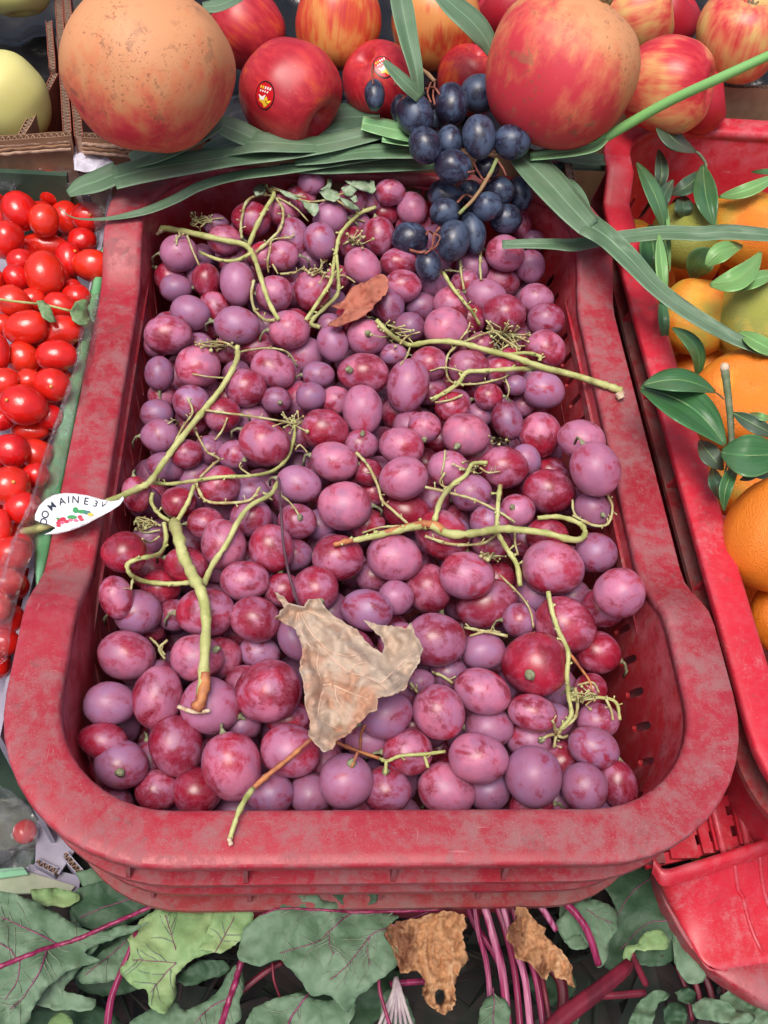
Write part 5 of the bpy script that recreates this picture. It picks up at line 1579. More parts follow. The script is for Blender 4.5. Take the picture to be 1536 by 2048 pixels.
reed('broad green reed leaf curving from the top edge down to the red pomegranate', [
    ([(872, -20, 26, 0.405), (905, 10, 44, 0.402), (945, 45, 50, 0.395), (972, 80, 40, 0.385), (985, 112, 16, 0.375)], dict(fold=0.15, seed=13))], M['reed'])
reed('short dark reed leaf passing behind the hanging black grape', [
    ([(768, 122, 10, 0.385), (790, 145, 22, 0.380), (815, 170, 28, 0.375), (842, 196, 24, 0.365)], dict(fold=0.15, seed=14))], M['reed'])
reed('cut green reed leaf at the top edge beside the orange-tan pomegranate', [
    ([(405, 14, 18, 0.405), (430, 12, 26, 0.406), (460, 2, 24, 0.406), (500, -20, 20, 0.405)], dict(fold=0.2, seed=15))], M['reed'])
reed('long twisted reed leaf running diagonally from black grapes to clementines', [
    ([(1020, 300, 26, 0.330), (1052, 322, 54, 0.332), (1095, 362, 66, 0.334), (1140, 412, 60, 0.332), (1180, 455, 48, 0.328)], dict(fold=0.1, tilt=0.15, wave=0.15, seed=16)),
    ([(1172, 446, 50, 0.327), (1215, 475, 44, 0.322), (1262, 520, 42, 0.318), (1310, 572, 34, 0.316), (1360, 612, 32, 0.316), (1420, 650, 30, 0.316), (1480, 682, 24, 0.312), (1560, 712, 18, 0.308)], dict(fold=0.5, tilt=0.3, wave=0.35, seed=17))], M['reed'])
reed('straight green reed leaf with a cut end lying level across both crates', [
    ([(1004, 489, 17, 0.300), (1060, 487, 19, 0.302), (1110, 488, 22, 0.305), (1150, 490, 26, 0.307), (1200, 480, 25, 0.308), (1262, 472, 27, 0.307), (1330, 465, 28, 0.310), (1400, 467, 29, 0.315), (1460, 464, 30, 0.316), (1560, 472, 24, 0.314)], dict(fold=0.3, wave=0.3, seed=18))], M['reed'])
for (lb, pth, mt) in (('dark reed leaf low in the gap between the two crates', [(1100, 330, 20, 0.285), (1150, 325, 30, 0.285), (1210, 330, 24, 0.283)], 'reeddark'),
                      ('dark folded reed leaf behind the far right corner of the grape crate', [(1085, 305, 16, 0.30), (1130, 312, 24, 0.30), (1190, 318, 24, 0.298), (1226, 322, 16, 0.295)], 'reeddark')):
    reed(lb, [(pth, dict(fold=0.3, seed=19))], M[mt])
reed('short pale reed leaf tip resting on the far right corner of the grape crate', [([(1122, 362, 10, 0.318), (1140, 372, 26, 0.320), (1160, 400, 30, 0.318), (1176, 440, 22, 0.318)], dict(fold=0.2, tilt=-0.3, seed=31))], M['reed'])

# the thick green stalk
sp = catmull([(1590, 88, 19, 0.44), (1536, 112, 19, 0.43), (1440, 156, 20, 0.41), (1340, 202, 20, 0.385), (1250, 252, 20, 0.36), (1190, 288, 19, 0.345)], 6)
stk = empty('green_stalk', Pz(1190, 288, 0.345), 'thick bright green plant stalk slanting over the pale pink apple to the right crate', 'stalk')
putobj('stem', mesh_from('stem', *tube_geo([Pz(q[0], q[1], q[3]) for q in sp], [q[2]*0.5*Dz(q[0], q[1], q[3])/FPX for q in sp], 14)), M['stalk'], stk)
blade_obj('flattened_end', blade_geo([(1210, 274, 20, 0.352), (1188, 290, 26, 0.346), (1150, 300, 24, 0.342), (1110, 306, 22, 0.338), (1060, 312, 18, 0.334)], fold=0.5, wave=0.2, seed=20), M['reed2'], stk)
blade_obj('torn_skin', blade_geo([(1178, 286, 4, 0.350), (1192, 276, 12, 0.353), (1208, 266, 5, 0.356)], fold=0.4, seed=21), M['stalk'], stk)

# ---------------------------------------------------------------- citrus leaves
def cleaf(root, p0, p1, w_, z0, z1, bend=0.0, mat='citrus', fold=0.35, tilt=0.0, arch=0.01, seed=0, name='leaf', label=None):
    x0, y0 = p0; x1, y1 = p1
    L = math.hypot(x1-x0, y1-y0); nx, ny = -(y1-y0)/L, (x1-x0)/L
    path = []
    for i in range(7):
        t = i/6
        wd = w_*(math.sin(math.pi*min(1, t*0.94+0.03))**0.85)*(1.05-0.25*t)
        s = bend*L*math.sin(math.pi*t)
        path.append((x0+(x1-x0)*t+nx*s, y0+(y1-y0)*t+ny*s, max(1.2, wd), z0+(z1-z0)*t+arch*math.sin(math.pi*t)))
    g_ = blade_geo(path, fold=fold, tilt=tilt, wave=0.12, seed=seed, n=4, nacross=8)
    o = blade_obj(name, g_, M[mat], root)
    mid = catmull([(p[0], p[1], p[3]) for p in path], 4)
    P_ = [Pz(q[0], q[1], q[2]+0.0002) for q in mid]
    if w_ > 20 and root is not None:
        child_geo('midrib', *tube_geo(P_, [0.00045*(1-0.7*i/len(P_)) for i in range(len(P_))], 5), M['rib'], o)
    return o
M['rib'] = simple('pale_green_rib', (0.20, 0.30, 0.12), 0.5)
M['bark'] = simple('grey_green_twig', (0.10, 0.15, 0.07), 0.6, (0.17, 0.19, 0.12), 200, 0.5, 0.0005)
GL = 'citrus leaves on the clementines'
def sprig(label, tw, leaves, name='citrus_sprig'):
    q = Pz(tw[0][0][0], tw[0][0][1], tw[0][0][3]) if tw else Pz(*leaves[0][0], leaves[0][3])
    r_ = empty(name, q, label, 'sprig', GL)
    for pth in tw:
        s_ = catmull(pth, 5)
        putobj('twig', mesh_from('twig', *tube_geo([Pz(a[0], a[1], a[3]) for a in s_], [a[2]*0.5*Dz(a[0], a[1], a[3])/FPX for a in s_], 8, 0.2)), M['bark'], r_)
    for i, l_ in enumerate(leaves):
        cleaf(r_, *l_[:5], **(l_[5] if len(l_) > 5 else {}), seed=i+len(label))
    return r_
s1 = sprig('upright cut twig with large glossy leaves, in front of the bright orange clementine',
      [[(1450, 740, 17, 0.335), (1456, 790, 15, 0.325), (1461, 840, 14, 0.315), (1463, 890, 13, 0.305), (1462, 940, 11, 0.298)], [(1447, 798, 3, 0.321), (1436, 788, 3, 0.318), (1424, 782, 3, 0.315)], [(1456, 925, 4, 0.303), (1450, 945, 4, 0.302), (1452, 955, 3, 0.300)]],
      [((1282, 776), (1450, 890), 86, 0.318, 0.312, dict(bend=-0.12, tilt=0.15, arch=0.006)),
       ((1288, 770), (1430, 784), 50, 0.322, 0.318, dict(bend=-0.12, tilt=0.3, arch=0.010)),
       ((1442, 905), (1570, 905), 92, 0.312, 0.314, dict(bend=0.05, arch=0.008)),
       ((1466, 826), (1560, 876), 36, 0.318, 0.312, dict(tilt=-0.4, mat='citrusd')),
       ((1478, 925), (1448, 1022), 30, 0.305, 0.298, dict(fold=0.6, bend=0.1)),
       ((1398, 882), (1446, 940), 44, 0.296, 0.298, dict(mat='citrusd')),
       ((1424, 935), (1440, 1000), 32, 0.290, 0.280, dict(mat='citrusd')),
       ((1480, 960), (1525, 945), 16, 0.302, 0.304, dict(mat='citrusd')),
       ((1490, 935), (1560, 950), 34, 0.290, 0.290, dict(mat='citrusd')),
       ((1545, 840), (1500, 826), 16, 0.320, 0.316, dict(mat='citrusl'))])
putobj('cut_end', mesh_from('cut_end', *tube_geo([Pz(1450, 742, 0.3345), Pz(1450, 730, 0.3365), Pz(1451, 727, 0.337)], [0.0026, 0.0027, 0.0018], 9, 0.35)), M['cut'], s1)
sprig('dark leafy sprig hooked over the far edge of the clementine crate',
      [[(1388, 300, 5, 0.300), (1402, 312, 6, 0.297), (1412, 330, 6, 0.292), (1408, 345, 5, 0.290)]],
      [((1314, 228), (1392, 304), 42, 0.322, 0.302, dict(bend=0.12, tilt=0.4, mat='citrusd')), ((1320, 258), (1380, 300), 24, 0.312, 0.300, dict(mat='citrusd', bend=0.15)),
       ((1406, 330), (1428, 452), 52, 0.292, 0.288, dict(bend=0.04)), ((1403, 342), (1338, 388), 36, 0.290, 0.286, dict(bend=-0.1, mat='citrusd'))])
sprig('cluster of narrow dark leaves standing in the far left corner of the clementine crate', [],
      [((1274, 326), (1332, 470), 36, 0.318, 0.290, dict(bend=-0.06, tilt=0.3)), ((1317, 300), (1312, 390), 30, 0.300, 0.285, dict(bend=-0.1, mat='citrusd')),
       ((1346, 360), (1322, 440), 30, 0.302, 0.288, dict(bend=0.1, mat='citrusd')), ((1300, 450), (1315, 560), 60, 0.278, 0.262, dict(mat='citrus')),
       ((1335, 415), (1340, 545), 10, 0.298, 0.285, dict(mat='citrusl')), ((1365, 390), (1370, 440), 40, 0.285, 0.280, dict(mat='citrusd')), ((1426, 500), (1385, 560), 60, 0.292, 0.262, dict(mat='citrusl', bend=0.1))])
sprig('pair of light green leaves lying on the two right-hand clementines', [],
      [((1412, 532), (1486, 492), 42, 0.308, 0.306, dict(bend=-0.12, mat='citrusl')), ((1420, 570), (1522, 504), 50, 0.312, 0.310, dict(bend=0.16, mat='citrusl'))])
def lone(label, *a, **k):
    o = cleaf(None, *a, **k, name='citrus_leaf'); tag(o, label, 'leaf', GL); return o
lone('curled dark green leaf between the crate wall and the bright orange clementine', (1345, 656), (1394, 760), 34, 0.306, 0.278, bend=-0.22, tilt=0.5)
lone('pointed light green leaf standing beside the crate wall under the level reed leaf', (1318, 468), (1330, 610), 26, 0.312, 0.288, bend=0.0, mat='citrusl', tilt=0.3)
lone('narrow green leaf at the far right end of the clementines, near the crate wall', (1438, 394), (1560, 346), 30, 0.296, 0.306, bend=0.06, mat='citrusl')
lone('green leaf wedged between the deep orange and the mottled clementines', (1472, 582), (1560, 548), 34, 0.306, 0.304, bend=-0.08, mat='citrusl')
lone('light green leaf under the diagonal reed leaf on the mottled clementine', (1478, 664), (1570, 715), 36, 0.308, 0.304, bend=0.0, mat='citrusl', tilt=0.3)
lone('slim green leaf tip at the right edge on the far crate wall', (1502, 344), (1570, 342), 12, 0.300, 0.300, bend=0.0, mat='citrus')
lone('dark green leaf low under the diagonal reed leaf beside the bright orange clementine', (1478, 706), (1520, 695), 22, 0.296, 0.296, mat='citrusd')
lone('green leaf down the inside of the crate wall left of the yellow-orange clementine', (1324, 590), (1332, 690), 24, 0.285, 0.268, mat='citrus')

# small weed on the tomatoes
wd = empty('weed_sprig', Pd(90, 612, fsm(90, 612)), 'thin weed stem with a few toothed leaves lying on the tomatoes', 'sprig')
P_ = [Pd(q[0], q[1], min(fdepth(q[0], q[1]), fsm(q[0], q[1]))-0.002) for q in catmull([(-20, 596), (40, 604), (90, 610), (142, 622)], 8)]
putobj('stem', mesh_from('stem', *tube_geo(P_, [0.0008]*len(P_), 6, 0.3)), M['rachis'], wd)
M['weed'] = simple('dull_weed_leaf', (0.15, 0.27, 0.11), 0.55, (0.24, 0.34, 0.18), 300, 0.3, 0.0004)
for k, ol in enumerate([[(140, 622), (150, 604), (166, 598), (178, 600), (180, 608), (172, 612), (178, 624), (182, 640), (172, 650), (158, 650), (144, 640)], [(72, 602), (86, 600), (92, 606), (100, 612), (106, 628), (114, 644), (100, 645), (84, 634), (78, 618)]]):
    sheet('leaf', ol, lambda x, y: fsm(x, y)-0.003, M['weed'], wd, 6, 1.0, 0.004, 0.05, 0.0004, 20+k)

# dried green sprig at the far end of the grapes
ds = empty('dried_sprig', Pd(600, 400, red.hit(600, 400, 0.002) or 0.7), 'wilted sprig of small grey-green leaves on the grapes below the far rim', 'sprig')
def rdepth(px, py):
    h = red.hit(px, py, 0.002); f = heap_depth(px, py)
    return min(h if h else 9, f)
def rsm(px, py, r=14):
    s = [rdepth(px+dx, py+dy) for dx, dy in ((0, 0), (r, 0), (-r, 0), (0, r), (0, -r), (r*.7, r*.7), (-r*.7, -r*.7))]
    return min(s)*0.6+0.4*sum(s)/len(s)
for pth in ([(525, 375), (560, 382), (600, 400), (640, 402), (690, 385)], [(590, 395), (620, 408), (625, 430)], [(640, 402), (670, 400), (700, 418)], [(540, 372), (580, 388), (612, 395)], [(650, 400), (655, 375), (656, 358)]):
    P_ = [Pd(q[0], q[1], rsm(q[0], q[1])-0.004) for q in catmull(pth, 5)]
    putobj('stem', mesh_from('stem', *tube_geo(P_, [0.0007]*len(P_), 5, 0.3)), M['twig'], ds)
M['wilt'] = simple('wilted_grey_green_leaf', (0.20, 0.30, 0.17), 0.65, (0.34, 0.42, 0.30), 200, 0.4, 0.0005)
for k, ol in enumerate([[(690, 362), (730, 360), (748, 362), (752, 378), (745, 388), (725, 382), (705, 372)], [(682, 376), (700, 370), (714, 380), (704, 392), (690, 392)], [(600, 400), (612, 404), (636, 408), (638, 420), (628, 434), (618, 425)],
                        [(638, 384), (658, 376), (676, 384), (680, 396), (668, 404), (650, 398)], [(676, 392), (700, 402), (716, 414), (722, 424), (705, 420), (690, 410)], [(640, 380), (655, 368), (660, 352), (664, 364), (660, 378)], [(556, 378), (580, 384), (600, 396), (590, 400), (570, 392)],
                        [(700, 396), (712, 390), (716, 402), (708, 406)], [(505, 378), (520, 366), (534, 372), (528, 388), (512, 392)]]):
    sheet('leaf', ol, lambda x, y: rsm(x, y)-0.006, M['wilt'], ds, 6, 1.0, 0.005, 0.06, 0.0004, 30+k)

# ---------------------------------------------------------------- dry leaves
def dry_mat(name, c1, c2, c3, st=(1, 1, 1)):
    m, t, b = new_mat(name)
    q = NT(t); v = q.coords(st, False)
    c = q.mix(q.ramp(q.noise(v, 26, 4, 0.6, 0.8), 0.42, 0.62), c1, c2)
    c = q.mix(q.ramp(q.noise(v, 60, 5, 0.7), 0.56, 0.70), c, c3)
    q.l(c, b.inputs['Base Color']); b.inputs['Roughness'].default_value = 0.75
    q.bump(q.noise(v, 150, 6, 0.7, 1.2), 0.55, 0.0016, b)
    return m
M['dry'] = dry_mat('pale_dry_vine_leaf', (0.46, 0.36, 0.28), (0.42, 0.23, 0.15), (0.28, 0.22, 0.18))
M['dryred'] = dry_mat('reddish_dry_leaf', (0.42, 0.14, 0.09), (0.33, 0.10, 0.07), (0.50, 0.22, 0.15))
M['drybrown'] = dry_mat('brown_dry_beet_leaf', (0.44, 0.23, 0.11), (0.17, 0.065, 0.03), (0.55, 0.34, 0.19), (2.2, 0.7, 1))
M['vein'] = simple('pale_leaf_vein', (0.60, 0.42, 0.32), 0.7)
DL = [(550, 1184), (567, 1193), (576, 1206), (590, 1210), (609, 1214), (617, 1199), (638, 1197), (648, 1212), (669, 1232), (690, 1247), (713, 1258), (734, 1285), (765, 1307), (769, 1289), (763, 1276), (748, 1260), (727, 1241), (761, 1250), (798, 1253), (809, 1258), (823, 1246), (829, 1266), (846, 1297), (840, 1320), (819, 1357), (811, 1378), (786, 1391), (755, 1396), (755, 1420), (740, 1424), (727, 1439), (696, 1468), (673, 1480), (665, 1499), (648, 1504), (630, 1487), (617, 1472), (621, 1441), (613, 1420), (605, 1357), (599, 1343), (605, 1295), (592, 1260), (565, 1245), (548, 1237), (559, 1230), (561, 1220), (569, 1216), (561, 1203)]
def dld(px, py):
    base = rsm(px, py, 30)
    # leaf domes up along its middle, the right lobe curls over
    c = 0.010*math.exp(-(((px-690)/60)**2+((py-1340)/90)**2))
    r_ = 0.016*sstep(770, 845, px)*(1-0.4*sstep(1380, 1330, py)) if px > 770 else 0
    th = math.atan2(py-1216, px-598); ds_ = math.hypot(px-598, py-1216)
    fo = 0.0105*(1-abs(math.sin(4.2*th+0.3)))*min(1, ds_/110)
    return 0.5*base+0.5*Dz(px, py, 0.298)-0.003-c-r_-fo
dl = empty('dry_leaf', Pd(680, 1350, dld(680, 1350)), 'large crumpled pale brown vine leaf lying on the grapes near the front', 'dry leaf')
blob_ = sheet('blade', DL, dld, M['dry'], dl, 5, 1.6, 0.0075, 0.022, 0.0005, 41, True, curl=0.006)
hub = (598, 1216)
for pth in ([hub, (640, 1232), (672, 1236), (700, 1255), (730, 1282)], [hub, (612, 1250), (640, 1285), (665, 1305), (700, 1312), (730, 1306), (768, 1308)], [hub, (600, 1255), (618, 1290), (636, 1302), (634, 1330), (642, 1360)], [(642, 1290), (668, 1320), (700, 1345), (730, 1352), (760, 1368), (785, 1388)],
            [hub, (592, 1250), (604, 1290), (606, 1320), (612, 1350)], [(648, 1380), (640, 1400), (634, 1440), (622, 1470)], [(646, 1370), (668, 1372), (675, 1400), (700, 1430)], [hub, (585, 1214), (562, 1224)], [(700, 1345), (712, 1330), (740, 1322)], [(665, 1370), (700, 1385), (740, 1400)], [(640, 1440), (680, 1460)], [(760, 1368), (790, 1340), (830, 1300)]):
    sm = catmull(pth, 6)
    def ddv(q):
        s = Vector((q[0]*0.022, q[1]*0.022, 41*3.3))
        h = 1.2*(0.5-abs(noise.noise(s)))+0.8*(0.5-abs(noise.noise(s*2.1)))
        return dld(q[0], q[1])-0.0075*h
    P_ = [Pd(q[0], q[1], ddv(q)-0.0004) for q in sm]
    child_geo('vein', *tube_geo(P_, [0.00055*(1-0.6*i/len(P_)) for i in range(len(P_))], 5), M['vein'], blob_)
sm = catmull([(557, 955), (562, 1020), (566, 1080), (576, 1140), (590, 1190), (599, 1214)], 6)
dd = [rsm(q[0], q[1], 10)-0.001 for q in sm]
dd = [min(dd[max(0, i-3):i+4]) for i in range(len(dd))]
dd[-4:] = [dd[-5]+(dld(598, 1214)-dd[-5])*k/4 for k in (1, 2, 3, 4)]
P_ = [Pd(q[0], q[1], d) for q, d in zip(sm, dd)]
M['petiole'] = simple('dark_purple_petiole', (0.09, 0.04, 0.06), 0.6)
putobj('stalk', mesh_from('stalk', *tube_geo(P_, [0.0008]*len(P_), 7, 0.3)), M['petiole'], dl)
dl2 = sheet('dry_leaf', [(688, 600), (700, 580), (722, 566), (738, 560), (760, 548), (772, 552), (778, 562), (774, 584), (758, 602), (740, 622), (726, 634), (700, 644), (672, 654), (655, 652), (668, 640), (684, 630), (690, 620), (676, 618), (662, 612), (680, 606)], lambda x, y: rsm(x, y)-0.005, M['dryred'], None, 6, 2.0, 0.007, 0.05, 0.0005, 44, True)
tag(dl2, 'small shrivelled reddish-brown leaf among the grapes in the upper middle', 'dry leaf')

# ---------------------------------------------------------------- paper label on the long stem
lroot = empty('paper_label', Pz(160, 1025, 0.290), 'white paper label lettered DOMAINE with a small fruit picture, wrapped round a grape stem', 'label')
M['paper'] = simple('white_label_paper', (0.80, 0.80, 0.82), 0.45, (0.76, 0.76, 0.80), 40, 0.1, 0.0005)
M['ink'] = simple('dark_blue_ink', (0.02, 0.03, 0.06), 0.5)
LO = [(70, 1040), (70, 1030), (78, 1012), (92, 998), (108, 990), (128, 986), (150, 987), (175, 991), (200, 998), (222, 1003), (238, 1000), (246, 992), (248, 998), (240, 1010), (222, 1022), (200, 1034), (170, 1050), (145, 1060), (115, 1068), (88, 1069), (100, 1064), (112, 1056), (96, 1048), (84, 1046)]
def lz(px, py):
    """the paper bends round the stem"""
    t = (px-70)/180
    yc = 1062-62*t
    s = (py-yc)/30
    return 0.2905+0.0012*t-0.0035*max(0, s+0.2)**2 - 0.0016*max(0, -s-1.2)
def ldepth(px, py, l=0.0): return Dz(px, py, lz(px, py))-l
sheet('paper', LO, lambda x, y: ldepth(x, y, 0.002), M['paper'], lroot, 5, 0, 0, 0, 0.0003, 51)
def letter(ch, px, py, size, rot, mat, lift=0.0026, sx=1.0):
    size *= 1.18
    cu = bpy.data.curves.new('t', 'FONT'); cu.body = ch; cu.size = 1.0; cu.align_x = 'CENTER'; cu.align_y = 'CENTER'; cu.offset = 0.012
    to = bpy.data.objects.new('t', cu); col.objects.link(to)
    bpy.context.view_layer.update()
    me = bpy.data.meshes.new_from_object(to.evaluated_get(bpy.context.evaluated_depsgraph_get()))
    bpy.data.objects.remove(to, do_unlink=True)
    a = math.radians(rot)
    for v in me.vertices:
        x, y = v.co.x*size*sx, -v.co.y*size
        X = px+x*math.cos(a)-y*math.sin(a); Y = py+x*math.sin(a)+y*math.cos(a)
        v.co = Pd(X, Y, ldepth(X, Y, lift))
    me.name = 'letter'
    putobj('letter', me, mat, lroot, smooth=False)
for ch, x, y, s, r in (('D', 88, 1043, 17, -80), ('O', 91, 1029, 17, -62), ('M', 104, 1013, 17, -42), ('A', 124, 1003, 17, -16), ('I', 137, 1000, 17, -3), ('N', 151, 1000, 17, 4), ('E', 172, 1003, 17, 8), ('3', 191, 1008, 15, 22), ('V', 206, 1010, 12, 30), ("'", 212, 1008, 12, 20)):
    letter(ch, x, y, s, r, M['ink'])
def patch(name, pts, mat, lift):
    V = [Pd(x, y, ldepth(x, y, lift)) for x, y in pts]; n = len(V)
    cx = sum(p[0] for p in pts)/n; cy = sum(p[1] for p in pts)/n
    V.append(Pd(cx, cy, ldepth(cx, cy, lift)))
    putobj(name, mesh_from(name, V, [(k, (k+1) % n, n) for k in range(n)]), mat, lroot, smooth=False)
def disc(cx, cy, rx, ry, mat, lift=0.0026, name='printed_fruit'):
    patch(name, [(cx+rx*math.cos(k*0.5236), cy+ry*math.sin(k*0.5236)) for k in range(12)], mat, lift)
pr_, pg, py_, pk = simple('print_red', (0.50, 0.02, 0.06), 0.5), simple('print_green', (0.05, 0.30, 0.10), 0.5), simple('print_yellow', (0.65, 0.45, 0.05), 0.5), simple('print_pink', (0.62, 0.12, 0.22), 0.5)
for (x, y, a, b, mt) in ((119, 1040, 5, 4, pr_), (126, 1038, 6, 4, pr_), (117, 1046, 5, 4, pr_), (124, 1045, 5, 3.5, pk), (133, 1043, 5, 3.5, pr_), (117, 1051, 5, 3, pr_), (141, 1040, 5, 3, pk), (160, 1034, 5, 4, pr_), (163, 1039, 5, 3, pr_), (152, 1041, 5, 3, pk)):
    disc(x, y, a, b, mt)
for (x, y, a, b, mt, l) in ((151, 1020, 6, 6, pg, 0.0027), (164, 1023, 10, 4, pg, 0.0026), (144, 1034, 10, 4, pg, 0.0027), (174, 1025, 8, 4, simple('print_blue_green', (0.06, 0.2, 0.18), 0.5), 0.0028), (181, 1029, 6, 3.5, py_, 0.0029), (116, 1037, 4, 2, pg, 0.0028)):
    disc(x, y, a, b, mt, l)
# ---------------------------------------------------------------- upturned crate at the lower right
low = empty('crate', Pz(1500, 1850, 0.02), 'bright red upturned crate low in the bottom right corner, lattice on top', 'crate')
zt3, zb3 = 0.186, 0.150
def px_at(x, y, z): return Pz(x, y, z)
edge = catmull([(1306, 1722), (1330, 1748), (1380, 1736), (1440, 1718), (1500, 1698), (1560, 1680), (1640, 1655)], 8)
# top frame: a lip standing along the edge
V, F = [], []
for (x, y) in edge:
    p = Pz(x, y, zt3)
    for dy, dz in ((0.004, -0.006), (0.003, 0.0), (0.0, 0.0008), (-0.003, -0.002), (-0.005, -0.006)):
        V.append(p+Vector((0, dy, dz)))
for i in range(len(edge)-1):
    for k in range(4):
        a = i*5+k; F.append((a, a+1, a+6, a+5))
putobj('lip', mesh_from('lip', V, F), M['crate2'], low)
# sloping apron from the lip down to the flange, with curved ribs
lo_ = catmull([(1320, 1762), (1345, 1820), (1385, 1890), (1420, 1940), (1475, 1934), (1536, 1926), (1640, 1912)], 8)
def apron(u, v):
    e = edge[min(len(edge)-1, int(u*(len(edge)-1)))]; l = lo_[min(len(lo_)-1, int(u*(len(lo_)-1)))]
    a = Pz(e[0], e[1], zt3-0.006); b = Pz(l[0], l[1], zb3)
    p = a.lerp(b, v)
    p.z -= 0.012*math.sin(math.pi*v)*(0.4+0.6*u)
    return p
n, m = len(edge), 12
V = [apron(i/(n-1), j/m) for i in range(n) for j in range(m+1)]
F = [(i*(m+1)+j, i*(m+1)+j+1, (i+1)*(m+1)+j+1, (i+1)*(m+1)+j) for i in range(n-1) for j in range(m)]
o = putobj('apron', mesh_from('apron', V, F), M['crate2'], low)
md = o.modifiers.new('s', 'SOLIDIFY'); md.thickness = 0.002; md.offset = -1
for u0 in (0.60, 0.74):
    P_ = [apron(u0+0.22*v, 0.05+0.85*v)+Vector((0, 0, 0.0004)) for v in [i/10 for i in range(11)]]
    putobj('rib', mesh_from('rib', *tube_geo(P_, [0.0013]*11, 6)), M['crate2'], low)
# flange with its rounded outer corner
oc = catmull([(1312, 1740), (1322, 1785), (1345, 1835), (1380, 1893), (1425, 1940), (1480, 1978), (1540, 2010), (1640, 2040)], 8)
n = min(len(oc), len(lo_))
oc = [oc[int(i*(len(oc)-1)/(n-1))] for i in range(n)]; lo2 = [lo_[int(i*(len(lo_)-1)/(n-1))] for i in range(n)]
V = []
for i in range(n):
    a = Pz(*oc[i], zb3); b = Pz(*lo2[i], zb3)
    V += [b, b.lerp(a, 0.9)+Vector((0, 0, 0.0006)), a+Vector((0, 0, -0.001)), a+Vector((0, 0, -0.012))]
F = [(i*4+k, i*4+k+1, i*4+k+5, i*4+k+4) for i in range(n-1) for k in range(3)]
putobj('flange', mesh_from('flange', V, F), M['crate_rim'], low)
# lattice deck behind the lip: bars leave square holes
zl = zt3-0.010
A = Pz(1325, 1738, zl)
for i, (p0, p1, w_) in enumerate([((1312, 1726), (1275, 1560), 0.012), ((1372, 1716), (1330, 1540), 0.017), ((1418, 1706), (1372, 1530), 0.006), ((1452, 1700), (1408, 1520), 0.012), ((1498, 1688), (1440, 1440), 0.010), ((1560, 1668), (1500, 1420), 0.028)]):
    a, b = Pz(*p0, zl), Pz(*p1, zl); d = (b-a).normalized(); s_ = Vector((-d.y, d.x, 0))*w_/2
    V = [a-s_, a+s_, b+s_, b-s_]; V = V+[v-Vector((0, 0, 0.003)) for v in V]
    putobj('lattice_bar', mesh_from('lattice_bar', V, [(0, 1, 2, 3), (7, 6, 5, 4), (0, 4, 5, 1), (1, 5, 6, 2), (2, 6, 7, 3), (3, 7, 4, 0)]), M['crate_dust'] if i in (0, 5) else M['crate2'], low, smooth=False)
for i, (p0, p1) in enumerate([((1290, 1726), (1580, 1658)), ((1290, 1682), (1580, 1612)), ((1290, 1640), (1580, 1570)), ((1290, 1600), (1580, 1530)), ((1290, 1560), (1580, 1490))]):
    a, b = Pz(*p0, zl-0.0035), Pz(*p1, zl-0.0035); d = (b-a).normalized(); s_ = Vector((-d.y, d.x, 0))*0.0032
    V = [a-s_, a+s_, b+s_, b-s_]; V = V+[v-Vector((0, 0, 0.003)) for v in V]
    putobj('lattice_bar', mesh_from('lattice_bar', V, [(0, 1, 2, 3), (7, 6, 5, 4), (0, 4, 5, 1), (1, 5, 6, 2), (2, 6, 7, 3), (3, 7, 4, 0)]), M['crate2'], low, smooth=False)
for (p0, p1) in (((1448, 1708), (1404, 1520)), ((1496, 1692), (1438, 1440))):
    a, b = Pz(*p0, zl+0.002), Pz(*p1, zl+0.002)
    putobj('rib', mesh_from('rib', *tube_geo([a, b], [0.0022, 0.0022], 6)), M['crate2'], low)
V, F = [], []
yl = sheet('leaf', [(1420, 1650), (1500, 1600), (1540, 1700), (1440, 1760), (1380, 1720)], lambda x, y: Dz(x, y, zl-0.05), simple('yellowed_leaf', (0.40, 0.36, 0.08), 0.6, (0.25, 0.28, 0.06), 60), None, 16, 2, 0.01, 0.02, 0.0005, 60)
tag(yl, 'yellowed leaf seen through the square holes of the upturned red crate', 'leaf')

# ---------------------------------------------------------------- beet leaves in front
def beet_mat(name, c1, c2, c3):
    m, t, b = new_mat(name)
    q = NT(t); v = q.coords((1, 1, 1), False)
    c = q.mix(q.ramp(q.noise(v, 30, 4, 0.6), 0.35, 0.65), c1, c2)
    vo = q.n('ShaderNodeTexVoronoi'); vo.feature = 'DISTANCE_TO_EDGE'; vo.inputs['Scale'].default_value = 150
    nz = q.n('ShaderNodeTexNoise'); nz.inputs['Scale'].default_value = 60; q.l(v, nz.inputs['Vector'])
    mx = q.n('ShaderNodeMix', data_type='VECTOR'); mx.inputs[0].default_value = 0.012; q.l(v, mx.inputs[4]); q.l(nz.outputs['Color'], mx.inputs[5])
    q.l(mx.outputs[1], vo.inputs['Vector'])
    e = q.ramp(vo.outputs['Distance'], 0.0, 0.06, 0.14, 0.0)
    c = q.mix(e, c, tuple(x*0.55 for x in c1))
    c = q.mix(q.ramp(q.noise(v, 110, 4, 0.7), 0.66, 0.72), c, c3)
    q.l(c, b.inputs['Base Color']); b.inputs['Roughness'].default_value = 0.58
    b.inputs['Specular IOR Level'].default_value = 0.3
    q.bump(q.math('ADD', q.ramp(vo.outputs['Distance'], 0.0, 0.25), q.math('MULTIPLY', q.noise(v, 90, 4), 1.2)), 0.22, 0.0005, b)
    return m
M['beet'] = beet_mat('grey_green_beet_leaf', (0.085, 0.155, 0.09), (0.145, 0.225, 0.145), (0.13, 0.11, 0.07))
M['beetl'] = beet_mat('pale_green_beet_leaf', (0.17, 0.29, 0.12), (0.27, 0.38, 0.17), (0.28, 0.20, 0.10))
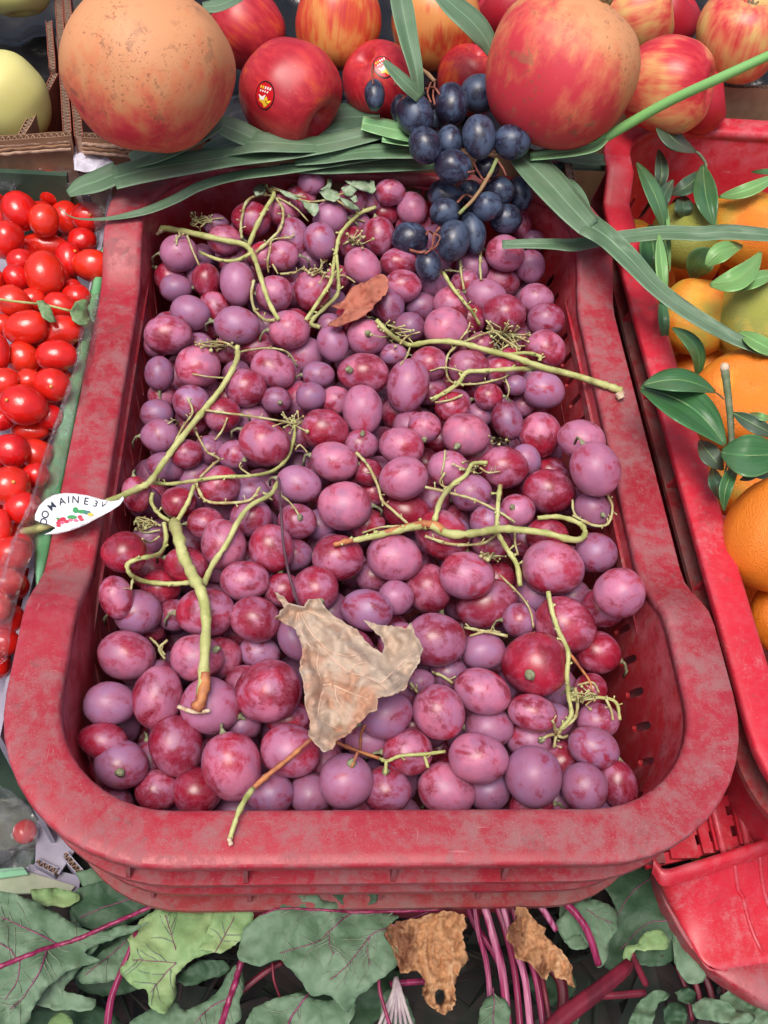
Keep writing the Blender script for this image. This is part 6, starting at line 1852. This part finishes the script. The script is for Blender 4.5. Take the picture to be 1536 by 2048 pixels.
M['beetd'] = beet_mat('dark_beet_leaf', (0.028, 0.068, 0.036), (0.05, 0.10, 0.055), (0.04, 0.03, 0.025))  # shade of the gaps between leaves is put into this darker green
M['magenta'] = simple('magenta_beet_stem', (0.29, 0.025, 0.10), 0.4, (0.17, 0.010, 0.05), 420, 0.3, 0.0006, stretch=(1, 0.05, 0.4))
M['magl'] = simple('pink_striped_beet_stem', (0.48, 0.16, 0.28), 0.4, (0.24, 0.015, 0.08), 420, 0.3, 0.0006, stretch=(1, 0.05, 0.4))
M['darkred'] = simple('dark_red_beet_stem', (0.17, 0.012, 0.03), 0.5, (0.10, 0.008, 0.02), 90, 0.4, 0.0008, stretch=(1, 0.2, 1))
M['purplevein'] = simple('purple_leaf_vein', (0.20, 0.05, 0.11), 0.5)
BT = {}
M['finevein'] = simple('faint_leaf_vein', (0.15, 0.20, 0.14), 0.6)
GBt = 'beet leaves in front of the red crate'
def beet(label, ol, z, mat, veins=(), stem=None, seed=0, amp=0.007, step=10, sc=0.0085, tilt=(0, 0), jag=2.0):
    cx = sum(p[0] for p in ol)/len(ol); cy = sum(p[1] for p in ol)/len(ol)
    def dep(x, y):
        s2 = Vector((x*0.032, y*0.032, seed*1.7)); s3 = Vector((x*0.09, y*0.09, seed*2.7))
        wr = 0.0022*(0.5-abs(noise.noise(s2)))*2+0.0007*noise.noise(s3)
        return Dz(x, y, z+tilt[0]*(x-cx)/100+tilt[1]*(y-cy)/100)-wr
    r_ = empty('beet_leaf', Pz(cx, cy, z), label, 'beet leaf', GBt)
    # scallop the outline
    rr = random.Random(seed); big = catmull(ol+[ol[0]], 3)[:-1]
    fine_ = []
    ph = rr.uniform(0, 6); acc = 0
    for i, p in enumerate(big):
        q0, q1 = big[i-1], big[(i+1) % len(big)]
        tx, ty = q1[0]-q0[0], q1[1]-q0[1]; tl2 = math.hypot(tx, ty) or 1
        nx_, ny_ = -ty/tl2, tx/tl2
        seg = math.hypot(q1[0]-p[0], q1[1]-p[1]); m_ = max(1, int(seg/5))
        for j in range(m_):
            t = j/m_; x = p[0]+(q1[0]-p[0])*t; y = p[1]+(q1[1]-p[1])*t
            acc += seg/m_
            w_ = 3.2*abs(math.sin(acc/15+ph))**0.6*(0.6+0.8*rr.random())-2+4*noise.noise(Vector((acc*0.02, seed, 1)))
            fine_.append((x+nx_*w_, y+ny_*w_))
    big = fine_
    bl_ = sheet('blade', big, dep, M[mat], r_, step, 0.6, amp, sc, 0.0005, seed)
    def onleaf(x, y):
        s = Vector((x*sc, y*sc, seed*3.3)); return dep(x, y)-amp*(noise.noise(s)+0.5*noise.noise(s*2.3))
    for (pth, w0, w1) in veins:
        sm = catmull(pth, 8)
        P_ = [Pd(q[0]+1.5*noise.noise(Vector((q[0]*.07, q[1]*.07, 1))), q[1]+1.5*noise.noise(Vector((q[0]*.07, q[1]*.07, 9))), onleaf(q[0], q[1])-0.0006) for q in sm]
        m_ = len(sm)-1
        child_geo('vein', *tube_geo(P_, [max(0.00025, (w0+(w1-w0)*i/m_)*0.42*0.6/FPX) for i in range(m_+1)], 7, 0.3), M['purplevein'] if w0 < 6 else M['magenta'], bl_)
    if veins and mat != 'beetd':
        gg = []
        for (pth, w0, w1) in veins:
            sm = catmull(pth, 6)
            for i in range(2, len(sm)-2, 2):
                tx, ty = sm[i+1][0]-sm[i][0], sm[i+1][1]-sm[i][1]; l_ = math.hypot(tx, ty) or 1
                for sg in (-1, 1):
                    if rr.random() < 0.45: continue
                    a_ = math.atan2(ty, tx)+sg*rr.uniform(0.6, 1.0); x, y = sm[i][0], sm[i][1]; line = [(x, y)]
                    for _ in range(rr.randint(4, 9)):
                        a_ += rr.uniform(-0.25, 0.25); x += 7*math.cos(a_); y += 7*math.sin(a_)
                        if not in_poly(x, y, big): break
                        line.append((x, y))
                    if len(line) > 2:
                        P_ = [Pd(u_, v_, onleaf(u_, v_)-0.0004) for u_, v_ in line]
                        gg.append(tube_geo(P_, [0.00042*(1-0.6*j/len(P_)) for j in range(len(P_))], 5))
        if gg:
            o2 = child_geo('fine_veins', *join_geo(gg), M['finevein'], bl_); o2['kind'] = 'stuff'
    BT[seed] = r_
    if stem:
        pth, w0, w1, mt = stem
        sm = catmull(pth, 6); m_ = len(sm)-1
        putobj('stem', mesh_from('stem', *tube_geo([Pz(q[0], q[1], q[2]) for q in sm], [(w0+(w1-w0)*i/m_)*0.5*Dz(q[0], q[1], q[2])/FPX for i, q in enumerate(sm)], 10, 0.12)), M[mt], r_)
    return r_
beet('large beet leaf at the left edge with a thick magenta midrib', [(-60, 1775), (0, 1782), (60, 1798), (120, 1830), (180, 1862), (250, 1852), (300, 1845), (250, 1870), (200, 1888), (170, 1905), (200, 1920), (150, 1938), (110, 1962), (75, 2000), (40, 2060), (-60, 2080)], 0.170, 'beet',
     [([(-60, 1955), (20, 1925), (90, 1898), (150, 1880), (230, 1845), (310, 1810)], 11, 9), ([(115, 1888), (60, 1860), (10, 1838), (-20, 1830)], 3.5, 2), ([(95, 1897), (80, 1940), (50, 1990), (20, 2020)], 4, 2), ([(35, 1920), (15, 1895), (-20, 1880)], 3, 2), ([(40, 1920), (35, 1960), (10, 2000)], 3, 2)], seed=61, amp=0.009)
beet('narrow wavy beet leaf lobe hanging under the thick magenta midrib at the left', [(176, 1872), (206, 1862), (196, 1892), (176, 1920), (150, 1950), (130, 1980), (160, 1990), (190, 2000), (184, 2020), (150, 2022), (110, 2020), (66, 2006), (62, 1985), (84, 1960), (110, 1925), (140, 1890)], 0.160, 'beet', [([(175, 1872), (150, 1900), (120, 1935), (100, 1962)], 6, 3)], seed=62)
beet('pale yellow-green beet leaf with a torn lower end, just right of the left midrib', [(256, 1880), (282, 1840), (310, 1818), (350, 1822), (420, 1818), (500, 1822), (488, 1850), (478, 1880), (452, 1892), (430, 1905), (400, 1912), (372, 1930), (352, 1952), (352, 1985), (340, 2020), (322, 2030), (300, 2012), (292, 1980), (270, 1975), (248, 1955), (240, 1935), (262, 1910)], 0.168, 'beetl',
     [([(352, 1925), (320, 1960), (300, 1985)], 2.5, 1.5), ([(350, 1925), (300, 1922), (265, 1920)], 2, 1.2), ([(352, 1900), (340, 1860), (330, 1830)], 2, 1.2)], seed=63, amp=0.007)
beet('green beet leaf fold at the foot of the red crate beside the pale leaf', [(398, 1900), (420, 1850), (430, 1822), (505, 1818), (495, 1860), (470, 1890), (440, 1905)], 0.176, 'beetl', [([(430, 1905), (450, 1870), (470, 1830)], 2, 1.2)], seed=64)
beet('big grey-green beet leaf in the middle, its purple rib running under the red crate', [(488, 1858), (520, 1830), (560, 1815), (572, 1790), (590, 1778), (630, 1780), (640, 1798), (670, 1806), (690, 1800), (700, 1820), (760, 1822), (800, 1832), (780, 1850), (782, 1880), (800, 1905), (796, 1930), (770, 1950), (745, 1972), (720, 1990), (706, 2012), (690, 2025), (660, 1994), (622, 1988), (600, 1960), (570, 1930), (560, 1920), (520, 1932), (486, 1925), (474, 1905)], 0.180, 'beet',
     [([(905, 1817), (820, 1822), (720, 1824), (640, 1820), (560, 1818), (520, 1830)], 9, 3), ([(705, 1824), (660, 1860), (640, 1880), (600, 1895), (560, 1905)], 3, 1.5), ([(860, 1822), (790, 1850), (745, 1868), (720, 1900), (690, 1935), (660, 1960)], 3, 1.5), ([(658, 1864), (660, 1890), (668, 1908)], 2, 1.2), ([(740, 1872), (735, 1900), (740, 1930)], 1.8, 1.0)], seed=65, amp=0.009)
beet('curled dark beet leaf top against the near wall of the red crate', [(665, 1790), (700, 1772), (750, 1776), (756, 1800), (735, 1812), (700, 1815), (680, 1806)], 0.188, 'beetd', seed=66, step=9)
beet('beet leaf at the bottom left of centre with a bright magenta stem', [(250, 2080), (260, 2045), (290, 2025), (320, 2012), (350, 2005), (370, 2018), (400, 2008), (430, 1990), (445, 1965), (470, 1930), (490, 1960), (480, 2000), (482, 2040), (450, 2060), (440, 2080)], 0.160, 'beet',
     [([(485, 1915), (472, 1960), (455, 2010), (438, 2070)], 13, 15), ([(460, 1995), (420, 2015), (390, 2045)], 3, 2)], seed=67)
beet('scalloped beet leaf at the bottom edge below the big grey-green one', [(486, 2080), (492, 2040), (520, 2010), (560, 1992), (610, 1988), (640, 2000), (680, 1996), (712, 2010), (700, 2050), (690, 2080)], 0.155, 'beet', [([(620, 1985), (600, 2010), (580, 2040), (570, 2080)], 4, 5)], seed=68)
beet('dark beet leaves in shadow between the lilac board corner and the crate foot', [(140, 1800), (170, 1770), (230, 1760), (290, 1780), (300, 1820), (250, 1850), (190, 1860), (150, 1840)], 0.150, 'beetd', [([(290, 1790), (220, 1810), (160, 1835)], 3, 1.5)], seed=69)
beet('mid-green beet leaf tip under the lilac board corner', [(60, 1780), (100, 1775), (150, 1785), (160, 1800), (140, 1812), (100, 1815), (70, 1805)], 0.152, 'beetl', seed=70)
beet('green beet leaf behind the crate foot at the left', [(150, 1745), (200, 1735), (245, 1765), (225, 1800), (190, 1830), (150, 1860), (140, 1820), (170, 1790)], 0.140, 'beet', [([(230, 1760), (190, 1800), (150, 1845)], 2.5, 1.5)], seed=71)
beet('small dark beet leaf below the magenta midrib, right of its wavy lobe', [(180, 1925), (220, 1890), (260, 1868), (262, 1900), (240, 1935), (235, 1960), (180, 1968), (150, 1955)], 0.148, 'beet', [([(255, 1880), (215, 1915), (170, 1950)], 2.5, 1.5)], seed=72)
beet('folded dark leaf below the torn pale beet leaf', [(352, 1958), (390, 1925), (430, 1918), (458, 1932), (450, 1950), (400, 1965), (370, 1972)], 0.155, 'beetd', seed=73, step=9)
beet('beet leaf right of the stems with a thin purple vein', [(1108, 1850), (1140, 1812), (1160, 1800), (1200, 1802), (1232, 1820), (1238, 1850), (1222, 1880), (1212, 1920), (1196, 1935), (1180, 1900), (1160, 1870), (1130, 1880)], 0.165, 'beet', [([(1172, 1818), (1200, 1836), (1225, 1845)], 2, 1)], seed=74)
beet('round-edged beet leaf half under the near right corner of the red crate', [(1120, 1800), (1150, 1780), (1190, 1775), (1180, 1800), (1172, 1840), (1180, 1890), (1150, 1900), (1120, 1870)], 0.158, 'beet', seed=75)
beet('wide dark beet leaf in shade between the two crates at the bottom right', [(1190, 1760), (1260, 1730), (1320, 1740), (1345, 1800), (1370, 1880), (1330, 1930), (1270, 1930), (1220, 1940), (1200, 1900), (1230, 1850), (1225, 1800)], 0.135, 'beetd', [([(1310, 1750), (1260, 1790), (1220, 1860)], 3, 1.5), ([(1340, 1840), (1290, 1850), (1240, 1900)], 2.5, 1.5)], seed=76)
beet('small bright curled leaf left of the upturned crate apron', [(1244, 1915), (1252, 1890), (1275, 1888), (1290, 1865), (1320, 1860), (1338, 1880), (1332, 1898), (1300, 1902), (1272, 1900), (1258, 1925)], 0.158, 'beetl', seed=77, step=8)
beet('pale beet leaf beside the apron of the upturned red crate', [(1345, 1868), (1362, 1875), (1385, 1905), (1410, 1950), (1390, 1970), (1360, 1950), (1346, 1910)], 0.142, 'beet', seed=78, step=9)
beet('small upright oval leaf at the foot of the red stems', [(955, 2048), (965, 2005), (985, 1990), (1010, 1998), (1020, 2030), (1010, 2080), (960, 2080)], 0.165, 'beet', [([(986, 1975), (988, 2010), (985, 2060)], 3, 2)], seed=79, step=9)
beet('dull leaf at the bottom behind the dry brown leaf', [(760, 1990), (790, 1975), (815, 2000), (830, 2050), (820, 2080), (770, 2080)], 0.140, 'beet', seed=80, step=10)
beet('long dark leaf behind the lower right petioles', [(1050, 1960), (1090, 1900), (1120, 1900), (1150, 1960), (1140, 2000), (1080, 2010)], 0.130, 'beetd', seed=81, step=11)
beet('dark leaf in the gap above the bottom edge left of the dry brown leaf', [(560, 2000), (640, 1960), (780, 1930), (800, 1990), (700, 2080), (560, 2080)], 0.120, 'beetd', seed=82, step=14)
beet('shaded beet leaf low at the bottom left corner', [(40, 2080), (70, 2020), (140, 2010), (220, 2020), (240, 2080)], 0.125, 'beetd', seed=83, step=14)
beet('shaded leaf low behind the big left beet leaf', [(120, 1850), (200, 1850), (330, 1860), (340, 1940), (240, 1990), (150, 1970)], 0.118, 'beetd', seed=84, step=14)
beet('small yellow-green leaf at the bottom edge near the left corner', [(88, 2080), (95, 2045), (120, 2025), (145, 2040), (135, 2080)], 0.150, 'beetl', seed=85, step=9)
for k, (lb, ol) in enumerate([('toothed mint-green leaf at the bottom right, below the petiole joint', [(1112, 2020), (1140, 2002), (1170, 1985), (1180, 1962), (1168, 1990), (1150, 2012), (1160, 2040), (1140, 2080), (1110, 2080)]),
     ('dark crinkled mint-like leaf at the bottom edge under the upturned crate', [(1382, 2010), (1410, 1996), (1450, 2002), (1475, 2018), (1510, 2030), (1500, 2050), (1450, 2046), (1410, 2040), (1388, 2032)]),
     ('small green leaf square at the bottom right of the thick red petiole', [(1328, 2020), (1345, 2004), (1370, 2012), (1378, 2040), (1350, 2056), (1330, 2046)]),
     ('green crinkled leaf right of the thick red petiole near the bottom', [(1255, 2060), (1268, 2020), (1290, 1992), (1320, 1978), (1340, 1990), (1318, 2010), (1306, 2040), (1290, 2080)]),
     ('pale green leaf piece beneath the upturned crate flange', [(1350, 1985), (1370, 1975), (1392, 1986), (1384, 2004), (1356, 2002)]),
     ('lighter green leaf bits at the bottom right corner', [(1440, 1990), (1470, 1982), (1500, 2000), (1540, 2012), (1580, 2050), (1520, 2080), (1470, 2050), (1450, 2020)])]):
    beet(lb, ol, 0.135 if k != 1 else 0.145, 'beet' if k % 2 else 'beetd', seed=90+k, step=7, amp=0.006, sc=0.04, jag=2.5)

# petioles
def petiole(root, pth, w0, w1, mt):
    sm = catmull(pth, 6); m_ = len(sm)-1
    putobj('stem', mesh_from('stem', *tube_geo([Pz(q[0], q[1], q[2]) for q in sm], [(w0+(w1-w0)*i/m_)*0.5*Dz(q[0], q[1], q[2])/FPX for i, q in enumerate(sm)], 18, 0.10, int(pth[0][0]), 5, 0.10)), M[mt], root)
def bunch(px, py, z, label):
    return empty('beet_bunch', Pz(px, py, z), label, 'beet stems', 'bunches of beet stems below the crates')
PT = [((948, 1800), (958, 1870), (975, 1940), (985, 2080), 10, 'magl', .150), ((962, 1790), (985, 1870), (1005, 1950), (1018, 2080), 15, 'magl', .165), ((985, 1790), (1010, 1860), (1030, 1950), (1042, 2080), 12, 'magenta', .158),
      ((1000, 1790), (1025, 1880), (1050, 1960), (1062, 2080), 13, 'magl', .163), ((1020, 1800), (1045, 1880), (1072, 1960), (1090, 2080), 12, 'magenta', .160), ((1040, 1880), (1075, 1930), (1090, 1990), (1105, 2080), 10, 'darkred', .150),
      ((1060, 1870), (1100, 1930), (1125, 1980), (1118, 2080), 20, 'darkred', .145), ((1010, 1850), (1040, 1900), (1055, 1985), (1070, 2080), 9, 'darkred', .140), ((935, 1810), (950, 1850), (990, 1910), (1010, 1960), 12, 'magenta', .145)]
b1 = bunch(1020, 1900, .15, 'bunch of striped magenta beet stems running down below the crate middle')
for i, t in enumerate(PT):
    petiole(b1, [(*t[0], t[6]+.005), (*t[1], t[6]), (*t[2], t[6]), (*t[3], t[6]-.004)], t[4], t[4]*1.1, t[5])
petiole(b1, [(1065, 1790, .176), (1090, 1825, .174), (1112, 1860, .168)], 14, 12, 'magl')
b2 = bunch(1160, 2010, .16, 'thick dark red beet stem slanting up to the right across the bottom, thinner one behind')
petiole(b2, [(1060, 2110, .178), (1120, 2040, .178), (1190, 1985, .176), (1240, 1945, .172), (1256, 1930, .168)], 40, 24, 'darkred')
petiole(b2, [(1180, 1990, .150), (1230, 1990, .150), (1290, 1985, .148)], 14, 14, 'darkred')
b3 = bunch(1420, 2000, .11, 'short dark red stems standing in the shade under the upturned crate flange')
for (x, w_) in ((1395, 12), (1420, 14), (1448, 10), (1372, 9), (1475, 12)):
    petiole(b3, [(x-20, 1930, .120), (x, 1980, .118), (x+12, 2040, .112)], w_, w_, 'darkred')
petiole(BT[74], [(1105, 1785, .180), (1140, 1815, .180), (1168, 1850, .178), (1185, 1890, .174), (1197, 1930, .168)], 15, 13, 'magenta')
petiole(BT[63], [(272, 1860, .166), (262, 1895, .166), (240, 1950, .162), (222, 2000, .158), (214, 2060, .154)], 8, 15, 'magenta')
petiole(BT[65], [(772, 1880, .176), (762, 1920, .174), (758, 1970, .172), (770, 2020, .17), (790, 2080, .168)], 5, 8, 'magenta')
petiole(BT[73], [(565, 1925, .150), (530, 1945, .150), (480, 1985, .148)], 11, 13, 'darkred')
petiole(BT[65], [(545, 1925, .160), (548, 1960, .158), (562, 2000, .152)], 5, 5, 'darkred')
petiole(BT[80], [(780, 1968, .150), (820, 1964, .150), (850, 1962, .15)], 12, 12, 'magenta')
petiole(BT[77], [(1262, 1905, .158), (1275, 1935, .150), (1292, 1970, .142)], 13, 13, 'darkred')
def drydep(z): return lambda x, y: Dz(x, y, z)
d1 = sheet('dry_leaf', [(768, 1870), (775, 1850), (800, 1842), (830, 1838), (860, 1828), (900, 1822), (928, 1828), (934, 1850), (924, 1865), (930, 1900), (938, 1920), (920, 1940), (908, 1970), (912, 2000), (905, 2020), (890, 2030), (872, 2022), (858, 2010), (845, 1990), (850, 1960), (835, 1942), (800, 1946), (795, 1930), (788, 1900)], drydep(0.178), M['drybrown'], None, 5, 2.5, 0.012, (0.075, 0.022), 0.0005, 101, True, curl=0.004, holes=[[(872, 1982), (884, 1978), (890, 1996), (882, 2010), (870, 2002)]])
tag(d1, 'brown shrivelled dry leaf with a hole, left of the magenta stems', 'dry leaf')
d2 = sheet('dry_leaf', [(1032, 1812), (1052, 1815), (1065, 1835), (1080, 1850), (1092, 1856), (1088, 1868), (1110, 1890), (1130, 1910), (1143, 1930), (1144, 1955), (1150, 1976), (1140, 1972), (1128, 1958), (1112, 1956), (1104, 1940), (1098, 1945), (1094, 1960), (1082, 1955), (1072, 1940), (1058, 1925), (1030, 1916), (1028, 1895), (1014, 1880), (1016, 1855), (1030, 1840)], drydep(0.184), M['drybrown'], None, 5, 2.0, 0.010, (0.07, 0.025), 0.0005, 102, True, curl=0.004)
tag(d2, 'tan dry leaf with a pointed tip lying over the magenta beet stems', 'dry leaf')
# pale roots
rt3 = empty('root_tuft', Pz(795, 2000, 0.15), 'tuft of pale whitish roots at the bottom, left of the brown dry leaf', 'roots')
M['root'] = simple('pale_root', (0.42, 0.36, 0.36), 0.6, (0.30, 0.22, 0.26), 90)
for k in range(7):
    a = (k-3)*9
    sm = catmull([(792, 1955, .160), (794+a*0.3, 1985, .162), (792+a*0.8, 2020, .160), (790+a*1.6, 2080, .155)], 5)
    putobj('root', mesh_from('root', *tube_geo([Pz(*q) for q in sm], [0.0012*(1.2-0.5*i/len(sm)) for i in range(len(sm))], 6, 0.3, k)), M['root'], rt3)
# tangle of dark stems and shreds under everything
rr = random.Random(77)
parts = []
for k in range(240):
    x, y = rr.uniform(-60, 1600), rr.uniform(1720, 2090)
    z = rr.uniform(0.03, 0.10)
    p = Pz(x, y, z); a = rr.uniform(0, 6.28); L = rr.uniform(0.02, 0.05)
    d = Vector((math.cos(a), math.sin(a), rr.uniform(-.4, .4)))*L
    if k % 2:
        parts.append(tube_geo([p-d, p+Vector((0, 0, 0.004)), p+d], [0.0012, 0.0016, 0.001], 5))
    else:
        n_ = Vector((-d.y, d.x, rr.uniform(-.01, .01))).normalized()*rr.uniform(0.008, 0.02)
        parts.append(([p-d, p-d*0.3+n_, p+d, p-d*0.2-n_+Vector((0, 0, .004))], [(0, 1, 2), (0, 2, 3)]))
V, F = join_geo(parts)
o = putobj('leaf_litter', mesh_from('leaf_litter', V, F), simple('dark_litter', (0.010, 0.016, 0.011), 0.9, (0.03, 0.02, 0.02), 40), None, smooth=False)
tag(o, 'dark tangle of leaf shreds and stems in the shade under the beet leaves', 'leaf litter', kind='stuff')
for o in list(bpy.data.objects):
    if o.type == 'MESH' and not o.data.polygons:
        print('EMPTY MESH', o.name)
print('objects', len(bpy.data.objects), 'tris', sum(len(o.data.loop_triangles) if o.data.loop_triangles else sum(len(p.vertices)-2 for p in o.data.polygons) for o in bpy.data.objects if o.type == 'MESH'))
